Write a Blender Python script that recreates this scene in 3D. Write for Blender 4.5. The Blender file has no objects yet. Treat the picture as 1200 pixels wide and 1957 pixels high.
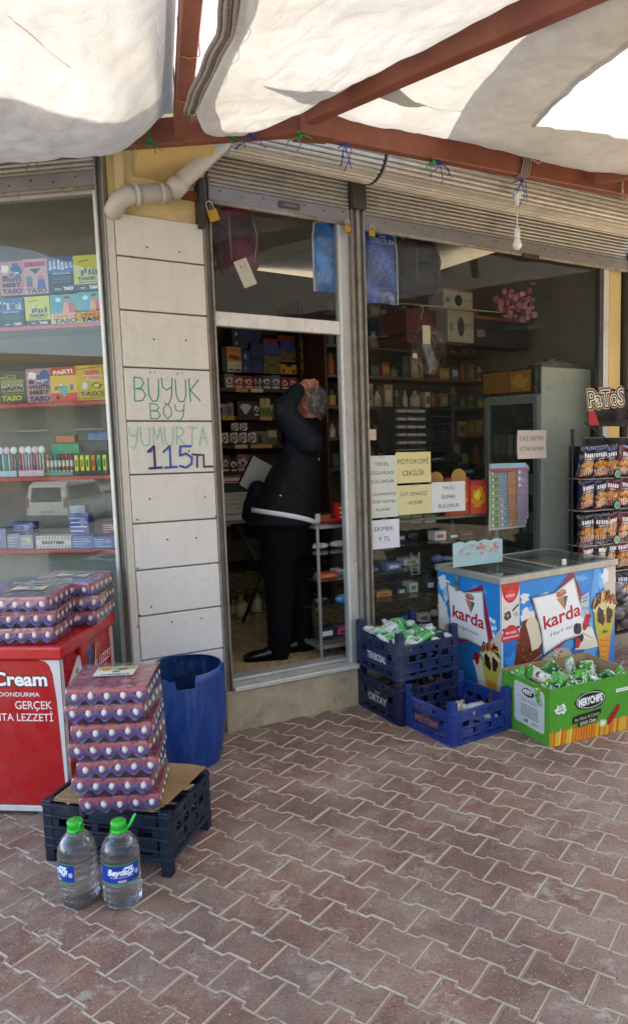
import bpy, math, random
from mathutils import Vector, Matrix, noise
random.seed(7)
R = math.radians
sc = bpy.context.scene
col = sc.collection

# ---------------------------------------------------------------- camera
CF, CP, CR, CH = 1468.9, 0.1141, -0.0340, 1.7371
cp, sp, cr, sr = math.cos(CP), math.sin(CP), math.cos(CR), math.sin(CR)
FW = Vector((0, cp, -sp)); UP0 = Vector((0, sp, cp)); RT0 = Vector((1, 0, 0))
RT = RT0 * cr + UP0 * sr; UPV = UP0 * cr - RT0 * sr
cam = bpy.data.cameras.new('camera'); camo = bpy.data.objects.new('camera', cam); col.objects.link(camo)
M = Matrix((RT, UPV, -FW)).transposed().to_4x4(); M.translation = Vector((0, 0, CH)); camo.matrix_world = M
cam.sensor_fit = 'HORIZONTAL'; cam.sensor_width = 36; cam.lens = 36 * CF / 1200; cam.clip_start = 0.02; cam.clip_end = 500
sc.camera = camo
# ---------------------------------------------------------------- light
SUN_EL, SUN_AZ = 57, 18          # azimuth clockwise from +Y
w = bpy.data.worlds.new('World'); sc.world = w; w.use_nodes = True
nt = w.node_tree; bg = nt.nodes['Background']
sky = nt.nodes.new('ShaderNodeTexSky'); sky.sky_type = 'NISHITA'; sky.sun_disc = False
sky.sun_elevation = R(SUN_EL); sky.sun_rotation = R(SUN_AZ); sky.air_density = 1.0; sky.dust_density = 1.0
nt.links.new(sky.outputs[0], bg.inputs[0]); bg.inputs[1].default_value = 0.15
sl = bpy.data.lights.new('sun', 'SUN'); sl.energy = 4.5; sl.angle = R(0.8); sl.color = (1, .96, .9)
so = bpy.data.objects.new('sun', sl); col.objects.link(so)
sd = Vector((math.sin(R(SUN_AZ)) * math.cos(R(SUN_EL)), math.cos(R(SUN_AZ)) * math.cos(R(SUN_EL)), math.sin(R(SUN_EL))))
so.rotation_euler = sd.to_track_quat('Z', 'Y').to_euler(); so.location = (0, -8, 20)
sc.view_settings.view_transform = 'Standard'; sc.view_settings.look = 'None'
sc.view_settings.exposure = 2.65; sc.view_settings.gamma = 1
try: sc.view_settings.use_white_balance = True; sc.view_settings.white_balance_temperature = 6750; sc.view_settings.white_balance_tint = 10
except Exception: pass
sc.render.engine = 'CYCLES'
try:
    sc.cycles.max_bounces = 10; sc.cycles.diffuse_bounces = 5; sc.cycles.glossy_bounces = 4
    sc.cycles.transmission_bounces = 8; sc.cycles.transparent_max_bounces = 24; sc.cycles.sample_clamp_indirect = 6
    sc.cycles.caustics_refractive = False; sc.cycles.caustics_reflective = False
except Exception: pass

# ---------------------------------------------------------------- frames
def ray(x, y): return RT * ((x - 600) / CF) + UPV * (-(y - 978.5) / CF) + FW
def G(x, y, z=0):
    d = ray(x, y); t = (z - CH) / d.z; return Vector((0, 0, CH)) + d * t
TH = R(26.9)
FO = Vector((-.506, 4.268)); FE = Vector((math.cos(TH), math.sin(TH))); FN = Vector((math.sin(TH), -math.cos(TH)))
TL = R(9)
LO = Vector((-1.035, 4.03)); LE = Vector((-math.cos(TL), math.sin(TL))); LN = Vector((-math.sin(TL), -math.cos(TL)))
def F(s, o, z):                      # right facade: along, outwards, up
    p = FO + FE * s + FN * o; return Vector((p.x, p.y, z * (1 - .018 * s)))
def L(s, o, z):                      # left facade: along to the left, outwards, up
    p = LO + LE * s + LN * o; return Vector((p.x, p.y, z))
def at(x, y, o=0.0):                 # where a line of sight meets the facade plane at offset o -> (s, z)
    d = ray(x, y).xy; a = FO + FN * o; t = a.dot(FN) / d.dot(FN); s = (d * t - FO).dot(FE)
    return s, (CH + ray(x, y).z * t) / (1 - .018 * s)
def atL(x, y, o=0.0):
    d = ray(x, y).xy; a = LO + LN * o; t = a.dot(LN) / d.dot(LN)
    return (d * t - LO).dot(LE), CH + ray(x, y).z * t
def frame(o, ax, ay=Vector((0, 0, 1))):   # local frame from origin and horizontal axis; third axis is outwards
    ax = Vector(ax).normalized(); ay = Vector(ay).normalized(); n = ax.cross(ay)
    return lambda x, y, d=0: Vector(o) + ax * x + ay * y + n * d
def hexc(h):
    h = h.lstrip('#'); h = ''.join(x * 2 for x in h) if len(h) == 3 else h; r = [int(h[i:i + 2], 16) / 255 for i in (0, 2, 4)]
    return tuple(c / 12.92 if c < .04045 else ((c + .055) / 1.055) ** 2.4 for c in r)
def C3(c): return hexc(c) if isinstance(c, str) else tuple(c)

# ---------------------------------------------------------------- materials
def newmat(n):
    m = bpy.data.materials.new(n); m.use_nodes = True; nt = m.node_tree; nt.nodes.clear(); return m, nt
def N(nt, t, **k):
    n = nt.nodes.new(t)
    for a, b in k.items():
        if a.startswith('i_'): n.inputs[a[2:].replace('_', ' ')].default_value = b
        else: setattr(n, a, b)
    return n
def ramp(nt, fac, stops):
    r = N(nt, 'ShaderNodeValToRGB'); e = r.color_ramp.elements
    while len(e) < len(stops): e.new(.5)
    for x, (p, c) in zip(e, stops): x.position = p; x.color = (*C3(c), 1) if not isinstance(c, float) else (c, c, c, 1)
    nt.links.new(fac, r.inputs[0]); return r.outputs[0]
def mixc(nt, fac, a, b, mode='MIX'):
    m = N(nt, 'ShaderNodeMix', data_type='RGBA', blend_type=mode); lk = nt.links.new
    for s, v in ((m.inputs[0], fac), (m.inputs[6], a), (m.inputs[7], b)):
        if hasattr(v, 'links'): lk(v, s)
        elif isinstance(v, (int, float)): s.default_value = v
        else: s.default_value = (*C3(v), 1)
    return m.outputs[2]
_m = {}
def paint(name, rough=.5, metal=0., var=.12, scale=9., bump=.0, bscale=60., dirt=0., dirtcol='#6b5f4c', coat=0., spec=.5, dscale=3.5, streak=0.):
    """colour comes from the face colour of the thing; noise adds wear, dirt and relief"""
    if name in _m: return _m[name]
    m, nt = newmat(name); lk = nt.links.new
    out = N(nt, 'ShaderNodeOutputMaterial'); b = N(nt, 'ShaderNodeBsdfPrincipled'); lk(b.outputs[0], out.inputs[0])
    at_ = N(nt, 'ShaderNodeAttribute', attribute_name='Col'); tc = N(nt, 'ShaderNodeNewGeometry')
    n1 = N(nt, 'ShaderNodeTexNoise', i_Scale=scale, i_Detail=6., i_Roughness=.65); lk(tc.outputs['Position'], n1.inputs['Vector'])
    c = mixc(nt, 1., at_.outputs['Color'], ramp(nt, n1.outputs[0], [(.3, 1 - var), (.7, 1.)]), 'MULTIPLY')
    if dirt:
        n2 = N(nt, 'ShaderNodeTexNoise', i_Scale=dscale, i_Detail=10., i_Roughness=.75); lk(tc.outputs['Position'], n2.inputs['Vector'])
        f = ramp(nt, n2.outputs[0], [(.52, 0.), (.72, dirt)]); c = mixc(nt, f, c, dirtcol)
    if streak:
        mp = N(nt, 'ShaderNodeMapping'); mp.inputs['Scale'].default_value = (22, 22, 1.3); lk(tc.outputs['Position'], mp.inputs[0])
        n7 = N(nt, 'ShaderNodeTexNoise', i_Scale=1., i_Detail=7., i_Roughness=.7); lk(mp.outputs[0], n7.inputs['Vector'])
        c = mixc(nt, ramp(nt, n7.outputs[0], [(.5, 0.), (.72, streak)]), c, dirtcol)
    lk(c, b.inputs['Base Color'])
    n3 = N(nt, 'ShaderNodeTexNoise', i_Scale=scale * 3, i_Detail=4.); lk(tc.outputs['Position'], n3.inputs['Vector'])
    lk(ramp(nt, n3.outputs[0], [(.3, max(rough - .12, .02)), (.7, min(rough + .15, 1.))]), b.inputs['Roughness'])
    b.inputs['Metallic'].default_value = metal; b.inputs['Coat Weight'].default_value = coat; b.inputs['Specular IOR Level'].default_value = spec
    if bump:
        n4 = N(nt, 'ShaderNodeTexNoise', i_Scale=bscale, i_Detail=5.); lk(tc.outputs['Position'], n4.inputs['Vector'])
        bp = N(nt, 'ShaderNodeBump', i_Strength=bump, i_Distance=.01); lk(n4.outputs[0], bp.inputs['Height']); lk(bp.outputs[0], b.inputs['Normal'])
    _m[name] = m; return m
PRINT = paint('flat_print', .45, var=.05, scale=6)
PAPER = paint('paper', .85, var=.07, scale=5, bump=.15, bscale=12)
CARD = paint('cardboard', .85, var=.15, scale=14, bump=.1)
PLAST = paint('crate_plastic', .42, var=.25, scale=10, dirt=.35, dirtcol='#8d867c', bump=.1)
GLOSSY = paint('glossy_paint', .28, var=.12, scale=5, dirt=.2, dirtcol='#8a7a6a', coat=.2)
ALU = paint('aluminium', .38, metal=.3, var=.15, scale=8, dirt=.3, dirtcol='#7d7468', streak=.3)
GALV = paint('galvanised_steel', .42, metal=.3, var=.22, scale=12, dirt=.4, dirtcol='#6e6557', bump=.08)
RUSTY = paint('stained_steel', .6, metal=.25, var=.3, scale=14, dirt=.9, dirtcol='#6a4a30', bump=.2, dscale=6, streak=.6)
CLOTH = paint('dark_cloth', .95, var=.25, scale=18, bump=.3, bscale=60, spec=.12)
SHINYCLOTH = paint('nylon_cloth', .7, var=.25, scale=14, bump=.35, bscale=30, spec=.2)
SKIN = paint('skin', .5, var=.15, scale=25, bump=.1)
HAIR = paint('hair', .6, var=.6, scale=90, bump=.6, bscale=220)
FOIL = paint('foil_bag', .22, var=.15, scale=20, bump=.5, bscale=35, coat=.5)
ROPE = paint('rope', .7, var=.3, scale=80)
STUCCO = paint('stucco', .9, var=.15, scale=5, dirt=.35, dirtcol='#8a7850', bump=.25, bscale=90)
CONC = paint('concrete', .9, var=.35, scale=7, dirt=.7, dirtcol='#5f5546', bump=.35, bscale=50, dscale=5)
ENAMEL = paint('white_panel', .33, var=.05, scale=4, dirt=.14, dirtcol='#978b76', dscale=6, streak=.16)
PVC = paint('pvc_pipe', .4, var=.12, scale=8, dirt=.5, dirtcol='#8f8678')
BARREL = paint('barrel_plastic', .38, var=.25, scale=6, dirt=.3, dirtcol='#5d7090', bump=.06, dscale=9, streak=.45)
PULP = paint('egg_tray_pulp', .45, var=.3, scale=40, bump=.4, bscale=160, coat=.25)
EGG = paint('egg_shell', .5, var=.05)
ROOM = paint('interior_surface', .7, var=.2, scale=4, dirt=.3, dirtcol='#5b5348')
TILE = paint('floor_tile', .25, var=.12, scale=6, dirt=.35, dirtcol='#8a7558', dscale=2.5)
GOODS = paint('packaging', .5, var=.25, scale=25)
BRASS = paint('brass', .35, metal=.8, var=.25, scale=40)
LEAF = paint('leaf', .6, var=.4, scale=3)

def glassmat(name, tint=(.9, .93, .9), ior=1.5, rough=0., boost=1., haze=0.):
    m, nt = newmat(name); lk = nt.links.new
    out = N(nt, 'ShaderNodeOutputMaterial'); t = N(nt, 'ShaderNodeBsdfTransparent'); t.inputs[0].default_value = (*tint, 1)
    g = N(nt, 'ShaderNodeBsdfGlossy'); g.inputs['Roughness'].default_value = rough
    f0 = ((ior - 1) / (ior + 1)) ** 2; lw = N(nt, 'ShaderNodeLayerWeight'); lw.inputs[0].default_value = .5
    pw = N(nt, 'ShaderNodeMath', operation='POWER'); lk(lw.outputs['Facing'], pw.inputs[0]); pw.inputs[1].default_value = 5
    mm = N(nt, 'ShaderNodeMath', operation='MULTIPLY_ADD'); lk(pw.outputs[0], mm.inputs[0]); mm.inputs[1].default_value = (1 - f0) * boost; mm.inputs[2].default_value = f0 * boost; mm.use_clamp = True
    mx = N(nt, 'ShaderNodeMixShader'); lk(mm.outputs[0], mx.inputs[0]); lk(t.outputs[0], mx.inputs[1]); lk(g.outputs[0], mx.inputs[2])
    last = mx
    if haze:
        d = N(nt, 'ShaderNodeBsdfDiffuse'); d.inputs[0].default_value = (.6, .58, .52, 1)
        ge = N(nt, 'ShaderNodeNewGeometry'); nz = N(nt, 'ShaderNodeTexNoise', i_Scale=5., i_Detail=8., i_Roughness=.7); lk(ge.outputs['Position'], nz.inputs[0])
        f = ramp(nt, nz.outputs[0], [(.35, haze * .4), (.75, haze * 1.6)])
        m2 = N(nt, 'ShaderNodeMixShader'); lk(f, m2.inputs[0]); lk(mx.outputs[0], m2.inputs[1]); lk(d.outputs[0], m2.inputs[2]); last = m2
    lk(last.outputs[0], out.inputs[0]); return m
WINGLASS = glassmat('window_glass', (.93, .94, .92), 1.5, boost=.36, haze=.004)
LEFTGLASS = glassmat('display_glass', (.93, .95, .93), 1.5, boost=.62, haze=.004)
CASEGLASS = glassmat('case_glass', (.9, .95, .92), 1.5, haze=.03)
FILM = glassmat('shrink_film', (.97, .96, .98), 1.5, rough=.10, boost=2.0, haze=.03)
def watermat():
    m, nt = newmat('bottle_water'); out = N(nt, 'ShaderNodeOutputMaterial'); lk = nt.links.new
    b = N(nt, 'ShaderNodeBsdfPrincipled'); b.inputs['Base Color'].default_value = (.97, .99, 1, 1)
    b.inputs['Transmission Weight'].default_value = 1; b.inputs['IOR'].default_value = 1.22; b.inputs['Roughness'].default_value = .03
    t = N(nt, 'ShaderNodeBsdfTransparent'); t.inputs[0].default_value = (.97, .98, .99, 1)
    g = N(nt, 'ShaderNodeBsdfGlossy'); g.inputs['Roughness'].default_value = .08
    d = N(nt, 'ShaderNodeBsdfDiffuse'); d.inputs[0].default_value = (.75, .8, .82, 1)
    lw = N(nt, 'ShaderNodeLayerWeight'); lw.inputs[0].default_value = .35
    mx = N(nt, 'ShaderNodeMixShader'); mx.inputs[0].default_value = .25; lk(b.outputs[0], mx.inputs[1]); lk(t.outputs[0], mx.inputs[2])
    ml = N(nt, 'ShaderNodeMath', operation='MULTIPLY'); ml.inputs[1].default_value = .6; lk(lw.outputs['Facing'], ml.inputs[0])
    m2 = N(nt, 'ShaderNodeMixShader'); lk(ml.outputs[0], m2.inputs[0]); lk(mx.outputs[0], m2.inputs[1]); lk(g.outputs[0], m2.inputs[2])
    m3 = N(nt, 'ShaderNodeMixShader'); m3.inputs[0].default_value = .035; lk(m2.outputs[0], m3.inputs[1]); lk(d.outputs[0], m3.inputs[2]); lk(m3.outputs[0], out.inputs[0]); return m
WATER = watermat()
def tarpmat(name, c1, c2, trans, dark):
    m, nt = newmat(name); lk = nt.links.new
    out = N(nt, 'ShaderNodeOutputMaterial'); ge = N(nt, 'ShaderNodeNewGeometry')
    n1 = N(nt, 'ShaderNodeTexNoise', i_Scale=1.6, i_Detail=8., i_Roughness=.6); lk(ge.outputs['Position'], n1.inputs[0])
    n2 = N(nt, 'ShaderNodeTexNoise', i_Scale=14., i_Detail=6., i_Roughness=.7); lk(ge.outputs['Position'], n2.inputs[0])
    c = mixc(nt, ramp(nt, n1.outputs[0], [(.35, 0.), (.65, 1.)]), c1, c2)
    c = mixc(nt, 1., c, ramp(nt, n2.outputs[0], [(.3, .88), (.65, 1.)]), 'MULTIPLY')
    d = N(nt, 'ShaderNodeBsdfDiffuse'); t = N(nt, 'ShaderNodeBsdfTranslucent'); lk(c, d.inputs[0]); lk(c, t.inputs[0])
    n5 = N(nt, 'ShaderNodeTexNoise', i_Scale=.9, i_Detail=7., i_Roughness=.75); lk(ge.outputs['Position'], n5.inputs[0])
    c = mixc(nt, ramp(nt, n5.outputs[0], [(.52, 0.), (.68, .45)]), c, (.42, .36, .27)); lk(c, d.inputs[0]); lk(c, t.inputs[0])
    # fine creases of woven plastic sheet
    wv = N(nt, 'ShaderNodeTexVoronoi', feature='DISTANCE_TO_EDGE', i_Scale=3.2); 
    nn = N(nt, 'ShaderNodeTexNoise', i_Scale=2.5, i_Detail=3.); lk(ge.outputs['Position'], nn.inputs[0])
    va = N(nt, 'ShaderNodeVectorMath', operation='MULTIPLY_ADD'); va.inputs[1].default_value = (.7, .7, .7); lk(nn.outputs[1], va.inputs[0]); lk(ge.outputs['Position'], va.inputs[2]); lk(va.outputs[0], wv.inputs[0])
    h = N(nt, 'ShaderNodeMath', operation='ADD'); lk(ramp(nt, wv.outputs[0], [(0., .25), (.05, .5)]), h.inputs[0]); lk(n2.outputs[0], h.inputs[1])
    bp = N(nt, 'ShaderNodeBump', i_Strength=.38, i_Distance=.012); lk(h.outputs[0], bp.inputs['Height']); lk(bp.outputs[0], d.inputs['Normal']); lk(bp.outputs[0], t.inputs['Normal'])
    mx = N(nt, 'ShaderNodeMixShader'); mx.inputs[0].default_value = trans; lk(d.outputs[0], mx.inputs[1]); lk(t.outputs[0], mx.inputs[2])
    lk(mx.outputs[0], out.inputs[0]); return m
TARP = tarpmat('cream_tarpaulin', (.56, .54, .49), (.66, .645, .605), .125, .1)
TARPB = tarpmat('thin_white_tarpaulin', (.62, .61, .58), (.72, .71, .68), .16, .1)
def steelbeam():
    m, nt = newmat('oxide_red_paint'); lk = nt.links.new; out = N(nt, 'ShaderNodeOutputMaterial'); b = N(nt, 'ShaderNodeBsdfPrincipled'); lk(b.outputs[0], out.inputs[0])
    ge = N(nt, 'ShaderNodeNewGeometry')
    n1 = N(nt, 'ShaderNodeTexNoise', i_Scale=4., i_Detail=8., i_Roughness=.7); n2 = N(nt, 'ShaderNodeTexNoise', i_Scale=45., i_Detail=6., i_Roughness=.8)
    for n in (n1, n2): lk(ge.outputs['Position'], n.inputs[0])
    c = mixc(nt, ramp(nt, n1.outputs[0], [(.35, 0.), (.65, 1.)]), (.17, .05, .028), (.27, .085, .045))
    c = mixc(nt, ramp(nt, n2.outputs[0], [(.64, 0.), (.72, .75)]), c, (.36, .24, .16))
    lk(c, b.inputs['Base Color']); b.inputs['Roughness'].default_value = .5
    bp = N(nt, 'ShaderNodeBump', i_Strength=.25, i_Distance=.005); lk(n2.outputs[0], bp.inputs['Height']); lk(bp.outputs[0], b.inputs['Normal'])
    return m
BEAM = steelbeam()
def pavermat():
    m, nt = newmat('paver_concrete'); lk = nt.links.new; out = N(nt, 'ShaderNodeOutputMaterial'); b = N(nt, 'ShaderNodeBsdfPrincipled'); lk(b.outputs[0], out.inputs[0])
    ge = N(nt, 'ShaderNodeNewGeometry'); oi = N(nt, 'ShaderNodeObjectInfo'); at_ = N(nt, 'ShaderNodeAttribute', attribute_name='Col')
    def nz(s, d=8., r=.65):
        n = N(nt, 'ShaderNodeTexNoise', i_Scale=s, i_Detail=d, i_Roughness=r); lk(ge.outputs['Position'], n.inputs[0]); return n.outputs[0]
    base = ramp(nt, oi.outputs['Random'], [(0., (.20, .086, .058)), (.3, (.285, .130, .082)), (.6, (.235, .103, .068)), (.82, (.32, .175, .122)), (1., (.28, .195, .145))])
    c = mixc(nt, ramp(nt, nz(16.), [(.32, 0.), (.7, .75)]), base, (.36, .235, .175))
    c = mixc(nt, ramp(nt, nz(2.2), [(.45, 0.), (.62, .8)]), c, (.40, .30, .22))          # grey worn areas
    c = mixc(nt, ramp(nt, nz(7., 12., .8), [(.54, 0.), (.62, .8)]), c, (.56, .48, .39))       # dust patches
    c = mixc(nt, ramp(nt, nz(1.3, 4.), [(.38, .65), (.56, 0.)]), c, (.16, .10, .08))
    c = mixc(nt, ramp(nt, nz(150., 3., .6), [(.60, 0.), (.68, .8)]), c, (.62, .50, .40))      # grit specks
    c = mixc(nt, ramp(nt, nz(95., 3., .6), [(.32, .75), (.41, 0.)]), c, (.08, .045, .035))
    c = mixc(nt, ramp(nt, nz(420., 2., .6), [(.3, .72), (.7, 1.)]), (0, 0, 0), c, 'MIX')
    c = mixc(nt, at_.outputs['Fac'], c, mixc(nt, nz(30.), (.36, .28, .20), (.60, .50, .37)))    # sandy arris
    lk(c, b.inputs['Base Color']); b.inputs['Roughness'].default_value = .85; b.inputs['Specular IOR Level'].default_value = .3
    h = N(nt, 'ShaderNodeMath', operation='MULTIPLY_ADD'); lk(nz(150., 6.), h.inputs[0]); h.inputs[1].default_value = .6; lk(nz(25., 6.), h.inputs[2])
    bp = N(nt, 'ShaderNodeBump', i_Strength=.9, i_Distance=.008); lk(h.outputs[0], bp.inputs['Height']); lk(bp.outputs[0], b.inputs['Normal'])
    return m
PAVER = pavermat()
def sandmat(name, a, bcol, sc_=30.):
    m, nt = newmat(name); lk = nt.links.new; out = N(nt, 'ShaderNodeOutputMaterial'); b = N(nt, 'ShaderNodeBsdfPrincipled'); lk(b.outputs[0], out.inputs[0])
    ge = N(nt, 'ShaderNodeNewGeometry'); n1 = N(nt, 'ShaderNodeTexNoise', i_Scale=sc_, i_Detail=9., i_Roughness=.7); lk(ge.outputs['Position'], n1.inputs[0])
    n2 = N(nt, 'ShaderNodeTexNoise', i_Scale=2.4, i_Detail=6.); lk(ge.outputs['Position'], n2.inputs[0])
    c = mixc(nt, ramp(nt, n1.outputs[0], [(.3, 0.), (.7, 1.)]), a, bcol); c = mixc(nt, 1., c, ramp(nt, n2.outputs[0], [(.35, .65), (.6, 1.)]), 'MULTIPLY')
    lk(c, b.inputs['Base Color']); b.inputs['Roughness'].default_value = .95
    bp = N(nt, 'ShaderNodeBump', i_Strength=.5, i_Distance=.005); lk(n1.outputs[0], bp.inputs['Height']); lk(bp.outputs[0], b.inputs['Normal']); return m
SAND = sandmat('joint_sand', (.22, .17, .12), (.50, .41, .29), 60.)
ASPH = sandmat('asphalt', (.20, .19, .175), (.30, .285, .265), 12.)
def bulbmat():
    m, nt = newmat('white_bulb_glass'); out = N(nt, 'ShaderNodeOutputMaterial'); b = N(nt, 'ShaderNodeBsdfPrincipled'); nt.links.new(b.outputs[0], out.inputs[0])
    b.inputs['Base Color'].default_value = (.82, .8, .74, 1); b.inputs['Roughness'].default_value = .15; b.inputs['Subsurface Weight'].default_value = .2; return m
BULB = bulbmat()

# ---------------------------------------------------------------- mesh builder
I3 = lambda p: p
class MB:
    def __init__(s, xf=None): s.v = []; s.f = []; s.c = []; s.xf = xf or (lambda p: Vector(p))
    def add(s, vs, fs, c):
        b = len(s.v); s.v += [tuple(s.xf(p)) for p in vs]; s.f += [tuple(b + i for i in f) for f in fs]
        if isinstance(c, list): s.c += [C3(x) for x in c]
        else: s.c += [C3(c)] * len(fs)
        return s
    def box(s, a, b, c):
        (x0, y0, z0), (x1, y1, z1) = a, b
        return s.add([(x, y, z) for z in (z0, z1) for y in (y0, y1) for x in (x0, x1)],
                     [(0, 2, 3, 1), (4, 5, 7, 6), (0, 1, 5, 4), (2, 6, 7, 3), (0, 4, 6, 2), (1, 3, 7, 5)], c)
    def prism(s, poly, ax, d0, d1, c):         # polygon in two axes, extruded along the third
        n = len(poly); P = lambda a, b, d: {'x': (d, a, b), 'y': (a, d, b), 'z': (a, b, d)}[ax]
        return s.add([P(a, b, d0) for a, b in poly] + [P(a, b, d1) for a, b in poly],
                     [tuple(range(n))[::-1], tuple(range(n, 2 * n))] + [(i, (i + 1) % n, n + (i + 1) % n, n + i) for i in range(n)], c)
    def cyl(s, p0, p1, r0, r1=None, n=12, c='#888888', caps=True): return s.tube([p0, p1], [r0, r0 if r1 is None else r1], n, c, caps)
    def tube(s, pts, r, n=8, c='#888888', caps=True):
        pts = [Vector(p) for p in pts]; m = len(pts); rr = r if isinstance(r, (list, tuple)) else [r] * m
        vs = []; u = None
        for i, p in enumerate(pts):
            t = (pts[min(i + 1, m - 1)] - pts[max(i - 1, 0)]).normalized()
            if u is None: u = t.orthogonal().normalized()
            else:
                u = u - t * u.dot(t); u = u.normalized() if u.length > 1e-6 else t.orthogonal().normalized()
            w_ = t.cross(u)
            for k in range(n):
                a = 2 * math.pi * k / n; vs.append(p + (u * math.cos(a) + w_ * math.sin(a)) * rr[i])
        fs = [(i * n + k, i * n + (k + 1) % n, (i + 1) * n + (k + 1) % n, (i + 1) * n + k) for i in range(m - 1) for k in range(n)]
        if caps: fs += [tuple(range(n))[::-1], tuple(range((m - 1) * n, m * n))]
        return s.add(vs, fs, c)
    def lathe(s, prof, o=(0, 0, 0), n=24, c='#888888', cf=None):
        vs = []; m = len(prof)
        for r, z in prof:
            for k in range(n):
                a = 2 * math.pi * k / n; vs.append((o[0] + r * math.cos(a), o[1] + r * math.sin(a), o[2] + z))
        fs = [(i * n + k, i * n + (k + 1) % n, (i + 1) * n + (k + 1) % n, (i + 1) * n + k) for i in range(m - 1) for k in range(n)]
        cc = [cf(i, k) for i in range(m - 1) for k in range(n)] if cf else c
        if isinstance(cc, list): fs += [tuple(range(n))[::-1], tuple(range((m - 1) * n, m * n))]; cc += [cc[0], cc[-1]]
        else: fs += [tuple(range(n))[::-1], tuple(range((m - 1) * n, m * n))]
        return s.add(vs, fs, cc)
    def ell(s, o, r, c, nu=14, nv=8, rot=None):
        o = Vector(o); vs = []
        for j in range(nv + 1):
            ph = math.pi * j / nv
            for i in range(nu):
                a = 2 * math.pi * i / nu; p = Vector((r[0] * math.sin(ph) * math.cos(a), r[1] * math.sin(ph) * math.sin(a), r[2] * math.cos(ph)))
                vs.append(o + (rot @ p if rot else p))
        return s.add(vs, [(j * nu + i, j * nu + (i + 1) % nu, (j + 1) * nu + (i + 1) % nu, (j + 1) * nu + i)[::-1] for j in range(nv) for i in range(nu)], c)
    def grid(s, fn, nu, nv, c, skip=None):
        vs = [fn(i / nu, j / nv) for j in range(nv + 1) for i in range(nu + 1)]
        fs = []; cc = []
        for j in range(nv):
            for i in range(nu):
                if skip and skip((i + .5) / nu, (j + .5) / nv): continue
                fs.append((j * (nu + 1) + i, j * (nu + 1) + i + 1, (j + 1) * (nu + 1) + i + 1, (j + 1) * (nu + 1) + i))
                cc.append(c((i + .5) / nu, (j + .5) / nv) if callable(c) else c)
        return s.add(vs, fs, cc)
    def build(s, name, mat, parent=None, smooth=False, bevel=0, solid=0, seg=1, kind=None, sub=0):
        me = bpy.data.meshes.new(name); me.from_pydata(s.v, [], s.f); me.materials.append(mat)
        ca = me.attributes.new('Col', 'FLOAT_COLOR', 'CORNER'); buf = []
        for p, c in zip(me.polygons, s.c): buf += [c[0], c[1], c[2], 1.0] * p.loop_total
        ca.data.foreach_set('color', buf)
        if smooth: me.polygons.foreach_set('use_smooth', [True] * len(me.polygons))
        me.validate(); ob = bpy.data.objects.new(name, me); col.objects.link(ob); ob.parent = parent
        if solid: md = ob.modifiers.new('solid', 'SOLIDIFY'); md.thickness = solid; md.offset = 0
        if bevel: md = ob.modifiers.new('bevel', 'BEVEL'); md.width = bevel; md.segments = seg; md.limit_method = 'ANGLE'; md.angle_limit = R(35)
        if sub: md = ob.modifiers.new('sub', 'SUBSURF'); md.levels = sub; md.render_levels = sub
        if kind: ob['kind'] = kind
        return ob
def thing(name, label, cat, group=None, loc=(0, 0, 0), rz=0):
    o = bpy.data.objects.new(name, None); col.objects.link(o); o.location = loc; o.rotation_euler = (0, 0, rz); o.empty_display_size = .1
    return tag(o, label, cat, group)
def tag(o, label=None, cat=None, group=None, kind=None):
    if label: o['label'] = label
    if cat: o['category'] = cat
    if group: o['group'] = group
    if kind: o['kind'] = kind
    return o
KIDS = {}
def children(o): return [c for c in col.objects if c.parent == o]
def base(o, loc):                        # move the origin of a thing built in world coordinates to its base
    loc = Vector(loc); off = Matrix.Translation(-loc); done = set()
    def sh(x):
        if x.type == 'MESH' and x.data.name not in done: x.data.transform(off); done.add(x.data.name)
        for c in children(x): sh(c)
    sh(o); o.location = loc; return o
def copy_tree(o, parent=None):
    c = o.copy(); col.objects.link(c); c.parent = parent
    for ch in children(o): copy_tree(ch, c)
    return c

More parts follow.
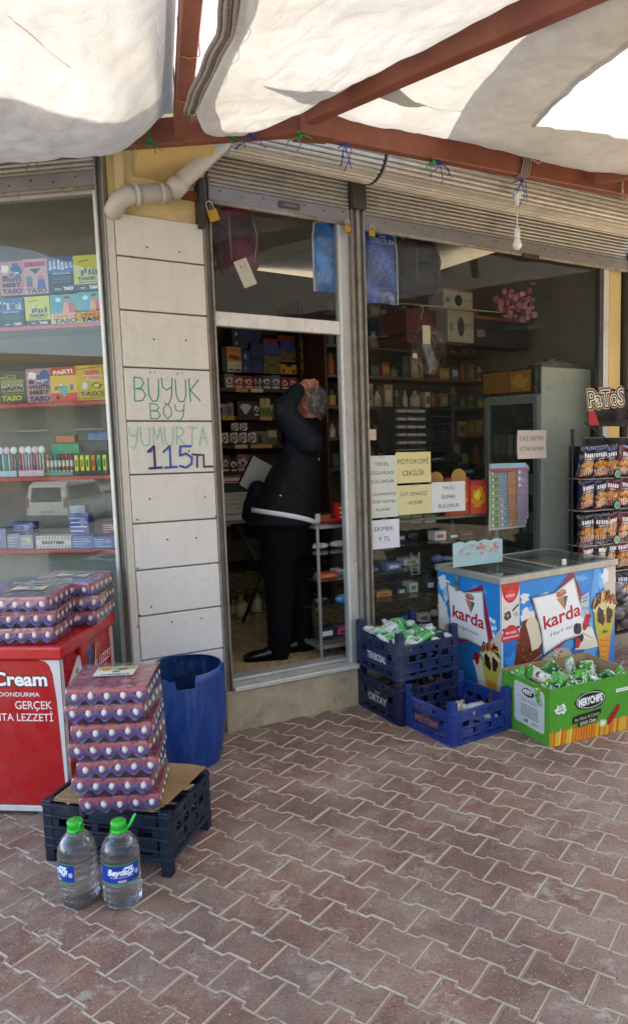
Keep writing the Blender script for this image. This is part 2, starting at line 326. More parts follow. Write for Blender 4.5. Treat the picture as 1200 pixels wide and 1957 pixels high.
# ---------------------------------------------------------------- flat print
_tx = {}
def textmesh(t, bold=0., shear=0., spacing=1.):
    k = (t, bold, shear, spacing)
    if k in _tx: return _tx[k]
    cu = bpy.data.curves.new('tmp', 'FONT'); cu.body = t; cu.size = 1; cu.offset = bold; cu.shear = shear; cu.space_character = spacing; cu.resolution_u = 3
    ob = bpy.data.objects.new('tmp', cu); me = bpy.data.meshes.new_from_object(ob)
    vs = [(v.co.x, v.co.y) for v in me.vertices]; fs = [tuple(p.vertices) for p in me.polygons]
    bpy.data.objects.remove(ob); bpy.data.meshes.remove(me); bpy.data.curves.remove(cu)
    xs = [v[0] for v in vs] or [0]; _tx[k] = (vs, fs, min(xs), max(xs)); return _tx[k]
class Art:
    """flat coloured shapes on a surface given by fn(x, y, depth)"""
    def __init__(s, fn, step=.00008): s.mb = MB(); s.fn = fn; s.d = step; s.step = step
    def up(s): s.d += s.step; return s
    def poly(s, pts, c):
        s.up(); s.mb.add([s.fn(x, y, s.d) for x, y in pts], [tuple(range(len(pts)))], c); return s
    def rect(s, x0, y0, x1, y1, c, n=1):
        s.up(); vs = []
        for i in range(n + 1):
            x = x0 + (x1 - x0) * i / n; vs += [s.fn(x, y0, s.d), s.fn(x, y1, s.d)]
        s.mb.add(vs, [(2 * i, 2 * i + 2, 2 * i + 3, 2 * i + 1) for i in range(n)], c); return s
    def disc(s, x, y, rx, ry, c, n=20, rot=0, a0=0, a1=360):
        full = a1 - a0 >= 360; P = []
        for k in range(n if full else n + 1):
            a = R(a0 + (a1 - a0) * k / n); u, v = rx * math.cos(a), ry * math.sin(a); P.append((x + u * math.cos(rot) - v * math.sin(rot), y + u * math.sin(rot) + v * math.cos(rot)))
        return s.poly(P, c)
    def blob(s, x, y, rx, ry, c, j=.25, n=18, seed=0, rot=0):
        rnd = random.Random(seed); P = []
        for k in range(n):
            a = 2 * math.pi * k / n; q = 1 + rnd.uniform(-j, j); u, v = rx * q * math.cos(a), ry * q * math.sin(a)
            P.append((x + u * math.cos(rot) - v * math.sin(rot), y + u * math.sin(rot) + v * math.cos(rot)))
        s.up(); ce = s.fn(x, y, s.d); s.mb.add([ce] + [s.fn(a, b, s.d) for a, b in P], [(0, k + 1, (k + 1) % n + 1) for k in range(n)], c); return s
    def line(s, pts, wd, c):
        s.up()
        for (x0, y0), (x1, y1) in zip(pts, pts[1:]):
            dx, dy = x1 - x0, y1 - y0; l = math.hypot(dx, dy) or 1; nx, ny = -dy / l * wd / 2, dx / l * wd / 2; ex, ey = dx / l * wd * .3, dy / l * wd * .3
            s.d += s.step * .12
            s.mb.add([s.fn(x0 - ex + nx, y0 - ey + ny, s.d), s.fn(x0 - ex - nx, y0 - ey - ny, s.d), s.fn(x1 + ex - nx, y1 + ey - ny, s.d), s.fn(x1 + ex + nx, y1 + ey + ny, s.d)], [(0, 1, 2, 3)], c)
        return s
    def text(s, t, x, y, h, c, al='C', bold=0., shear=0., rot=0., wd=None, spacing=1., bend=0.):
        vs, fs, x0, x1 = textmesh(t, bold, shear, spacing)
        k = h / .72; kx = k if wd is None else wd / max(x1 - x0, .01); off = {'L': x0, 'C': (x0 + x1) / 2, 'R': x1}[al]; s.up(); cr_, sr_ = math.cos(rot), math.sin(rot)
        P = []
        for a, b in vs:
            u, v = (a - off) * kx, b * k + bend * ((a - off) * kx) ** 2; P.append(s.fn(x + u * cr_ - v * sr_, y + u * sr_ + v * cr_, s.d))
        if fs: s.mb.add(P, fs, c)
        return s
    def build(s, name='print', mat=None, parent=None): return s.mb.build(name, mat or PRINT, parent)
def jit(c, a=.12, rnd=random):
    k = 1 + rnd.uniform(-a, a); return tuple(min(1, x * k) for x in C3(c))
# ================================================================ ground
g = MB(); g.box((-5, -3.2, -2.3), (8, 9, -.006), '#888888'); o = g.build('ground', SAND); o['kind'] = 'structure'
g = MB(); g.box((-90, -150, -2.6), (90, 60, -2.0), '#888888'); o = g.build('street', ASPH); o['kind'] = 'structure'
pav = bpy.data.objects.new('paving', None); col.objects.link(pav); pav['kind'] = 'structure'
GT, GX, GY, BL, BW = -.6206, -.3427, 2.6253, .2, .1406
def paver_mesh(seed):
    rnd = random.Random(seed); L2, hi, lo, t = .0977, .0785, .0590, .006
    # half-widths: wide at both ends, waisted in the middle
    top = [(-L2, hi), (-.054, hi), (-.044, lo), (.044, lo), (.054, hi), (L2, hi)]
    out = top + [(x, -y) for x, y in reversed(top)]
    n = len(out); inn = []
    for i, (x, y) in enumerate(out):
        (xa, ya), (xb, yb) = out[i - 1], out[(i + 1) % n]
        e1 = Vector((x - xa, y - ya)).normalized(); e2 = Vector((xb - x, yb - y)).normalized()
        n1 = Vector((e1.y, -e1.x)); n2 = Vector((e2.y, -e2.x)); nn_ = (n1 + n2).normalized(); k = .0040 / max(.5, nn_.dot(n1))
        inn.append((x + nn_.x * k + rnd.uniform(-.0008, .0008), y + nn_.y * k + rnd.uniform(-.0008, .0008)))
    vs = [(x, y, 0) for x, y in inn] + [(x + rnd.uniform(-.0008, .0008), y + rnd.uniform(-.0008, .0008), -.0045) for x, y in out] + [(x, y, -.03) for x, y in out]
    fs = [tuple(range(n))[::-1]] + [(i, (i + 1) % n, n + (i + 1) % n, n + i) for i in range(n)] + [(n + i, n + (i + 1) % n, 2 * n + (i + 1) % n, 2 * n + i) for i in range(n)]
    b = MB(); b.add(vs, fs, [(0, 0, 0)] + [(1, 1, 1)] * (2 * n))
    ob = b.build('brick', PAVER, pav); return ob
pm = [paver_mesh(k) for k in range(5)]
rows = []
for j in range(-34, 22):
    for i in range(-30, 30):
        u = .2 * (i + .5 * (j % 2)) + .1; v = -j * BW
        x = GX + u * math.cos(GT) - v * math.sin(GT); y = GY + u * math.sin(GT) + v * math.cos(GT)
        if not (-2.6 < x < 3.4 and .9 < y < 6): continue
        p = Vector((x, y)) - FO
        if p.dot(FN) < .03 and p.dot(FE) > -.6: continue
        p = Vector((x, y)) - LO
        if p.dot(LN) < .12 and x < -1: continue
        d = Vector((x, y, 0)) - Vector((0, 0, CH)); zc = d.dot(FW)
        if zc < .3: continue
        px, py = 600 + CF * d.dot(RT) / zc, 978.5 - CF * d.dot(UPV) / zc
        vis = -60 < px < 1260 and 1270 < py < 2040
        hid = (px < 330 and py < 1560) or (px < 130 and py < 1520) or (px > 985 and py < 1370) or (720 < px < 960 and py < 1330) or (px > 1060 and py < 1385) or (110 < px < 330 and 1520 < py < 1640)
        rows.append(((0 if vis and not hid else 1, zc), x, y))
rows.sort(key=lambda r: r[0])
first = set(); rest = MB(); rnd = random.Random(3)
for k, (key, x, y) in enumerate(rows):
    if k < 298:
        q = rnd.randrange(5); src = pm[q]
        if q in first: ob = src.copy(); col.objects.link(ob)
        else: ob = src; first.add(q)
        ob.location = (x, y, rnd.uniform(-.002, .002)); ob.rotation_euler = (R(rnd.uniform(-.6, .6)), R(rnd.uniform(-.6, .6)), GT + R(rnd.uniform(-1.0, 1.0)) + (math.pi if rnd.random() < .5 else 0))
    else:
        q = pm[rnd.randrange(5)]; mm = Matrix.Translation((x, y, 0)) @ Matrix.Rotation(GT, 4, 'Z')
        rest.add([mm @ v.co for v in q.data.vertices], [tuple(p.vertices) for p in q.data.polygons], [(0, 0, 0)] + [(1, 1, 1)] * (len(q.data.polygons) - 1))
rest.build('far_bricks', PAVER, pav, kind='stuff')
# sandy crumbs lying in the joints and near the wall
b = MB(); rnd = random.Random(11)
for k in range(900):
    x, y = rnd.uniform(-1.6, 2.2), rnd.uniform(1.6, 4.6); r_ = rnd.uniform(.0012, .0035)
    p = Vector((x, y)) - FO
    if p.dot(FN) < .05: continue
    b.ell((x, y, .001), (r_, r_ * rnd.uniform(.6, 1), r_ * .6), rnd.choice(['#b9a78c', '#8f7f68', '#cbbfa8', '#6b5a4a']), 5, 3)
tag(b.build('grit', CONC), kind='stuff')

# ================================================================ building shell
def st(name, mb, mat, bevel=0, **k):
    o = mb.build(name, mat, bevel=bevel, **k); o['kind'] = 'structure'; return o
fx = lambda p: F(*p)
lx = lambda p: L(*p)
b = MB(fx); b.box((-.05, -.16, -.1), (3.9, .035, .235), '#b3a283'); st('plinth', b, CONC, .006)
b = MB(fx); b.box((.0, -.05, .235), (.885, .055, .262), '#cfccc2'); b.box((.02, -.14, .262), (.80, -.045, .281), '#b9b7af')
o = b.build('door_sill', ALU, bevel=.004); tag(o, 'pale metal threshold strip on top of the concrete step', 'door sill'); base(o, F(.4, 0, .235))
# inside: floor, ceiling, walls
RI = [(-3.0, 4.55), (-1.05, 4.16), (-.6, 4.33), (3.4, 6.36), (2.0, 9.6), (-3.6, 8.6)]
def slab(z0, z1, c, mat, name):
    b = MB(); b.prism([(x, y) for x, y in RI], 'z', z0, z1, c); return st(name, b, mat)
slab(.16, .262, '#b3966c', TILE, 'interior_floor')
slab(3.34, 3.42, '#b5ae9e', ROOM, 'interior_ceiling')
b = MB(); b.box((-3.8, 4.2, 0), (-3.7, 9.8, 3.4), '#8f8878'); st('side_wall', b, ROOM)
b = MB(fx); b.box((-2.6, -3.4, 0), (4.4, -3.3, 3.4), '#8e8573'); st('back_wall', b, ROOM)
b = MB(fx); b.box((3.22, -3.3, 0), (3.3, -.1, 3.4), '#8f8878'); st('end_wall', b, ROOM)
b = MB(lx); b.box((-.1, -.75, 0), (2.6, -.68, 3.3), '#77705f'); st('display_back_wall', b, ROOM)
# facade walls above the shutters and the roof slab
b = MB(fx); b.box((-.6, -.35, 3.34), (4.2, -.02, 4.75), '#d8c79a'); st('upper_wall', b, STUCCO)
b = MB(lx); b.box((-.1, -.35, 3.3), (2.6, -.02, 4.75), '#d8c79a'); st('upper_wall', b, STUCCO)
# wall of yellow render behind the white panels
b = MB(fx); b.box((-.53, -.12, .0), (-.055, -.012, 3.6), '#dcc48a')
b.box((-.50, -.012, 2.86), (-.455, .03, 3.5), '#e0c98f')
b.add([(-.40, 0, 3.0), (-.05, 0, 3.0), (-.05, .28, 3.12), (-.40, .22, 3.12), (-.40, 0, 3.5), (-.05, 0, 3.5), (-.05, .28, 3.5), (-.40, .22, 3.5)],
      [(0, 1, 2, 3), (3, 2, 6, 7), (0, 3, 7, 4), (1, 5, 6, 2)], '#cdb172')
st('rendered_wall', b, STUCCO)
b = MB(fx); b.box((-.24, 0, 2.925), (-.055, .035, 2.965), '#6e3f24'); tag(b.build('timber_batten', CARD, bevel=.002), 'short brown timber batten under the drain pipe', 'batten')
# white panelled pier
pier = thing('panelled_pier', 'pier clad with stacked white metal panels and handwritten egg price', 'wall cladding')
zs = [2.808, 2.597, 2.330, 2.043, 1.769, 1.491, 1.234, .985, .738, .497, .27]
rnd = random.Random(5)
for k in range(10):
    z1, z0 = zs[k] - .004, zs[k + 1] + .004
    b = MB(fx); b.box((-.512, -.01, z0), (-.048, .022 + rnd.uniform(0, .002), z1), '#cfcbc0' if k < 6 else '#d2cfc8'); b.build('panel', ENAMEL, pier, bevel=.004, seg=2)
b = MB(fx); b.box((-.512, -.012, .27), (-.05, .004, 2.8), '#6d675c'); b.build('backing', ENAMEL, pier)
b = MB(fx); b.box((-.556, -.02, .25), (-.514, .018, 2.83), '#c6c1b4'); b.build('edge_trim', ENAMEL, pier, bevel=.004)
b = MB(fx)
for x, y in [(281, 472), (343, 481), (294, 648), (355, 650), (289, 863), (361, 862), (286, 953), (392, 950), (320, 1031), (375, 1028), (262, 993), (412, 987), (263, 1086), (289, 1160), (328, 1189), (385, 1182), (263, 1198), (267, 1176)]:
    s_, z_ = at(x, y, .024); b.cyl((s_, .021, z_), (s_, .028, z_), .0045, n=8, c='#2a2521')
b.build('screw', GALV, pier, kind='stuff')
# handwriting in marker pen
def strokes(gl, x, y, w_, h_, art, wd, c, seed=0):
    rnd = random.Random(seed)
    for pl in gl:
        pts = []
        for (u, v) in pl: pts.append((x + u * w_ + rnd.uniform(-.0015, .0015), y + v * h_ + rnd.uniform(-.0015, .0015)))
        art.line(pts, wd, c)
GL = {'B': [[(0, 0), (.02, 1), (.6, .95), (.75, .75), (.5, .55), (.1, .52), (.6, .5), (.85, .25), (.6, .02), (0, 0)]],
      'U': [[(0, 1), (.02, .3), (.25, 0), (.6, .02), (.8, .3), (.82, 1)]], 'Ü': [[(0, .95), (.02, .3), (.25, 0), (.6, .02), (.8, .3), (.82, .95)], [(.2, 1.18), (.22, 1.22)], [(.55, 1.2), (.57, 1.24)]],
      'Y': [[(0, 1), (.05, .6), (.35, .5), (.75, .6)], [(.85, 1), (.7, .2), (.4, -.15), (.15, -.05)]],
      'K': [[(0, 1), (.05, 0)], [(.8, .95), (.1, .5), (.85, .05)]], 'O': [[(.4, 1), (.05, .7), (.05, .3), (.4, 0), (.75, .3), (.75, .7), (.4, 1)]],
      'M': [[(0, 0), (.12, 1), (.42, .35), (.72, 1), (.88, 0)]], 'R': [[(.02, 0), (.05, 1), (.6, .95), (.75, .72), (.5, .5), (.08, .48), (.85, 0)]],
      'T': [[(0, 1), (.9, .97)], [(.45, 1), (.42, 0)]], 'A': [[(0, 0), (.4, 1), (.85, 0)], [(.15, .4), (.7, .4)]],
      '1': [[(.05, .75), (.45, 1), (.45, .02)], [(.08, .0), (.85, .03)]], '5': [[(.85, 1), (.15, .97), (.1, .55), (.5, .65), (.85, .45), (.8, .15), (.45, 0), (.05, .08)]],
      'L': [[(.05, 1), (.05, 0), (.85, .03)]]}
A = Art(lambda x, y, d: F(x, .0245 + d, y))
def hand(t, px0, py0, px1, py1, wd, c, seed=0, gap=.22):
    s0, z0 = at(px0, py1, .024); s1, z1 = at(px1, py0, .024); n = len(t); cw = (s1 - s0) / (n - gap)
    for i, ch in enumerate(t):
        if ch in GL: strokes(GL[ch], s0 + i * cw, z0, cw * (1 - gap) / .85, (z1 - z0), A, wd, c, seed + i)
hand('BÜYÜK', 258, 724, 380, 766, .0065, '#2f8a6e', 1); hand('BOY', 288, 772, 352, 800, .0055, '#3a9277', 9)
hand('YUMURTA', 247, 816, 396, 852, .005, '#7db8a0', 20)
hand('115', 283, 852, 365, 895, .012, '#2b4f9d', 30, .12); hand('TL', 368, 868, 405, 893, .010, '#2a2f4a', 40, .15)
hand('1', 283, 852, 305, 895, .012, '#2f2d55', 50, .1)
A.build('handwriting', PRINT, pier)
base(pier, F(-.28, 0, 0))

# ================================================================ roller shutters
def shutter(name, label, s0, s1, zrail, X, coil=True, n_up=9, c0=None, c1=None, zc=3.305, rc=.145):
    c0 = s0 if c0 is None else c0; c1 = s1 if c1 is None else c1
    t = thing(name, label, 'shutter', 'roller shutters rolled up above the shop front')
    xf = lambda p: X(*p)
    b = MB(xf); b.box((s0, -.02, zrail), (s1, .022, zrail + .075), '#8d8984'); b.build('bottom_rail', GALV, t, bevel=.003)
    b = MB(xf); b.cyl((s0, .012, zrail - .004), (s1, .012, zrail - .004), .013, n=10, c='#a59c8c'); b.build('rail_bead', RUSTY, t, True)
    P = .0235
    for k in range(n_up):
        z = zrail + .078 + k * P
        b = MB(xf); prof = [(a_, z + c_) for a_, c_ in [(-.004, 0), (.007, .002), (.013, .008), (.011, .015), (.003, .021), (-.004, .022)]]
        b.prism(prof, 'x', s0, s1, jit('#bdb8ab', .1)); 
        b2 = b; b2.build('slat', GALV, t, smooth=False)
    if coil:
        na = 20
        for k in range(na):
            a = math.pi * (-.05) - k * math.pi * 1.12 / na + math.pi * .02
            # slats wrapped round the drum, from the back underneath to the front and up
            th0 = math.pi + .35 + k * (math.pi * 1.05) / na; th1 = th0 + (math.pi * 1.05) / na * .93; r_ = rc + .0015 * k
            cy, cz = .13, zc
            pts = []
            for q, rr in ((th0, r_ - .003), (th0 + (th1 - th0) * .3, r_ + .007), (th0 + (th1 - th0) * .7, r_ + .007), (th1, r_ - .001), (th1, r_ - .012), (th0, r_ - .012)):
                pts.append((cy + rr * math.cos(q), cz + rr * math.sin(q)))
            b = MB(xf); b.prism(pts, 'x', c0, c1, jit('#c2bcae' if k != 6 else '#dcd8cc', .08)); b.build('slat', GALV, t)
        b = MB(xf); b.cyl((c0 + .004, .13, zc), (c1 - .004, .13, zc), rc - .012, n=24, c='#2e2b27'); b.build('drum', GALV, t, True)
    return t
sD = shutter('roller_shutter', 'ribbed steel roller shutter rolled up above the open doorway', .0, .855, 2.94, F, c1=.93)
b = MB(fx); b.box((.40, .022, 2.962), (.53, .034, 2.995), '#5c554a'); b.box((.42, .034, 2.967), (.51, .04, 2.985), '#7a7266'); b.build('hasp', RUSTY, sD, bevel=.002)
b = MB(fx)
for k in range(7): b.cyl((.06 + k * .125, .021, 2.995 - .014 * (k % 2)), (.06 + k * .125, .027, 2.995 - .014 * (k % 2)), .004, n=8, c='#2c2823')
b.build('rivet', GALV, sD, kind='stuff'); base(sD, F(.43, 0, 2.93))
sR = shutter('roller_shutter', 'wide ribbed steel roller shutter rolled up above the large shop window', .955, 3.2, 2.925, F)
b = MB(fx)
for k in range(10): b.cyl((1.1 + k * .21, .021, 2.975), (1.1 + k * .21, .027, 2.975), .004, n=8, c='#2c2823')
b.build('rivet', GALV, sR, kind='stuff')
b = MB(fx); b.box((2.16, .0, 2.90), (2.30, .035, 2.925), '#4a4238'); b.build('hasp', RUSTY, sR, bevel=.002)
# toothed end plate of the drum
b = MB(fx); pts = []
for k in range(22):
    a = math.pi * .95 + k * .095 * 1.6; rr = .158 + (.006 if k % 2 else 0); pts.append((.13 + rr * math.cos(a), 3.305 + rr * math.sin(a)))
for k in range(21, -1, -1):
    a = math.pi * .95 + k * .095 * 1.6; rr = .146; pts.append((.13 + rr * math.cos(a), 3.305 + rr * math.sin(a)))
for i in range(21):
    q = [pts[i], pts[i + 1], pts[43 - i - 1], pts[43 - i]]; b.prism(q, 'x', .934, .947, '#3a3632')
b.build('end_plate', GALV, sR); base(sR, F(2.05, 0, 2.92))
sL = shutter('roller_shutter', 'ribbed steel roller shutter rolled up above the left display window', .0, 1.6, 2.962, L, n_up=6, zc=3.27)
b = MB(lx)
for k in range(6): b.cyl((.1 + k * .12, .021, 3.01 - .018 * (k % 2)), (.1 + k * .12, .027, 3.01 - .018 * (k % 2)), .004, n=8, c='#2c2823')
b.build('rivet', GALV, sL, kind='stuff'); base(sL, L(.8, 0, 2.96))
# guides and posts
def post(name, label, X, s0, s1, o0, o1, z0, z1, c, mat, bev=.003, cat='door post'):
    xf = lambda p: X(*p); b = MB(xf); b.box((s0, o0, z0), (s1, o1, z1), c); o = b.build(name, mat, bevel=bev); tag(o, label, cat); return base(o, X((s0 + s1) / 2, 0, z0))
def channel(name, label, X, s0, s1, z0, z1, c, mat):
    t = thing(name, label, 'shutter guide'); xf = lambda p: X(*p)
    b = MB(xf); b.box((s0, -.03, z0), (s0 + .008, .03, z1), c); b.box((s1 - .008, -.03, z0), (s1, .03, z1), c); b.box((s0 + .008, -.03, z0), (s1 - .008, -.02, z1), c); b.build('channel', mat, t, bevel=.002)
    b = MB(xf); b.box((s0 + .009, -.018, z0), (s1 - .009, .012, z1), '#6f6a60'); b.build('inner_track', mat, t, bevel=.002); return base(t, X((s0 + s1) / 2, 0, z0))
channel('shutter_guide', 'rust stained steel guide between white panels and open doorway', F, -.047, .0, .23, 3.05, '#a0978a', RUSTY)
channel('shutter_guide', 'brown stained steel guide post between doorway and large window', F, .862, .905, .25, 3.02, '#a39a8c', RUSTY)
channel('shutter_guide', 'grey steel guide post at left edge of the large window', F, .907, .95, .25, 3.02, '#aaa294', RUSTY)
channel('shutter_guide', 'dark steel guide at far right of the large window', F, 3.15, 3.2, .25, 3.05, '#5b564f', GALV)
channel('shutter_guide', 'grey steel guide at right edge of the left display window', L, -.045, .0, .2, 3.12, '#99958c', GALV)
post('yellow_pillar', 'narrow yellow rendered pillar beside the large window', F, 3.0, 3.12, -.1, -.01, .24, 3.4, '#cdb377', STUCCO, cat='pillar')
b = MB(fx); b.box((3.2, -.2, 0), (4.2, 0, 3.5), '#2f2b27'); st('dark_neighbour_wall', b, ROOM)
b = MB(fx); b.box((-.075, -.02, 2.78), (-.05, .07, 3.4), '#34302b'); b.build('bracket_plate', GALV)
tag(bpy.data.objects['bracket_plate'], 'dark steel bracket plate beside the doorway shutter', 'bracket'); 
b = MB(fx); b.box((.862, -.02, 3.02), (.95, .06, 3.2), '#4d4944'); o = b.build('shutter_bracket', GALV, bevel=.003); tag(o, 'dark steel bracket between the two shutter drums', 'bracket')

# door frame
df = thing('door_frame', 'pale aluminium door frame with dark glass fanlight above open doorway', 'door frame')
def part(pn, X, a, c, colr, mat, parent, bevel=.003, **k):
    b = MB(lambda p: X(*p)); b.box(a, c, colr); return b.build(pn, mat, parent, bevel=bevel, **k)
part('transom', F, (.002, -.05, 2.288), (.782, -.002, 2.366), '#d9d7cf', ALU, df)
part('jamb', F, (.782, -.05, .262), (.86, -.004, 3.0), '#b9b9b4', ALU, df)
part('jamb_rib', F, (.785, -.004, .262), (.80, .006, 3.0), '#cfcfca', ALU, df)
part('jamb', F, (-.03, -.09, .262), (.0, -.032, 3.0), '#3d3a35', ALU, df)
part('head', F, (.002, -.05, 2.98), (.782, -.002, 3.02), '#a8a69f', ALU, df)
part('fanlight_pane', F, (.002, -.03, 2.366), (.782, -.024, 2.98), '#ffffff', WINGLASS, df, 0)
base(df, F(.4, 0, .26))
# right window
wf = thing('shop_window', 'large shop window pane covered with notices and murky reflections', 'window')
part('sill', F, (.95, -.06, .235), (3.0, .02, .30), '#8b8375', CONC, wf)
part('frame', F, (2.90, -.05, .30), (2.935, -.0, 3.0), '#4a4a47', ALU, wf)
part('frame', F, (2.935, -.05, .30), (2.985, .004, 3.0), '#d3d0c6', ALU, wf)
part('frame', F, (.95, -.05, .30), (.962, .0, 3.0), '#8d8a83', ALU, wf)
part('head', F, (.962, -.05, 2.97), (2.9, -.0, 3.02), '#7d7a72', ALU, wf)
part('pane', F, (.962, -.03, .30), (2.9, -.024, 2.97), '#ffffff', WINGLASS, wf, 0)
base(wf, F(1.9, 0, .24))
# left window
lf = thing('display_window', 'left shop window pane with pale frame and street reflections', 'window')
part('frame', L, (.0, -.06, .3), (.028, .0, 2.96), '#d6d3c9', ALU, lf)
part('head', L, (.028, -.06, 2.93), (1.6, .0, 2.965), '#b5b1a5', ALU, lf)
part('pane', L, (.028, -.03, .3), (1.6, -.024, 2.93), '#ffffff', LEFTGLASS, lf, 0)
part('sill', L, (.0, -.06, .0), (1.6, .0, .3), '#8f8675', CONC, lf)
base(lf, L(.8, 0, 0))

# drain pipe
pp = thing('drain_pipe', 'grey white plastic drain pipe with elbow running up under the awning', 'pipe')
b = MB(fx); b.tube([(-.515, -.05, 2.80), (-.517, .05, 2.815), (-.50, .09, 2.845), (-.46, .11, 2.87), (-.42, .11, 2.88)], [.046] * 5, 18, '#b9b3a6'); b.build('elbow', PVC, pp, True)
b = MB(fx); b.cyl((-.43, .11, 2.878), (-.25, .11, 2.915), .046, n=20, c='#a8a193'); b.cyl((-.43, .11, 2.878), (-.41, .11, 2.882), .052, n=20, c='#c0bbae'); b.cyl((-.30, .11, 2.906), (-.28, .11, 2.91), .051, n=20, c='#b7b1a4'); b.build('coupling', PVC, pp, True)
b = MB(fx); b.tube([(-.25, .11, 2.915), (-.215, .12, 2.945), (.10, .22, 3.26), (.4, .3, 3.6)], .044, 20, '#bdb8ab'); b.cyl((-.235, .115, 2.92), (-.19, .125, 2.97), .051, n=20, c='#c4bfb2'); b.build('riser', PVC, pp, True)
base(pp, F(-.5, .05, 2.8))

# padlocks
def padlock(s_, z_, rot, label, sc_=1.):
    t = thing('padlock', label, 'padlock', 'brass padlocks hanging on the shutters')
    b = MB(); b.box((-.022 * sc_, -.008, -.045 * sc_), (.022 * sc_, .008, 0), '#c49a3c'); b.build('lock_body', BRASS, t, bevel=.003)
    pts = [(-.013 * sc_, 0, 0)] + [(-.013 * sc_ * math.cos(a), 0, .02 * sc_ + .013 * sc_ * math.sin(a)) for a in [0, .6, 1.2, 1.57, 2, 2.6, 3.14]] + [(.013 * sc_, 0, 0)]
    b = MB(); b.tube(pts, .0035, 8, '#b9b5ab'); b.build('shackle', GALV, t, True)
    t.location = F(s_, .045, z_); t.rotation_euler = (0, rot, TH); return t
s_, z_ = at(403, 400, .045); padlock(s_, z_ , -.35, 'square brass padlock open on the left end of the doorway shutter', 1.35)
s_, z_ = at(664, 430, .045); padlock(s_, z_, .05, 'small tarnished padlock at right end of the doorway shutter', .9)
s_, z_ = at(711, 438, .045); padlock(s_, z_, .1, 'small brass padlock at left end of the window shutter', .9)

# ================================================================ steel frame of the awning
def beamb(name, label, p, q, wd, h_, z, zq=None, cat='beam', grp='oxide red steel beams of the awning'):
    p, q = Vector(p), Vector(q); d = (q - p).normalized(); n = Vector((-d.y, d.x)); zq = z if zq is None else zq
    b = MB(); vs = []
    for (e_, zz) in ((p, z), (q, zq)):
        for sgn in (-1, 1):
            for dz in (0, h_): vs.append((e_.x + n.x * sgn * wd / 2, e_.y + n.y * sgn * wd / 2, zz + dz))
    b.add(vs, [(0, 1, 3, 2), (4, 6, 7, 5), (0, 4, 5, 1), (2, 3, 7, 6), (0, 2, 6, 4), (1, 5, 7, 3)], '#6b3020')
    o = b.build(name, BEAM, bevel=.004); tag(o, label, cat, grp); base(o, (p.x, p.y, z)); return o
ZB = 3.1
def bz(x, y): v = G(x, y, ZB); return v.xy
J = bz(570, 250)
rA, rB = bz(600, 258), bz(1200, 372); rd = (rB - rA).normalized(); nr = Vector((-rd.y, rd.x))
if nr.y < 0: nr = -nr
lA, lB = bz(0, 295), bz(440, 262); ld = (lA - lB).normalized(); nl = Vector((ld.y, -ld.x)); 
if nl.y < 0: nl = -nl
K = rA + nr * .03
beamb('awning_beam', 'long red steel beam running right over the large window shutter', K - rd * .02, K + rd * 4.2, .06, .135, ZB)
beamb('awning_beam', 'red steel beam running left over the panelled pier and left shutter', K - rd * .05 + nl * .0, lA + nl * .03 + ld * 1.6, .06, .12, ZB)
d1a, d1b = bz(590, 238), bz(1140, 2); dd1 = (d1b - d1a).normalized()
beamb('awning_beam', 'thick diagonal red steel beam crossing to the top right', d1a, d1a + dd1 * 4.9, .065, .11, ZB + .003)
d2a, d2b = bz(347, 262), bz(368, 0); dd2 = (d2b - d2a).normalized()
beamb('awning_beam', 'red steel beam coming overhead with orange wire wrapped round it', d2a, d2a + dd2 * 4.6, .068, .12, ZB - .004)
d3 = bz(62, 275)
beamb('awning_beam', 'short red steel beam entering at the far left edge', d3, d3 + Vector((-1.6, -.55)), .06, .12, ZB + .003)
d4 = bz(1135, 352)
beamb('awning_beam', 'short red steel beam entering at the right edge near the loose string', d4, d4 + Vector((1.8, -.75)), .06, .12, ZB + .003)
b = MB(); q = K; b.prism([(q.x - rd.x * .09 - nr.x * .055, q.y - .075), (q.x + rd.x * .11 - nr.x * .045, q.y + rd.y * .11 - nr.y * .045), (q.x + rd.x * .11 + nr.x * .04, q.y + rd.y * .11 + nr.y * .04), (q.x - .09, q.y + .05)], 'z', ZB - .002, ZB + .15, '#6b3020'); o = b.build('joint_plate', BEAM, bevel=.003); tag(o, 'red steel joint where the three awning beams meet', 'beam joint'); base(o, (q.x, q.y, ZB))
# posts and outer beam of the awning behind the viewer
beamb('awning_beam', 'outer red steel beam along the street side of the awning', (-4.5, -.75), (6.0, -.75), .07, .12, ZB)
for x_, l_ in ((-2.9, 'left'), (5.6, 'right')):
    b = MB(); b.box((x_ - .04, -.79, 0), (x_ + .04, -.71, ZB), '#6b3020'); o = b.build('awning_post', BEAM, bevel=.004); tag(o, f'red steel awning post on the street side at the {l_}', 'post', 'awning posts'); base(o, (x_, -1.4, 0))
# weld seam crumbs along the lower front edge
# ================================================================ tarpaulins
def nz(x, y, z, s_): return noise.noise(Vector((x * s_, y * s_, z * s_)))
def wr(p, amp=.02):
    x, y = p.x, p.y
    f = nz(x, y, 0, 2.3) * amp * 1.6 + abs(nz(x, y, 3, 5.5)) * amp * 1.1 + nz(x, y, 7, 14) * amp * .28 + (1 - abs(nz(x * .6 + y, y * .6 - x, 9, 7))) ** 6 * amp * .5
    return f
def sstep(a, b_, x): t = max(0, min(1, (x - a) / (b_ - a))); return t * t * (3 - 2 * t)
def beamline2(y): t = (y - d2a.y) / dd2.y; return d2a.x + dd2.x * t
def beamline1(y): t = (y - d1a.y) / dd1.y; return d1a.x + dd1.x * t
yfl = lambda x: lB.y + (x - lB.x) * (lA.y - lB.y) / (lA.x - lB.x)      # y of left beam at x
yfr = lambda x: rA.y + (x - rA.x) * (rB.y - rA.y) / (rB.x - rA.x)
XL = -2.6
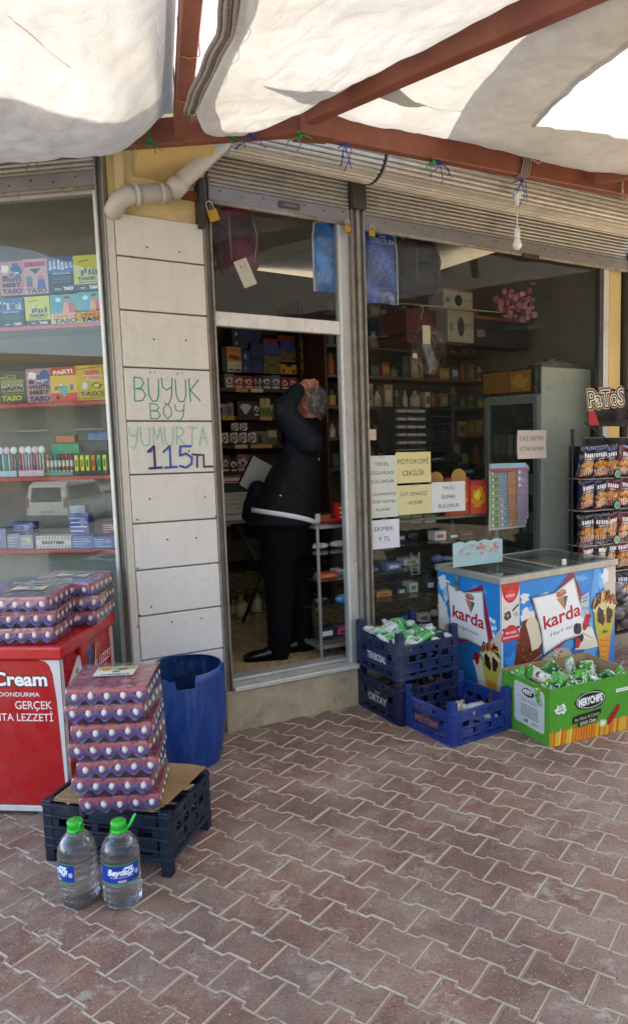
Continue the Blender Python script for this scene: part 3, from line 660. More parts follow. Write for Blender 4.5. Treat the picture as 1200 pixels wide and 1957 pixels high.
def tA(u, v):
    # v = 0 at far edge, 1 at street
    v2 = v ** 1.6; x1 = 0; 
    yf = 3.86; y = yf - v2 * 4.5; x1 = beamline2(y) - .035; x = XL + (x1 - XL) * u; y = y + (yfl(min(x, -.5)) - 3.84) * (1 - v2)
    e1 = min(1, (1 - u) * (x1 - XL) / .34); e1 = math.sin(e1 * math.pi / 2) ** .8
    dy = (yfl(x) - y); ef = 1 - math.exp(-max(dy, 0) / .10); en = sstep(-1.4, -.2, y)
    s_ = .30 * e1 * ef * (.55 + .45 * en) * (1 - .55 * sstep(.3, 1.6, dy))
    p = Vector((x, y, 0)); z = 3.235 - s_ + wr(p, .016) * (e1 * ef + .15)
    return Vector((x, y - .02 * ef, z))
t = MB(); t.grid(tA, 150, 170, '#ffffff'); tAo = t.build('tarpaulin', TARP, smooth=True); tag(tAo, 'cream tarpaulin sagging in a pouch between the left beams', 'tarpaulin', 'tarpaulin sheets of the awning'); base(tAo, (-1.5, 1.3, 3.2))
# seams sewn / taped on the left tarpaulin
def onA(px, py):      # follow a line of sight to the sheet
    d = ray(px, py); best = None
    for k in range(400):
        t_ = 2.2 + k * .006; p = Vector((0, 0, CH)) + d * t_
        x1 = beamline2(p.y) - .035; u = (p.x - XL) / (x1 - XL)
        if not 0 <= u <= 1: continue
        # invert v approximately
        yy = p.y - (yfl(min(p.x, -.5)) - 3.84); q = (3.86 - yy) / 4.5
        if q < 0: break
        s3 = tA(u, q ** (1 / 1.6))
        if p.z >= s3.z: best = Vector((p.x, p.y, s3.z - .004)); break
    return best
def seam(pts, r_, c, parent, f=onA, name='seam_tape', mat=TARPB):
    P = []
    for (x0, y0), (x1, y1) in zip(pts, pts[1:]):
        for k in range(8): P.append(f(x0 + (x1 - x0) * k / 8, y0 + (y1 - y0) * k / 8))
    P = [p for p in P if p is not None]
    if len(P) < 3: return
    b = MB(); b.tube(P, r_, 6, c); o = b.build(name, mat, smooth=True)
    o.parent = parent; o.data.transform(Matrix.Translation(-parent.location))
seam([(15, 25), (60, 62), (110, 105), (140, 130)], .0015, '#c9b99b', tAo, mat=ROPE)
# middle tarpaulin between the two nearest beams: left edge hangs in the gap
eB = [(452, 0, 3.02), (440, 60, 3.03), (405, 130, 3.04), (372, 205, 3.06)]
EB = [G(x, y, z) for x, y, z in eB]
def edgeB(y):          # x,z of the free edge at depth y
    if y >= EB[3].y: return EB[3].x, EB[3].z
    for a, b_ in zip(EB[::-1], EB[::-1][1:]):
        if b_.y <= y <= a.y: k = (a.y - y) / (a.y - b_.y + 1e-6); return a.x + (b_.x - a.x) * k, a.z + (b_.z - a.z) * k
    k = EB[0].y - y; return EB[0].x + .12 * k, EB[0].z + .12 * min(k, 1)
def tB(u, v):
    v2 = v ** 1.6; y = 3.80 - v2 * 4.5; x0, z0 = edgeB(y); x1 = max(beamline1(y) - .0, x0 + .12); x = x0 + (x1 - x0) * u; wdt = x1 - x0
    yf = 3.80; dy = yf - y; ef = 1 - math.exp(-dy / .09); e1 = math.sin(min(1, (1 - u) * wdt / .42) * math.pi / 2)
    zt = 3.235 + (z0 - 3.235) * (1 - u) ** 1.2 * ef - .17 * e1 * ef * (u ** .35) * (1 - .4 * sstep(.4, 1.5, dy))
    p = Vector((x, y, 0)); return Vector((x, y, zt + wr(p + Vector((3, 1, 0)), .015) * (e1 * ef * min(1, u * 6) + .06)))
t = MB(); t.grid(tB, 130, 170, '#ffffff'); tBo = t.build('tarpaulin', TARP, smooth=True); tag(tBo, 'cream tarpaulin with grey webbing edge between overhead and diagonal beams', 'tarpaulin', 'tarpaulin sheets of the awning'); base(tBo, (.2, 1.5, 3.2))
WEB = paint('grey_webbing', .9, var=.35, scale=60, bump=.5, bscale=120)
b = MB(); EE = []
for k in range(25):
    y = EB[3].y + .03 - k * (EB[3].y - EB[0].y + .25) / 24; x0, z0 = edgeB(min(y, EB[3].y)); EE.append(Vector((x0, y, z0)))
for j in range(6):
    b.tube([p + Vector((-.045 + .0155 * j + .004 * math.sin(i * .9), 0, -.010 - .003 * (j % 2))) for i, p in enumerate(EE)], .0082, 6, ['#9a948a', '#b0aaa0', '#8a857b', '#a8a298', '#928c82', '#b8b2a6'][j])
o = b.build('webbing_edge', WEB, smooth=True); o.parent = tBo; o.data.transform(Matrix.Translation(-tBo.location))
b = MB(); b.tube([p + Vector((.055 + .012 * math.sin(i * 1.7), 0, -.012 - .004 * math.sin(i))) for i, p in enumerate(EE)], .0016, 5, '#3c3833'); o = b.build('stitching', ROPE, smooth=True); o.parent = tBo; o.data.transform(Matrix.Translation(-tBo.location))
# right tarpaulin, two layers thick, and the single sunlit layer beyond its folded edge
eE = [(1215, 80), (1150, 120), (1095, 165), (1055, 200), (1018, 237)]
ZE = 3.12
EP = [G(x, y, ZE).xy for x, y in eE]
def edgeE(y):
    pts = EP[::-1]
    if y >= pts[0].y: return None
    for a, b_ in zip(pts, pts[1:]):
        if b_.y <= y <= a.y: k = (a.y - y) / (a.y - b_.y + 1e-6); return a.x + (b_.x - a.x) * k
    s_ = (pts[-1] - pts[-2]).normalized(); return pts[-1].x + (y - pts[-1].y) * s_.x / s_.y
def hC(x, y):
    dr = yfr(x) - y; db = (x - beamline1(y))
    ef = 1 - math.exp(-max(dr, 0) / .14); eb = math.sin(min(1, max(db, 0) / .35) * math.pi / 2)
    return 3.225 - .11 * ef * eb + wr(Vector((x + 7, y, 0)), .013) * (.25 + ef * eb) - .04 * math.exp(-((dr - .35) / .2) ** 2) * eb
# far strip along the beam
def tC1(u, v):
    x = .12 + 4.2 * u; yb = yfr(x) - .005; dd = .02 + (.55 if x < EP[4].x else .55) * v
    ylim = EP[4].y + (x - EP[4].x) * (.40 if x > EP[4].x else .55)
    y = yb + (min(ylim, yb - .05) - yb) * v
    y0 = max(y, d1a.y + (x - d1a.x) * dd1.y / dd1.x + .0) if False else y
    return Vector((x, y0, hC(x, y0)))
def beamside(u, v):
    p = tC1(u, v); return p.x < beamline1(p.y) + .0
def tC1b(u, v):
    xb = .1
    for _ in range(6): xb = beamline1(tC1((xb - .12) / 4.2, v).y) - .0
    return tC1((xb - .12 + (4.32 - xb) * u) / 4.2, v)
t = MB(); t.grid(tC1b, 210, 30, '#ffffff')
def tC2(u, v):
    y0 = EP[4].y + .004; y = y0 - v ** 1.4 * 4.0; xe = edgeE(y) if y < y0 - .004 else EP[4].x
    if xe is None: xe = EP[4].x
    xb = beamline1(y) + .01; x = xb + (xe - xb) * u
    sl_ = .55 * (x - EP[4].x) * (1 - min(1, (y0 - y) / .3))
    return Vector((x, y + sl_, hC(x, y + sl_)))
t.grid(tC2, 110, 150, '#ffffff')
tCo = t.build('tarpaulin', TARP, smooth=True); tag(tCo, 'cream tarpaulin tied along the right beam beyond the diagonal beam', 'tarpaulin', 'tarpaulin sheets of the awning'); base(tCo, (1.5, 2.5, 3.2))
b = MB(); b.tube([(edgeE(y), y, hC(edgeE(y), y) - .006) for y in [EP[4].y - .01 - k * .05 for k in range(30)]], .007, 6, '#d8d2c4'); o = b.build('folded_hem', TARP, smooth=True); o.parent = tCo; o.data.transform(Matrix.Translation(-tCo.location))
def zD(x, y): return 3.30 + .03 * nz(x, y, 2, 1.7) + .012 * nz(x, y, 5, 6)
def tD1(u, v):
    y = -.9 + (EP[4].y + 1.6 + .9) * v; x0 = (edgeE(min(y, EP[4].y - .02)) or 0) - .35; x = x0 + (5.2 - x0) * u; return Vector((x, y, zD(x, y)))
def tD2(u, v):
    y = -.9 + 4.8 * v; x0 = beamline2(y) - .05; x1 = edgeB(y)[0] + .15; return Vector((x0 + (x1 - x0) * u, y, 3.27 + .01 * nz(y, u, 2, 3)))
t = MB(); t.grid(tD1, 70, 80, '#ffffff'); t.grid(tD2, 8, 60, '#ffffff'); tDo = t.build('tarpaulin', TARPB, smooth=True); tag(tDo, 'thin bright sunlit tarpaulin showing past the folded hem at top right', 'tarpaulin', 'tarpaulin sheets of the awning'); base(tDo, (2, 2, 3.3))

# strings tied round the beam
def string(px, py, c, seed, n=3, ln=.10, label='', loop=True, r_=.0028):
    rnd = random.Random(seed); top = G(px, py, ZB + .005); onr = px > 585
    t = thing('tie_string', label, 'string', 'strings tying the tarpaulins to the beams')
    fwd = -(nr if onr else nl); side = (rd if onr else ld)
    def P(a, o_, z): return Vector((top.x + side.x * a + fwd.x * o_, top.y + side.y * a + fwd.y * o_, z))
    b = MB(); b.tube([P(.01, .012, ZB + .14), P(.004, .012, ZB + .05), P(0, .012, ZB), P(0, .0, ZB - .006), P(0, -.05, ZB - .004)], r_, 6, c)
    b.tube([P(.02, .010, ZB + .13), P(.012, .013, ZB + .05), P(0.004, .013, ZB - .002)], r_, 6, c); b.build('loop', ROPE, t, True)
    b = MB()
    for k in range(5): b.ell(P(rnd.uniform(-.008, .008), .018 + rnd.uniform(-.004, .006), ZB + rnd.uniform(-.02, .01)), (.008, .008, .010), c, 8, 5)
    b.build('knot', ROPE, t, True)
    for k in range(n):
        b = MB(); a = rnd.uniform(-1, 1); pts = []
        for i in range(7):
            q = i / 6; pts.append(P(a * .09 * q ** .8 + .012 * math.sin(q * 7 + k), .02 + .02 * math.sin(q * 4), ZB - .01 - ln * rnd.uniform(.8, 1.05) * q ** 1.1 * (1 - .6 * abs(a))))
        b.tube(pts, r_ * .9, 5, c); b.build('loose_end', ROPE, t, True)
    base(t, P(0, 0, ZB)); return t
for px, py, c, sd_, n_, ln_, lb in [(66, 286, '#1f7a45', 1, 2, .10, 'green string tied to the beam above the left shutter'), (288, 268, '#23804a', 2, 3, .07, 'green string with bow tied above the yellow wall'),
    (445, 258, '#1f7a45', 3, 2, .08, 'green string tied above the top of the drain pipe'), (480, 256, '#2546a8', 4, 3, .10, 'blue string tied above the doorway shutter'),
    (575, 255, '#2b9a50', 5, 3, .07, 'green string tied where the beams meet'), (656, 272, '#2546a8', 6, 4, .13, 'blue string with long end right of the beam joint'),
    (826, 304, '#3c9a55', 7, 2, .06, 'thin green string near the middle of the right beam'), (832, 306, '#2546a8', 8, 4, .14, 'blue string with several loose ends left of the hanging bulb'),
    (992, 340, '#2c56b4', 9, 4, .16, 'blue string dangling beside the hanging bulb'), (1185, 366, '#c9b497', 10, 3, .10, 'beige string looped at the right edge of the frame')]:
    string(px, py, c, sd_, n_, ln_, lb)
rp = thing('tie_rope', 'grey rope wound round the beam above the hanging bulb', 'rope'); b = MB(); cb = G(985, 336, ZB)
for k in range(4):
    a0 = k * .018; q = cb.xy + rd * a0
    b.tube([(q.x - nr.x * .02, q.y - nr.y * .02, ZB + .15), (q.x - nr.x * .045 + rd.x * .02, q.y - nr.y * .045, ZB + .08), (q.x - nr.x * .045, q.y - nr.y * .045, ZB + .0), (q.x - nr.x * .0, q.y - nr.y * .0, ZB - .012)], .006, 7, '#9b8f83')
b.tube([(cb.x + rd.x * .03 - nr.x * .05, cb.y + rd.y * .03 - nr.y * .05, ZB + .10), (cb.x + rd.x * .12 - nr.x * .06, cb.y + rd.y * .12 - nr.y * .06, ZB + .07), (cb.x + rd.x * .25 - nr.x * .04, cb.y + rd.y * .25 - nr.y * .04, ZB + .14)], .006, 7, '#a79b8c')
b.build('winding', ROPE, rp, True); base(rp, (cb.x, cb.y, ZB))
ow = thing('tie_wire', 'orange wire wrapped twice round the overhead beam', 'wire')
for py in (105, 190):
    q = G(362 if py == 105 else 352, py, ZB).xy; n2 = Vector((-dd2.y, dd2.x)); b = MB(); P = []
    for a_, z in ((-.037, .13), (-.038, -.001), (0, -.010), (.038, 0), (.037, .13)): P.append((q.x + n2.x * a_, q.y + n2.y * a_, ZB + z))
    b.tube(P, .0028, 6, '#c66a2c'); b.build('wire_loop', ROPE, ow, True)
base(ow, (d2a.x, d2a.y - .4, ZB))
# hanging bulb
hb = thing('hanging_bulb', 'white light bulb hanging on a short cord from the right beam', 'light bulb')
q = G(983, 362, ZB).xy - nr * .02
def hz(py): d = ray(982, py); return CH + d.z * (q.length / d.xy.length)
b = MB(); b.tube([(q.x, q.y, ZB), (q.x, q.y, hz(372))], .003, 6, '#3a3632'); b.build('wire', ROPE, hb, True)
z1, z2 = hz(368), hz(392); b = MB(); b.lathe([(.004, z2 - .004), (.010, z2), (.014, z2 + (z1 - z2) * .5), (.036, z1 - .004), (.036, z1)], (q.x, q.y, 0), 20, '#e9e5dc'); b.build('ceiling_rose', ENAMEL, hb, True)
b = MB(); b.tube([(q.x, q.y, z2), (q.x, q.y, hz(436))], .0045, 8, '#e4dfd3'); b.build('cord', ENAMEL, hb, True)
zs0, zs1 = hz(434), hz(455); b = MB(); b.lathe([(.017, zs1), (.019, zs1 + .01), (.019, zs0 - .02), (.014, zs0 - .004), (.006, zs0)], (q.x, q.y, 0), 18, '#e9e5dc'); b.build('socket', ENAMEL, hb, True)
zb = hz(478); H = zs1 - zb; b = MB(); b.lathe([(.001, zb), (.016, zb + H * .06), (.027, zb + H * .25), (.030, zb + H * .42), (.026, zb + H * .65), (.018, zb + H * .88), (.016, zs1)], (q.x, q.y, 0), 24, '#fff'); b.build('bulb', BULB, hb, True)
base(hb, (q.x, q.y, zb))
# ================================================================ the street behind the viewer (seen in the glass)
def building(label, x, y, w_, d_, h_, rz, c, floors, nwin, shop=True):
    t = thing('building', label, 'building', 'buildings across the street')
    b = MB(); b.box((-w_ / 2, -d_ / 2, 0), (w_ / 2, d_ / 2, h_), c); b.build('wall', STUCCO, t)
    b = MB(); b.box((-w_ / 2 - .2, -d_ / 2 - .2, h_), (w_ / 2 + .2, d_ / 2 + .2, h_ + .35), '#8a5a45'); b.build('roof', STUCCO, t)
    proto = None
    for f_ in range(floors):
        for k in range(nwin):
            xx = -w_ / 2 + w_ * (k + .5) / nwin; zz = .8 + f_ * 3.1
            if proto is None:
                b = MB(); b.box((-.65, 0, 0), (.65, .06, 1.5), '#3b4146'); b.box((-.72, 0, -.08), (.72, .12, 0), '#c9c3b5'); proto = b.build('window', GLOSSY, t); o = proto
            else: o = proto.copy(); col.objects.link(o)
            o.location = (xx, d_ / 2, zz)
    t.location = (x, y, -2.0); t.rotation_euler = (0, 0, rz); return t
building('low grey beige apartment block across the street', -12, -46, 16, 8, 9.5, R(6), '#8a8272', 3, 6)
building('tall ochre apartment block across the street', 10, -48, 18, 8, 13, R(-4), '#8d7550', 4, 6)
building('long brown brick house on the right side of the street', 25, -13, 26, 9, 10.5, R(68), '#6b4a3c', 3, 9)
building('brown house at the far right behind the trees', 27, 12, 22, 9, 10, R(98), '#5f4c3c', 3, 7)
building('grey workshop on the left side of the street', -27, -22, 14, 8, 7, R(-60), '#7b7868', 2, 5)
def tree(x, y, h_, r_, label, seed):
    rnd = random.Random(seed); t = thing('street_tree', label, 'tree', 'trees along the street', (x, y, -2.0))
    b = MB(); b.tube([(0, 0, 0), (.05, 0, h_ * .3), (.0, .1, h_ * .6), (.1, .1, h_ * .85)], [.18, .14, .09, .03], 9, '#4a3b2e')
    for k in range(7):
        a = rnd.uniform(0, 6.28); b.tube([(0, 0, h_ * .4), (math.cos(a) * r_ * .5, math.sin(a) * r_ * .5, h_ * rnd.uniform(.6, .8))], [.07, .02], 6, '#4a3b2e')
    b.build('trunk', LEAF, t, True); b = MB()
    for k in range(1700):
        cx_ = rnd.gauss(0, .42) * r_; cy_ = rnd.gauss(0, .42) * r_; cz_ = h_ * .66 + rnd.gauss(0, .36) * r_; q = rnd.uniform(.12, .24); v = [Vector((rnd.uniform(-1, 1), rnd.uniform(-1, 1), rnd.uniform(-1, 1))).normalized() * q for _ in range(3)]
        b.add([(cx_ + a.x, cy_ + a.y, cz_ + a.z) for a in v], [(0, 1, 2)], jit('#39502a', .35, rnd))
    b.build('crown', LEAF, t)
tree(-4.5, -33, 7, 3, 'green street tree behind the white van', 1); tree(1.5, -31, 8, 3.4, 'taller green street tree across the road', 2); tree(22, -14, 7.5, 3.4, 'green street tree near the brown house', 3); tree(24, -4, 7.5, 3.4, 'green street tree at far right of the street', 4); tree(-13, -28, 7, 3, 'green street tree left of the parked cars', 5); tree(9.5, -14, 7, 3.2, 'small green street tree between the buildings', 6)
b = MB(); b.box((-40, -38.5, -2), (40, -38.2, .2), '#8c8577'); tag(b.build('street_wall', CONC), 'long grey concrete wall across the street', 'wall')
def car(label, x, y, rz, c, van=True):
    t = thing('parked_van' if van else 'parked_car', label, 'van' if van else 'car', None, (x, y, -2.0), rz)
    Hh = 1.82 if van else 1.45
    side = [(-2.1, .3), (2.1, .3), (2.15, .8), (2.0, 1.0), (1.1, 1.12), (.6, Hh - .08), (-1.75, Hh), (-2.05, Hh - .12), (-2.17, 1.0), (-2.15, .5)]
    b = MB(); vs = []; n = len(side)
    for yy, k in ((-.88, 1), (-.7, 0), (.7, 0), (.88, 1)):
        pass
    def yw(z): return .89 - max(0, z - 1.0) * .16
    vs = [(a, -yw(z), z) for a, z in side] + [(a, yw(z), z) for a, z in side]
    b.add(vs, [tuple(range(n)), tuple(range(n, 2 * n))[::-1]] + [(i, n + i, n + (i + 1) % n, (i + 1) % n) for i in range(n)], c); b.build('body', GLOSSY, t, bevel=.05, seg=3)
    b = MB(); b.add([(-2.165, -.66, 1.08), (-2.165, .66, 1.08), (-2.06, .6, Hh - .2), (-2.06, -.6, Hh - .2)], [(0, 3, 2, 1)], '#15181b'); b.xf = lambda p: Vector(p); b.build('rear_window', paint('car_glass', .08, var=.0), t, solid=.02)
    for s_ in (-1, 1):
        b = MB(); yy = s_ * .87; b.add([(-1.9, yy, 1.1), (.8, yy, 1.12), (.5, s_ * .80, Hh - .2), (-1.8, s_ * .79, Hh - .18)], [(0, 1, 2, 3)], '#15181b'); b.build('side_window', paint('car_glass'), t, solid=.03)
        b = MB(); b.box((-2.19, s_ * .80 - .07, .85), (-2.05, s_ * .80 + .07, 1.25), '#a01d18'); b.build('tail_lamp', GLOSSY, t, bevel=.02)
        for xx in (-1.35, 1.35):
            b = MB(); b.cyl((xx, s_ * .75, .31), (xx, s_ * .92, .31), .31, n=20, c='#1a1a1a'); wh = b.build('wheel', CLOTH, t); b = MB(); b.cyl((xx, s_ * .92, .31), (xx, s_ * .925, .31), .19, n=14, c='#9a9a9a'); b.build('rim', ALU, wh)
    b = MB(); b.box((-2.22, -.85, .3), (-2.1, .85, .55), '#3a3a3a'); b.build('bumper', PLAST, t, bevel=.03)
    b = MB(); b.box((-2.20, -.26, .72), (-2.165, .26, .84), '#e8e8e4'); b.build('number_plate', GLOSSY, t)
def mirror(px, py, z):           # the place seen in the left window at this line of sight
    d = ray(px, py); a = LO.dot(LN); t_ = a / d.xy.dot(LN); p = Vector((0, 0, CH)) + d * t_; r2 = d.xy - LN * 2 * d.xy.dot(LN); k = (z - p.z) / d.z
    return Vector((p.x + r2.x * k, p.y + r2.y * k))
vp = mirror(78, 1012, -2.0); vr = mirror(-25, 1010, -2.0)
car('white van parked across the street with its dark rear window towards the shop', vp.x, vp.y - 2.2, R(-97), '#dcdcda')
car('dark red car parked left of the white van', vr.x, vr.y - 1.5, R(-95), '#7c1714', False)
v3 = mirror(215, 985, -2.0); car('pale grey car parked further along behind the van', v3.x, v3.y, R(-60), '#a9aaa8', False)

b = MB(); b.box((9.4, -4.5, -2.1), (9.6, 9, 2.95), '#5a4636'); b.box((9.3, -4.5, 2.95), (9.7, 9, 3.03), '#3c2f26')  # added out-of-view wall, keeps reflections in the large window dark
for k in range(6): b.box((9.36, -4.2 + 2.1 * k, .1), (9.398, -2.4 + 2.1 * k, 2.2), ['#3a3530', '#4a3a30', '#2c2a28'][k % 3])
tag(b.build('added_reflection_wall', STUCCO), 'added unseen brown wall with dark panels, darkening the large window reflections', 'wall')
# ================================================================ inside the shop
SO = -1.9           # front of the back shelves
bs = thing('back_shelves', 'dark maroon wall shelves behind the doorway filled with goods', 'shelves')
def pz(x, y, o=SO): return at(x, y, o)[1]
def ps(x, y, o=SO): return at(x, y, o)[0]
shz = [pz(470, 742), pz(470, 796), pz(470, 850), pz(470, 902)]
for z in shz: part('shelf', F, (-.3, SO - .42, z - .028), (1.46, SO, z), '#5a1f22', GOODS, bs)
for s_ in (-.3, 1.46): part('upright', F, (s_ - .02, SO - .42, .262), (s_, SO, 2.85), '#2f1a18', GOODS, bs)
part('back_board', F, (-.3, SO - .45, .8), (1.46, SO - .43, 2.9), '#5b5347', ROOM, bs)
base(bs, F(.8, SO, .262))
tagc = ['#caa05c', '#d8d0b8', '#d6b24c']
rnd = random.Random(21)
def gbox(label, x0, y0, x1, y1, o, dp, c, art=None, name='goods_box', cat='box', grp='goods on the shop shelves', mat=None, zbase=None):
    s0, z0 = at(x0, y1, o); s1, z1 = at(x1, y0, o)
    if zbase is not None: z1 += zbase - z0; z0 = zbase
    t = thing(name, label, cat, grp); b = MB(fx); b.box((s0, o - dp, z0), (s1, o, z1), c); b.build('carton', mat or GOODS, t, bevel=.002)
    if art:
        A = Art(lambda x, y, d: F(s0 + x, o + .0005 + d, z0 + y)); art(A, s1 - s0, z1 - z0); A.build('print', PRINT, t)
    base(t, F((s0 + s1) / 2, o - dp / 2, z0)); return t
def a_yel(A, w_, h_):
    A.poly([(w_ * .3, h_), (w_ * .36, h_ * .72), (w_ * .64, h_ * .72), (w_ * .7, h_)], '#3a2a12'); A.blob(w_ * .2, h_ * .3, w_ * .1, h_ * .2, '#6b2d12', seed=1); A.blob(w_ * .8, h_ * .3, w_ * .1, h_ * .2, '#6b2d12', seed=2); A.line([(0, h_ * .03), (w_, h_ * .03)], h_ * .06, '#8a6510')
n_ = 0
for (x0, y0, x1, y1, c) in [(567, 655, 601, 672, '#e0ae20'), (568, 676, 601, 694, '#dba91e'), (570, 697, 602, 714, '#e0ae20'), (536, 697, 567, 714, '#dba91e'), (504, 696, 534, 713, '#6a6228'), (505, 678, 534, 694, '#6a6428'), (535, 669, 567, 691, '#6a602a')]:
    lab = ['yellow tray box on top of the right hand stack', 'yellow tray box in the middle of the right hand stack', 'yellow tray box at the bottom of the right hand stack', 'yellow tray box left of the bottom of the stack', 'olive box at the bottom left of the yellow boxes', 'olive box above another at the left of the yellow boxes', 'olive printed box above the left yellow tray box'][n_]; n_ += 1
    gbox(lab, x0, y0, x1, y1, SO - .06, .2, c, a_yel)
def a_ow(A, w_, h_):
    A.rect(0, h_ * .42, w_, h_, '#d98a2c'); A.rect(0, h_ * .8, w_, h_, '#b8892e'); A.blob(w_ * .5, h_ * .58, w_ * .38, h_ * .1, '#7a3a16', seed=4); A.rect(w_ * .1, h_ * .05, w_ * .42, h_ * .12, '#20303a'); A.rect(w_ * .5, h_ * .04, w_ * .9, h_ * .13, '#20303a'); A.text('LENA', w_ * .7, h_ * .22, h_ * .06, '#333333')
gbox('orange and white carton left of the blue boxes', 435, 663, 461, 710, SO - .03, .12, '#dcd9cf', a_ow)
def a_blu(A, w_, h_): A.rect(w_ * .3, h_ * .6, w_ * .55, h_ * .82, '#8fa6c8'); A.rect(w_ * .35, h_ * .1, w_ * .5, h_ * .3, '#a8a69a')
for k, (x0, y0, x1, y1, c, lb) in enumerate([(444, 628, 462, 662, '#1c2c4e', 'tall dark blue carton above the orange carton'), (463, 628, 479, 668, '#1a2f63', 'narrow blue carton at the top left of the shelf'), (463, 669, 478, 712, '#1a2f63', 'narrow blue carton beside the orange carton'), (480, 628, 500, 655, '#14265c', 'blue box at the top of the blue stack'), (480, 656, 503, 683, '#16296a', 'blue box in the middle of the blue stack'), (480, 684, 503, 712, '#14265c', 'blue box at the bottom of the blue stack'), (504, 658, 534, 677, '#1d3c86', 'wide blue box above the olive boxes'), (536, 652, 566, 668, '#1d3c86', 'wide blue box under the red flat box'), (503, 648, 530, 657, '#7d1a1e', 'flat red box on the wide blue box'), (531, 642, 565, 651, '#86191d', 'flat red box at the very top of the goods')]):
    gbox(lb, x0, y0, x1, y1, SO - .02 - .05 * (k % 2), .2, c, a_blu if k in (0, 2) else None)
jars = [(430, 713, 447, 740, '#8f8672', 'beige printed packet'), (448, 716, 466, 740, '#a4323a', 'red patterned jar pack'), (467, 716, 484, 740, '#a32c38', 'second red patterned jar pack'), (486, 714, 491, 740, '#2c2c30', 'thin black packet'), (493, 714, 500, 740, '#3a3c40', 'thin grey packet'), (502, 715, 518, 741, '#3c5a44', 'grey green packet'), (519, 714, 535, 741, '#5a6f9c', 'pale blue packet'), (537, 718, 552, 742, '#8e2530', 'red packet under the left yellow box'), (553, 718, 567, 742, '#9a2b35', 'red packet near the raised hand'), (568, 718, 582, 742, '#6e1d26', 'dark red packet behind the raised hand'), (583, 718, 600, 742, '#4b2630', 'maroon packet right of the raised hand')]
def a_jar(A, w_, h_):
    A.blob(w_ * .5, h_ * .55, w_ * .36, h_ * .22, '#d8d0c4', j=.3, n=12, seed=int(w_ * 9999)); A.blob(w_ * .5, h_ * .5, w_ * .2, h_ * .12, '#8a2b3a', j=.3, n=10, seed=3); A.rect(w_ * .15, h_ * .08, w_ * .85, h_ * .2, '#e0d6c4')
for x0, y0, x1, y1, c, lb in jars: gbox(lb + ' on the upper maroon shelf', x0, y0, x1, y1, SO - .03, .08, c, a_jar, 'packet', 'packet', zbase=shz[0])
# price tags
for k, (x, sh) in enumerate([(461, 0), (490, 0), (433, 1), (505, 1), (455, 2), (485, 2), (503, 2)]):
    s_ = ps(x, 745); b = MB(fx); b.box((s_ - .05, SO + .001, shz[sh] - .03), (s_ + .06, SO + .003, shz[sh] + .002), tagc[k % 3]); o = b.build('price_tag', PAPER, bs)
    o.data.transform(Matrix.Translation(-bs.location))
def a_dia(A, w_, h_): A.poly([(w_ * .15, h_ * .62), (w_ * .3, h_ * .8), (w_ * .7, h_ * .8), (w_ * .88, h_ * .62), (w_ * .5, h_ * .12)], '#cfcfcb')
def a_wht(A, w_, h_): A.rect(w_ * .12, h_ * .1, w_ * .45, h_ * .7, '#2a2a2a'); A.rect(w_ * .6, h_ * .2, w_ * .85, h_ * .8, '#6a6a6a')
def a_mug(A, w_, h_): A.poly([(w_ * .1, h_ * .2), (w_ * .1, h_ * .9), (w_ * .9, h_ * .98), (w_ * .95, h_ * .25), (w_ * .7, h_ * .12)], '#e4e4e0'); A.disc(w_ * .5, h_ * .55, w_ * .26, h_ * .25, '#1c1c1e'); A.disc(w_ * .5, h_ * .55, w_ * .16, h_ * .15, '#dcdcd8'); A.rect(w_ * .2, h_ * .2, w_ * .45, h_ * .32, '#1c1c1e')
def a_grn(A, w_, h_): A.rect(w_ * .1, h_ * .5, w_ * .9, h_ * .95, '#b8b07a'); A.blob(w_ * .5, h_ * .3, w_ * .4, h_ * .2, '#3f6a2c', seed=3)
for x0, y0, x1, y1, c, ar, lb, sh in [(419, 770, 434, 794, '#a9a59a', a_wht, 'white printed box at the left of the second shelf', 1), (436, 768, 446, 794, '#9a958a', a_wht, 'narrow white printed box on the second shelf', 1), (454, 764, 484, 794, '#1c1c1e', a_dia, 'black box with a white diamond shaped shirt print', 1), (485, 766, 495, 794, '#2a2b30', a_jar, 'dark narrow packet beside the black box', 1), (497, 758, 506, 794, '#7d8a3c', a_grn, 'green and yellow carton on the second shelf', 1), (507, 758, 516, 794, '#7d8a3c', a_grn, 'second green and yellow carton on the second shelf', 1), (517, 770, 529, 794, '#4a6a2c', a_grn, 'green carton closest to the raised elbow', 1),
    (441, 803, 456, 821, '#232325', a_mug, 'mug box on top of the pile at its left', None), (457, 803, 473, 821, '#232325', a_mug, 'mug box on top of the pile at its right', None), (422, 823, 437, 848, '#232325', a_mug, 'leftmost mug box of the lower row', 2), (439, 823, 455, 848, '#232325', a_mug, 'second mug box of the lower row', 2), (456, 823, 472, 848, '#232325', a_mug, 'third mug box of the lower row', 2), (473, 823, 490, 848, '#232325', a_mug, 'rightmost mug box of the lower row', 2),
    (491, 822, 510, 848, '#77725f', a_wht, 'grey green box right of the mug boxes', 2), (511, 820, 530, 848, '#6c6850', a_grn, 'olive box near the jacket collar', 2),
    (425, 868, 438, 902, '#3a3430', a_jar, 'dark carton at the left of the lowest shelf', 3), (440, 874, 453, 902, '#1e1e22', a_jar, 'black packet on the lowest shelf', 3), (454, 868, 474, 902, '#a86a78', a_jar, 'pink book like packet on the lowest shelf', 3), (475, 870, 492, 902, '#5e5c56', a_wht, 'grey packet behind the folder', 3)]:
    gbox(lb, x0, y0, x1, y1, SO - .03, .12, c, ar, 'packet' if 'packet' in lb else 'goods_box', 'packet' if 'packet' in lb else 'box', zbase=(shz[sh] if sh is not None else shz[2] + (pz(447, 823) - pz(447, 848))))
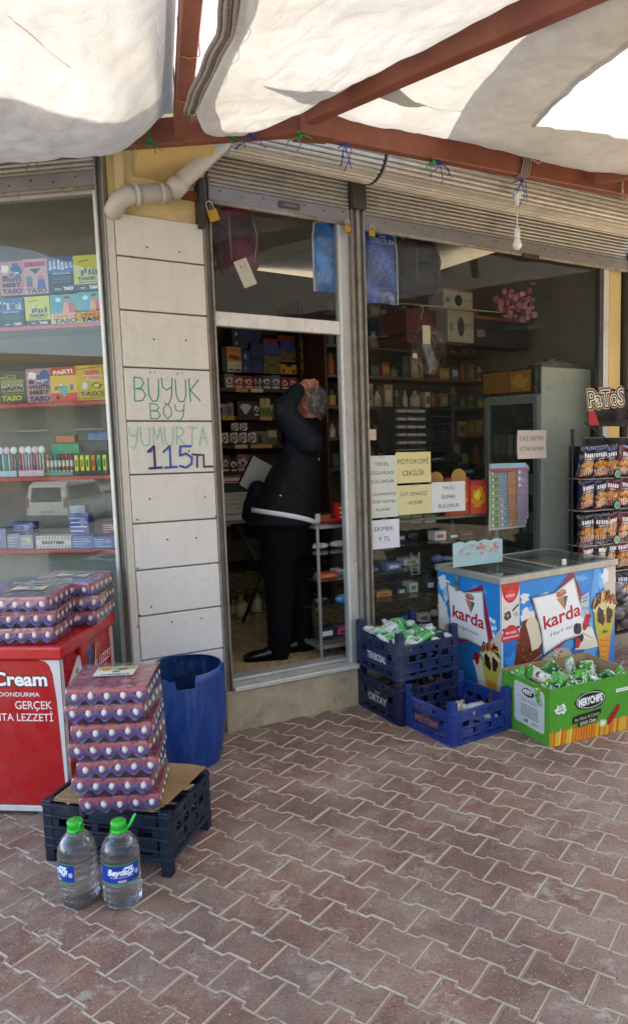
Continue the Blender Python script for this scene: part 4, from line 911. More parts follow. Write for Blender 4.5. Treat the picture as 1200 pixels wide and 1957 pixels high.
# white cardboard boxes on a metal table
O2 = -1.45
def a_cb(A, w_, h_):
    A.rect(0, h_ * .93, w_, h_, '#d9d4c8'); A.rect(w_ * .02, h_ * .90, w_ * .7, h_ * .93, '#b8452c'); A.rect(0, h_ * .66, w_ * .8, h_ * .88, '#262624')
    A.text('YUMUSAK', w_ * .5, h_ * .55, h_ * .07, '#4b4843'); A.rect(w_ * .1, h_ * .49, w_ * .8, h_ * .50, '#4b4843'); A.text('YUMURTA ALIMI', w_ * .5, h_ * .36, h_ * .06, '#4b4843'); A.text('HASSAS', w_ * .5, h_ * .26, h_ * .07, '#4b4843'); A.rect(0, h_ * .14, w_, h_ * .16, '#2a2927')
tz = at(450, 995, O2)[1]
gbox('large white printed carton on the metal table behind the customer', 424, 906, 500, 992, O2, .3, '#c9c4b8', a_cb, zbase=tz)
tb = thing('metal_table', 'dark metal table with a pale edge inside the doorway', 'table')
s0 = at(415, 995, O2)[0]
part('table_top', F, (s0 - .5, O2 - .5, tz - .035), (s0 + 1.0, O2 + .06, tz - .002), '#8f8f89', ALU, tb)
for a_, o_ in ((s0 - .45, O2), (s0 + .95, O2), (s0 - .45, O2 - .45), (s0 + .95, O2 - .45)): part('leg', F, (a_, o_, .262), (a_ + .03, o_ + .03, tz - .036), '#2c2a28', ALU, tb)
part('shelf', F, (s0 - .43, O2 - .42, .62), (s0 + .93, O2 + .0, .64), '#2b2a28', ALU, tb)
base(tb, F(s0, O2, .262))
ch = thing('folding_chair', 'dark folding chair under the metal table', 'chair')
for k, (a_, b_) in enumerate(((.0, .35), (.35, .0))):
    b = MB(fx); b.tube([(s0 + .1 + a_, O2 + .18, .27), (s0 + .1 + b_, O2 + .18, 1.0)], .012, 8, '#1d1c1b'); b.build('frame', ALU, ch, True)
part('seat', F, (s0 + .08, O2 + .1, .70), (s0 + .47, O2 + .38, .73), '#191817', CLOTH, ch); part('backrest', F, (s0 + .08, O2 + .08, .9), (s0 + .47, O2 + .1, 1.02), '#191817', CLOTH, ch)
base(ch, F(s0 + .2, O2 + .2, .262))
# bottles and jars on the floor
for k, (x, y, r_, h_, c, cc, lb) in enumerate([(462, 1178, .05, .17, '#a8a83a', '#c9a22a', 'yellow green plastic bottle standing on the shop floor'), (447, 1174, .035, .12, '#6f7a6a', '#a0a09a', 'small clear jar left of the yellow bottle'), (490, 1170, .045, .19, '#7d7b68', '#8a3a2a', 'dull bottle right of the yellow bottle')]):
    v = G(x, y, .262); t = thing('floor_bottle', lb, 'bottle', 'bottles on the shop floor'); b = MB(); b.lathe([(r_ * .9, 0), (r_, .01), (r_, h_ * .6), (r_ * .5, h_ * .78), (r_ * .35, h_ * .82), (r_ * .35, h_ * .92)], v, 18, c, cf=lambda i, k_: (c if i not in (1,) else '#c9c09a')); b.build('bottle_body', FOIL, t, True); b = MB(); b.cyl((v.x, v.y, v.z + h_ * .9), (v.x, v.y, v.z + h_), r_ * .4, n=12, c=cc); b.build('cap', GLOSSY, t, True); base(t, v)
# glass counter right of the doorway
cn = thing('glass_counter', 'aluminium framed glass counter with small goods right of the customer', 'display case')
ox = -.12; ca, cb2 = at(608, 1100, ox)[0], 2.05; topz = at(640, 1003, ox)[1]; botz = at(640, 1232, ox)[1]
oy = -.5
levels = [topz, at(640, 1058, ox)[1], at(640, 1110, ox)[1], at(640, 1165, ox)[1], botz]
for (s_, o_) in ((ca, ox), (cb2, ox), (ca, ox + oy), (cb2, ox + oy)): part('upright', F, (s_, o_ - .018, .262), (s_ + .018, o_, topz), '#83837f', ALU, cn)
part('rail', F, (ca + .022, ox - .022, topz - .022), (cb2, ox, topz), '#83837f', ALU, cn); part('rail', F, (ca + .022, ox - .022, botz - .022), (cb2, ox, botz), '#7b7b77', ALU, cn)
part('rail', F, (ca, ox + oy, topz - .022), (ca + .02, ox - .024, topz), '#7b7b77', ALU, cn); part('rail', F, (ca, ox + oy, botz - .022), (ca + .02, ox - .024, botz), '#7b7b77', ALU, cn)
for z in levels[1:4]: part('glass_shelf', F, (ca + .003, ox + oy, z - .006), (cb2, ox - .025, z), '#fff', CASEGLASS, cn, 0)
part('glass_top', F, (ca, ox + oy, topz + .001), (cb2 + .02, ox, topz + .008), '#fff', CASEGLASS, cn, 0)
part('floor_board', F, (ca + .003, ox + oy, botz - .03), (cb2, ox - .03, botz - .01), '#6d665a', ROOM, cn)
base(cn, F((ca + cb2) / 2, ox, .262))
rnd = random.Random(77)
cols = ['#b44b62', '#3f7fb5', '#c94f3c', '#d8d4cb', '#c9588a', '#8d9ea0', '#2f2f35', '#c79a3a', '#5d8a5a', '#9a2333', '#6c78a8', '#e0ddd2']
cnames = ['pink', 'blue', 'orange red', 'white', 'magenta', 'grey blue', 'black', 'ochre', 'green', 'dark red', 'lilac', 'cream']
lvl = ['second', 'third', 'fourth', 'bottom']
for li, z in enumerate(levels[1:]):
    s_ = ca + .05; k = 0
    while s_ < cb2 - .12:
        w_ = rnd.uniform(.05, .14); h_ = rnd.uniform(.03, .085); ci = rnd.randrange(12)
        t = MB(fx); dp = rnd.uniform(.05, .1); oo = ox - .06 - rnd.uniform(0, .12)
        if rnd.random() < .45:
            for q in range(3): t.ell((s_ + w_ / 2 + rnd.uniform(-.02, .02), oo - dp / 2, z + h_ * .4 + .004), (w_ / 2, dp / 2, h_ * .42), jit(cols[ci], .3, rnd), 9, 6)
            o = t.build('goods_bag', FOIL, smooth=True); kind_ = 'soft bag'
        else:
            t.box((s_, oo - dp, z + .003), (s_ + w_, oo, z + h_), cols[ci]); t.box((s_ + w_ * .2, oo, z + h_ * .3), (s_ + w_ * .8, oo + .001, z + h_ * .7), jit(cols[(ci + 5) % 12])); o = t.build('goods_box', GOODS, bevel=.002); kind_ = 'box'
        tag(o, f'{cnames[ci]} {kind_} on {lvl[li]} level of glass counter, {["first","second","third","fourth","fifth","sixth","seventh","eighth","ninth","tenth","eleventh","twelfth","thirteenth","last","last"][min(k,14)]} from doorway', 'bag' if 'bag' in kind_ else 'box', 'small goods in the glass counter'); base(o, F(s_ + w_ / 2, oo, z)); k += 1; s_ += w_ + rnd.uniform(.01, .08)
# red things on the counter top in the doorway
def topbox(label, x0, y0, x1, y1, c, o=-.2, dp=.06, ar=None, name='goods_box', cat='box'):
    return gbox(label, x0, y0, x1, y1, o, dp, c, ar, name, cat, 'goods on the glass counter', zbase=topz + .009)
def a_red(A, w_, h_):
    for k in range(3): A.rect(w_ * .3, h_ * (.2 + .25 * k), w_ * .7, h_ * (.28 + .25 * k), '#f0d8d0')
topbox('bright red upright pack on the counter beside the door jamb', 646, 968, 657, 1003, '#c4141c', ar=a_red)
topbox('low brown and orange pack on the counter', 613, 988, 632, 1003, '#9a3f22'); topbox('small white pack at left end of the counter', 603, 985, 612, 1003, '#b9b4a8'); topbox('flat red pack lying on the counter', 632, 996, 646, 1003, '#a8272a')
# goods and shelving seen behind the large window
ws = thing('window_side_shelves', 'long wall shelves crowded with bottles behind the large window', 'shelves'); WO = -1.55
wz = [at(800, y, WO)[1] for y in (612, 668, 722, 778, 835, 890)]
for z in wz: part('shelf', F, (1.52, WO - .4, z - .025), (3.2, WO, z), '#6b5a42', GOODS, ws)
part('upright', F, (1.50, WO - .4, .262), (1.519, WO, 2.7), '#5a3a2a', GOODS, ws)
part('back_board', F, (1.52, WO - .43, .3), (3.2, WO - .41, 2.8), '#6a6250', ROOM, ws)
base(ws, F(2.5, WO, .262))
bc = ['#b9a27a', '#8d6a3c', '#c7b796', '#6f6a4a', '#a85a38', '#d8cfb4', '#5f6f7a', '#94844f', '#7d3f30', '#c9a24a', '#405a48', '#e0dacb']
bn = ['tan', 'brown', 'beige', 'olive', 'rust', 'cream', 'slate', 'khaki', 'dark red', 'gold', 'dark green', 'white']
for li, z in enumerate(wz):
    s_ = 1.55; k = 0
    while s_ < 3.12:
        ci = rnd.randrange(12); h_ = rnd.uniform(.10, .2) if li else rnd.uniform(.08, .16); w_ = rnd.uniform(.05, .10); z0 = z + .001; t = MB(fx)
        if rnd.random() < .5:
            t.lathe([(w_ * .48, 0), (w_ * .5, .01), (w_ * .5, h_ * .62), (w_ * .2, h_ * .8), (w_ * .2, h_)], (s_ + w_ / 2, WO - .06, z0), 10, bc[ci], cf=lambda i, q: (bc[ci] if i != 1 else bc[(ci + 3) % 12])); o = t.build('bottle', GOODS, smooth=True); kd = 'bottle'
        else:
            t.box((s_, WO - .14, z0), (s_ + w_, WO - .02, z0 + h_), bc[ci]); t.box((s_ + w_ * .15, WO - .02, z0 + h_ * .25), (s_ + w_ * .85, WO - .018, z0 + h_ * .75), bc[(ci + 5) % 12]); o = t.build('packet', GOODS, bevel=.002); kd = 'packet'
        tag(o, f'{bn[ci]} {kd} {["first","second","third","fourth","fifth","sixth","seventh","eighth","ninth","tenth","eleventh","twelfth","thirteenth","fourteenth","fifteenth","sixteenth","seventeenth","eighteenth","nineteenth","twentieth","twenty-first","twenty-second","last"][min(k,22)]} from left on shelf {["one","two","three","four","five","six"][li]} behind large window', kd, 'goods on the window side shelves'); base(o, F(s_ + w_ / 2, WO - .06, z0)); k += 1; s_ += w_ + rnd.uniform(.008, .04)
# cartons on a cabinet, hung bags, pink toys
cbn = thing('red_cabinet', 'reddish brown cabinet below the white cartons behind the glass', 'cabinet'); CO = -1.0
q0, q1 = at(778, 680, CO), at(880, 590, CO)
part('body', F, (q0[0], CO - .4, at(800, 655, CO)[1]), (q1[0], CO, at(800, 590, CO)[1]), '#6a2a1e', GOODS, cbn); part('shelf', F, (q0[0] - .02, CO - .4, at(800, 640, CO)[1]), (q1[0] + .02, CO + .02, at(800, 635, CO)[1]), '#3b1712', GOODS, cbn)
base(cbn, F(q0[0], CO, at(800, 655, CO)[1]))
def a_car(A, w_, h_): A.rect(0, h_ * .9, w_, h_, '#9a5a34'); A.disc(w_ * .5, h_ * .45, w_ * .13, h_ * .28, '#26221e'); A.text('KETTLE', w_ * .8, h_ * .4, h_ * .14, '#4a463e'); A.rect(w_ * .06, h_ * .3, w_ * .2, h_ * .55, '#7a766c')
gbox('white carton with a kettle print on top of its stack behind the window', 848, 556, 903, 588, -.85, .2, '#bdb6a5', a_car)
gbox('white carton under the kettle carton behind the window', 856, 590, 905, 652, -.85, .2, '#aaa493', a_car)
gbox('dark printed carton leaning behind the pink toys', 905, 612, 1010, 660, -.9, .2, '#2c2a2a', a_car)
# packing of pink toys
pt = thing('pink_toys', 'bundle of pink plush toys hanging behind the upper window', 'plush toys'); b = MB(fx); rr = random.Random(4); a0, z0 = at(985, 580, -.6)
for k in range(90): b.ell((a0 + rr.gauss(0, .085), -.6 + rr.gauss(0, .05), z0 + rr.gauss(0, .055)), (rr.uniform(.012, .035), rr.uniform(.012, .035), rr.uniform(.012, .035)), rr.choice(['#c98a8e', '#b9777c', '#d59d9d', '#a8686e']), 12, 8)
b.build('plush', CLOTH, pt, True); base(pt, F(a0, -.6, z0))
# hanging backpacks
def backpack(label, x0, y0, x1, y1, o, dp, cs, seed, tagx=None, lean=0., stripes=()):
    s0, z0 = at(x0, y1, o); s1, z1 = at(x1, y0, o); w_, h_ = s1 - s0, z1 - z0; cs0 = (s0 + s1) / 2; rr = random.Random(seed)
    t = thing('backpack', label, 'backpack', 'school bags hanging behind the glass')
    def sh(u, v):
        a = u * 2 * math.pi; ph = (v - .5) * math.pi; ce = max(math.cos(ph), 0) ** .62
        x = math.cos(a); y = math.sin(a); x = math.copysign(abs(x) ** .9, x); y = math.copysign(abs(y) ** .9, y)
        zz = math.copysign(abs(math.sin(ph)) ** .8, math.sin(ph)); wb = 1 - .14 * max(0, zz)
        return (cs0 + x * ce * w_ / 2 * wb + lean * zz * w_ + .008 * nz(x * 2, zz * 3, seed, 2), o + y * ce * dp / 2, (z0 + z1) / 2 + zz * h_ / 2)
    b = MB(fx); b.grid(sh, 28, 20, lambda u, v: cs[int((v * 5 + u * 2 + seed) % len(cs))]); b.build('bag_body', SHINYCLOTH, t, True)
    def pk(u, v):
        p = sh(u, v); return ((p[0] - cs0) * .8 + cs0, (p[1] - o) * 1.35 + o + .01, ((p[2] - z0) * .5 + z0 + h_ * .06))
    b = MB(fx); b.grid(pk, 24, 14, cs[-1]); b.build('front_pocket', SHINYCLOTH, t, True)
    b = MB(fx); b.tube([(cs0 - w_ * .1, o, z1 - .01), (cs0 - w_ * .05, o, z1 + .03), (cs0 + w_ * .05, o, z1 + .03), (cs0 + w_ * .1, o, z1 - .01)], .007, 8, '#17171a'); b.build('handle', SHINYCLOTH, t, True)
    b = MB(fx)
    for k in range(2): b.tube([(cs0 + (k - .5) * w_ * .5, o + dp * .5, z1 - h_ * .15), (cs0 + (k - .5) * w_ * .6, o + dp * .74, z0 + h_ * .55), (cs0 + (k - .5) * w_ * .5, o + dp * .6, z0 + h_ * .2)], .004, 6, stripes[0] if stripes else '#888888')
    b.build('piping', SHINYCLOTH, t, True)
    if tagx:
        (tx0, tz0), (tx1, tz1) = at(tagx[0], tagx[3], o + dp * .6), at(tagx[2], tagx[1], o + dp * .6)
        xc, zc_ = (tx0 + tx1) / 2, (tz0 + tz1) / 2; hw, hh = .042, .075; an = tagx[4]
        rot = lambda x, y: (xc + x * math.cos(an) - y * math.sin(an), zc_ + x * math.sin(an) + y * math.cos(an))
        fnn = lambda x, y, d: F(rot(x, y)[0], o + dp * .75 + d, rot(x, y)[1])
        A = Art(fnn); A.rect(-hw, -hh, hw, hh, '#d4cbb8'); A.text('A.5', -.0, .028, .022, '#7a4a3a'); A.line([(-.02, .01), (.025, .01)], .002, '#8a8478'); ob = A.build('price_card', PAPER, t); md = ob.modifiers.new('s', 'SOLIDIFY'); md.thickness = .0006; md.offset = -1
    base(t, F(cs0, o, z0)); return t
backpack('dark red and black school bag with a price card hanging in the fanlight', 412, 398, 492, 528, -.16, .14, ['#3a2c32', '#8a3040', '#b83848', '#453a42', '#6a3240'], 2, (450, 500, 482, 545, .42), stripes=('#8e8088',))
def coolbag(label, x0, y0, x1, y1, o, c, seed, tx=None):
    s0, z0 = at(x0, y1, o); s1, z1 = at(x1, y0, o); w_, h_ = s1 - s0, z1 - z0; t = thing('school_bag', label, 'bag', 'school bags hanging behind the glass')
    sq = lambda u, v: 1 - .12 * v * v
    def f_(sg): return lambda u, v: (s0 + w_ / 2 + (u - .5) * w_ * (1 - .10 * max(0, v - .75) * 4 * abs(u - .5) * 2), o + sg * (.045 * (1 - (2 * u - 1) ** 4) * (1 - (2 * v - 1) ** 4) + .006) + .004 * nz(u * 6, v * 9, seed, 1), z0 + v * h_ - .02 * (2 * u - 1) ** 2 * (v > .8))
    rr = random.Random(seed)
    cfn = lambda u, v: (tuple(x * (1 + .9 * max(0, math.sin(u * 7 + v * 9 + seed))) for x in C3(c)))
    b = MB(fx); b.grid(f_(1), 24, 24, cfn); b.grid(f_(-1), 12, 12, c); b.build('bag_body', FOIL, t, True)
    b = MB(fx); g_ = f_(1); P = [g_(0, v / 10) for v in range(11)] + [g_(u / 10, 1) for u in range(11)] + [g_(1, 1 - v / 10) for v in range(11)]; b.tube(P, .006, 6, '#c9ccd0'); b.build('piping', SHINYCLOTH, t, True)
    A = Art(lambda x, y, d: F(s0 + x, o + .052 + d, z0 + y)); 
    if tx: A.text(tx[0], w_ * .5, h_ * .88, h_ * .045, '#b9c6e0'); A.text(tx[1], w_ * .5, h_ * .80, h_ * .06, '#9fb3dd', bold=.01)
    for k in range(7): A.line([(w_ * rr.uniform(.1, .4), h_ * rr.uniform(.1, .7)), (w_ * rr.uniform(.5, .9), h_ * rr.uniform(.1, .7))], .0012, '#9fb7dc')
    A.build('print', PRINT, t); base(t, F(s0 + w_ / 2, o, z0)); return t
coolbag('bright blue wrapped school bag at the right of the fanlight', 600, 428, 652, 556, -.10, '#1a66ac', 3)
coolbag('dark blue wrapped school bag at the upper left of the large window', 690, 446, 756, 576, -.12, '#1f4598', 5, ('İlim', 'LİSECİLER'))
backpack('navy school bag half hidden behind the dark blue wrapped bag', 745, 460, 778, 560, -.22, .1, ['#1b2440', '#141b33', '#202a48'], 4, stripes=('#2c365c',))
backpack('black school bag with grey stripes hanging in the large window', 765, 456, 838, 562, -.16, .14, ['#1e2225', '#2a2f32', '#191c1f', '#262a2e'], 7, stripes=('#5c6064',))
# hanger rail with hook and clear bag
hr = thing('hanging_rail', 'thin metal rail with hook hung behind the large window', 'rail'); b = MB(fx)
p0, p1 = at(755, 578, -.35), at(960, 597, -.35); b.cyl((p0[0], -.35, p0[1]), (p1[0], -.35, p1[1]), .004, n=8, c='#a7a79f'); b.build('rail', ALU, hr, True)
p2 = at(806, 590, -.34); b = MB(fx); b.tube([(p2[0] - .012, -.34, p2[1] + .0), (p2[0] - .005, -.34, p2[1] + .02), (p2[0] + .012, -.34, p2[1] + .015), (p2[0] + .010, -.34, p2[1] - .01), (p2[0] - .004, -.34, p2[1] - .04), (p2[0] - .012, -.34, p2[1] - .06), (p2[0] + .005, -.34, p2[1] - .07)], .0028, 6, '#b9b9b2'); b.build('hook', ALU, hr, True); base(hr, F(p2[0], -.35, p2[1]))
cbg = thing('clear_bag', 'clear plastic bag with a cream tag hanging under the hook', 'bag'); b = MB(fx); s0, z0 = at(788, 712, -.32); s1, z1 = at(852, 626, -.32)
P = [(s0 + (s1 - s0) * (.5 + .5 * math.cos(a)), -.32, z0 + (z1 - z0) * (.5 + .5 * math.sin(a))) for a in [k * .3 for k in range(21)]]; b.tube(P + [P[0]], .0018, 6, '#6a6e68'); b.build('rim', ALU, cbg, True)
b = MB(fx); b.grid(lambda u, v: (s0 + (s1 - s0) * (.5 + (u - .5) * math.sin(math.pi * (.1 + .8 * v))), -.32 + .02 * math.sin(u * 9 + v * 4), z0 + (z1 - z0) * v), 14, 14, '#fff'); b.build('film', FILM, cbg, True)
q0, q1 = at(808, 656, -.30), at(822, 622, -.30); part('card', F, (q0[0], -.302, q0[1]), (q1[0], -.300, q1[1]), '#cfc6ad', PAPER, cbg, 0); q0, q1 = at(789, 684, -.30), at(797, 675, -.30); part('card', F, (q0[0], -.302, q0[1]), (q1[0], -.300, q1[1]), '#cfc6ad', PAPER, cbg, 0)
base(cbg, F(s0, -.32, z0))
# black rack and dark sacks
rk = thing('black_basket', 'black wire basket rack with small packets behind the window', 'basket'); BO = -.75
q0, q1 = at(758, 866, BO), at(868, 776, BO)
part('back', F, (q0[0], BO - .26, q0[1]), (q1[0], BO - .25, q1[1]), '#0e0e0e', PLAST, rk); part('side', F, (q1[0] - .02, BO - .25, q0[1]), (q1[0], BO, q1[1]), '#141414', PLAST, rk); part('base', F, (q0[0], BO - .25, q0[1]), (q1[0] - .02, BO, q0[1] + .02), '#121212', PLAST, rk)
for k in range(6):
    z = q0[1] + (q1[1] - q0[1]) * (k + .6) / 6
    part('wire', F, (q0[0], BO - .01, z), (q1[0] - .022, BO, z + .006), '#1b1b1b', PLAST, rk, 0)
    for m_ in range(3): part('packet', F, (q0[0] + .03 + m_ * .085, BO - .06, z - .028), (q0[0] + .105 + m_ * .085, BO - .02, z - .008), '#aaa79c', GOODS, rk, 0)
base(rk, F(q0[0], BO, q0[1]))
dk = thing('dark_sacks', 'pile of dark plastic sacks behind the notices', 'sacks'); b = MB(fx); rr = random.Random(9)
for k in range(14):
    q = at(rr.uniform(730, 920), rr.uniform(860, 960), -.95); b.ell((q[0], -.95 + rr.uniform(-.1, .1), q[1]), (rr.uniform(.1, .2), .1, rr.uniform(.07, .14)), '#141312', 12, 8)
b.build('sack', FOIL, dk, True, kind='stuff'); base(dk, F(1.7, -.95, 1.2))
# refrigerator behind the right part of the window
fr = thing('drinks_fridge', 'tall pale grey drinks fridge with a brown header behind the window', 'fridge'); fo = -.16
sC, zt = at(1036, 700, fo); 
nb = F(sC, fo, 0); 
# front faces into the shop, side faces the street
def FR(a, b_, z): return F(sC + a, fo - b_, z)     # a to the right along the glass, b_ into the shop
fxr = lambda p: FR(*p)
b = MB(fxr); b.box((.0, .0, .262), (.48, .62, zt), '#aeb5ad'); b.build('cabinet', ENAMEL, fr, bevel=.006)
b = MB(fxr); b.box((-.05, .01, 1.99), (-.002, .60, zt - .005), '#2b2722'); b.build('header_box', GLOSSY, fr, bevel=.004)
fnh = lambda x, y, d: FR(-.052 - d, .58 - x, 2.0 + y)
A = Art(fnh); A.rect(.0, .01, .52, .17, '#9a6c22', 4); A.rect(.0, .01, .30, .155, '#8a5c1c', 2); A.line([(.28, .17), (.30, .01)], .012, '#5a3a12'); A.blob(.4, .09, .08, .05, '#b58a3a', seed=2); A.build('header_print', PRINT, fr)
b = MB(fxr); b.box((-.03, .02, .35), (-.002, .06, 1.97), '#8d948e'); b.box((-.03, .56, .35), (-.002, .60, 1.97), '#8d948e'); b.box((-.03, .06, 1.92), (-.002, .56, 1.97), '#8d948e'); b.box((-.03, .06, .35), (-.002, .56, .42), '#8d948e'); b.build('door_frame', ALU, fr)
b = MB(fxr); b.box((-.02, .06, .42), (-.012, .56, 1.92), '#fff'); b.build('door_pane', CASEGLASS, fr)
b = MB(fxr); b.box((-.0018, .06, .42), (-.0005, .56, 1.92), '#25292a'); b.build('inside_dark', GLOSSY, fr)
for k in range(4):
    b = MB(fxr)
    for m_ in range(6): b.box((-.010, .08 + m_ * .075, .62 + k * .3), (-.002, .13 + m_ * .075, .78 + k * .3), ['#5b6a70', '#747a78', '#8c8478', '#4d5a52'][(k + m_) % 4])
    b.build('bottle_row', GOODS, fr, kind='stuff')
base(fr, FR(.2, .3, .262))
q = at(1060, 625, -.4); sil = thing('silver_bag', 'crumpled silver foil bag on top of the fridge', 'bag'); b = MB(fx); b.grid(lambda u, v: (q[0] - .22 + .5 * u, -.4 + .08 * math.sin(v * 6.28) , zt + .03 + .05 * math.cos(v * 6.28) * (1 - (2 * u - 1) ** 4) + .025 * nz(u * 6, v * 5, 3, 1.5)), 30, 14, '#8f8f86'); b.build('foil', FOIL, sil, True); base(sil, F(q[0], -.4, zt))
# ================================================================ notices taped to the large window
def notice(label, x0, y0, x1, y1, c, lines, tcol='#4a4a48', o=.002, curl=.004, cat='notice', name='paper_notice'):
    s0, z0 = at(x0, y1, o); s1, z1 = at(x1, y0, o); w_, h_ = s1 - s0, z1 - z0; rr = random.Random(int(x0 * 7 + y0)); ph = rr.random() * 6
    bf = lambda x, y: curl * (abs(2 * x / w_ - 1) ** 3 * abs(2 * y / h_ - 1) ** 2) + .0015 * math.sin(x / w_ * 5 + ph) * math.sin(y / h_ * 4)
    f_ = lambda x, y, d=0: F(s0 + x, o + .002 + bf(x, y) + d, z0 + y)
    t = thing(name, label, cat, 'paper notices on the shop window'); b = MB(); b.grid(lambda u, v: f_(u * w_, v * h_), 10, 10, c); b.build('sheet', PAPER, t, True)
    A = Art(f_, .0001); A.d = .0006
    for tx, yy, hh, wf in lines: A.text(tx, w_ * .5, h_ * yy, h_ * hh, tcol, wd=w_ * wf)
    A.build('print', PRINT, t)
    b = MB(); b.grid(lambda u, v: f_(w_ * (.4 + .2 * u), h_ * (.96 + .08 * v), .001), 1, 1, '#cfc8a8'); b.build('tape', FILM, t); base(t, F(s0 + w_ / 2, o, z0)); return t
notice('white notice on tobacco and old notebooks beside the window post', 703, 870, 757, 991, '#c5c9bd', [('TEKEL', .84, .055, .50), ('SİGARASI', .70, .055, .80), ('BULUNUR', .56, .055, .80), ('KULLANILMIŞ', .36, .045, .88), ('KİTAP DEFTER', .235, .045, .86), ('ALINIR', .11, .045, .5)], o=.003)
notice('yellow notice reading FOTOKOPİ ÇEKİLİR', 756, 863, 822, 924, '#cfc48e', [('FOTOKOPİ', .62, .16, .86), ('ÇEKİLİR', .24, .17, .62)], '#3b3a34')
notice('pale yellow notice about ordering milk under the photocopy notice', 757, 925, 824, 985, '#cdc593', [('SÜT SİPARİŞİ', .64, .12, .74), ('- ALINIR', .34, .13, .48)], '#4d4a3a')
notice('white notice reading YAĞLI EKMEK BULUNUR', 825, 919, 888, 980, '#c9cccb', [('YAĞLI', .74, .13, .36), ('EKMEK', .44, .13, .42), ('BULUNUR', .14, .13, .62)])
notice('white notice with the bread price EKMEK 9 TL', 706, 991, 762, 1051, '#d2d2d6', [('EKMEK', .62, .15, .64), ('9 TL', .26, .16, .38)])
notice('pinkish notice on the fridge side reading ESKİ DEFTER KİTAP ALINIR', 988, 822, 1043, 877, '#c3b8ac', [('ESKİ DEFTER', .64, .15, .82), ('KİTAP ALINIR', .28, .15, .82)])
notice('tiny beige slip at the left edge of the large window', 700, 820, 718, 841, '#bcae92', [('____', .6, .06, .8), ('____', .3, .06, .8)], curl=.001)
# sheets of printed banknotes
bk = thing('banknote_sheets', 'overlapping sheets of pretend banknotes hanging in the window', 'play money'); rr = random.Random(8)
for k, (dx, dy, c) in enumerate([(10, 6, '#b9b4c4'), (5, 3, '#b6bdb8'), (0, 0, '#b8bdb4')]):
    s0, z0 = at(936 + dx * .3, 1014 - dy * 3, -.034 - .012 * (2 - k)); s1, z1 = at(1003 + dx * .3, 884 + dy, -.034 - .012 * (2 - k)); w_, h_ = s1 - s0, z1 - z0; oo = -.05 + .005 * k
    f_ = lambda x, y, d=0, s0=s0, z0=z0, w_=w_, h_=h_, oo=oo: F(s0 + x + .02 * (1 - y / h_) * (x / w_ - .3), oo + .006 * math.sin(x / w_ * 5 + y / h_ * 3) + d, z0 + y)
    b = MB(); b.grid(lambda u, v: f_(u * w_, v * h_), 10, 12, c); b.build('sheet', PAPER, bk, True)
    A = Art(f_, .0001); A.d = .0008; cc = ['#7f9c6c', '#8aa0bd', '#b98466', '#9f8fb0']
    for q in range(4): 
        for m_ in range(9):
            x0, y0 = w_ * (.04 + .24 * q), h_ * (.03 + .098 * m_); A.rect(x0, y0, x0 + w_ * .21, y0 + h_ * .085, jit(cc[q], .15, rr)); A.disc(x0 + w_ * .06, y0 + h_ * .042, w_ * .035, h_ * .03, '#d8d8d0', 8); A.rect(x0 + w_ * .12, y0 + h_ * .05, x0 + w_ * .2, y0 + h_ * .06, '#5c6058')
    A.rect(0, h_ * .925, w_, h_, '#8fb6c8'); A.rect(0, h_ * .90, w_, h_ * .93, '#a85878'); A.blob(w_ * .55, h_ * .96, w_ * .22, h_ * .025, '#d8b840', seed=2); A.text('PARA', w_ * .55, h_ * .95, h_ * .02, '#4a3a80', bold=.03); A.build('print', PRINT, bk)
base(bk, F(2.0, -.05, 1.0))
# red snack boxes with round card toppers, scalloped card
def a_snack(A, w_, h_): A.rect(0, 0, w_, h_, '#c8471c'); A.blob(w_ * .5, h_ * .5, w_ * .4, h_ * .3, '#e08a20', seed=3); A.blob(w_ * .45, h_ * .55, w_ * .18, h_ * .14, '#e8d040', seed=5); A.disc(w_ * .62, h_ * .45, w_ * .07, h_ * .05, '#3a8a50'); A.rect(0, h_ * .85, w_, h_, '#a8202c')
gbox('orange red snack carton standing behind the notices at the right', 899, 917, 930, 983, -.09, .06, '#b8301c', a_snack)
gbox('dark red snack carton with green disc behind the white notice', 852, 912, 897, 986, -.10, .05, '#9c2434', a_snack)
for k, (xc, yc) in enumerate([(833, 912), (876, 906)]):
    s0, z0 = at(xc - 13, yc + 14, -.10); s1, z1 = at(xc + 13, yc - 11, -.10); b = MB(fx); n = 16; w_ = (s1 - s0) / 2
    b.prism([(s0, z0), (s1, z0)] + [((s0 + s1) / 2 + w_ * math.cos(a) * (1 + .06 * math.cos(6 * a)), z0 + (z1 - z0) * .45 + (z1 - z0) * .55 * math.sin(a)) for a in [math.pi * q / 12 for q in range(13)]], 'y', -.10, -.097, '#b98a48')
    o = b.build('card_topper', CARD); tag(o, ['round brown card topper above the yellow milk notice', 'round brown card topper above the white bread notice'][k], 'card topper', 'card toppers'); base(o, F((s0 + s1) / 2, -.1, z0))
for k, x in enumerate((762, 786, 812)):
    gbox(['leftmost white carton on the counter under the notices', 'middle white carton on the counter under the notices', 'rightmost white carton on the counter under the notices'][k], x, 983, x + 21, 1000, -.14, .06, '#b9b6ac', grp='white cartons on the counter')
s0, z0 = at(866, 1070, .30); s1, z1 = at(960, 1028, .30); sc_ = thing('scalloped_sign', 'pale blue scalloped cardboard sign with pastel print behind the freezer', 'sign'); b = MB(fx); top = [(s0 + (s1 - s0) * q / 24, z1 - .01 + .012 * abs(math.sin(q / 24 * math.pi * 4))) for q in range(25)]
b.prism([(s0, z0 - .05), (s1, z0 - .05)] + top[::-1], 'y', .296, .300, '#a5c4c4'); b.build('card', CARD, sc_); A = Art(lambda x, y, d: F(s0 + x, .3005 + d, z0 + y)); w_, h_ = s1 - s0, z1 - z0; rr = random.Random(2)
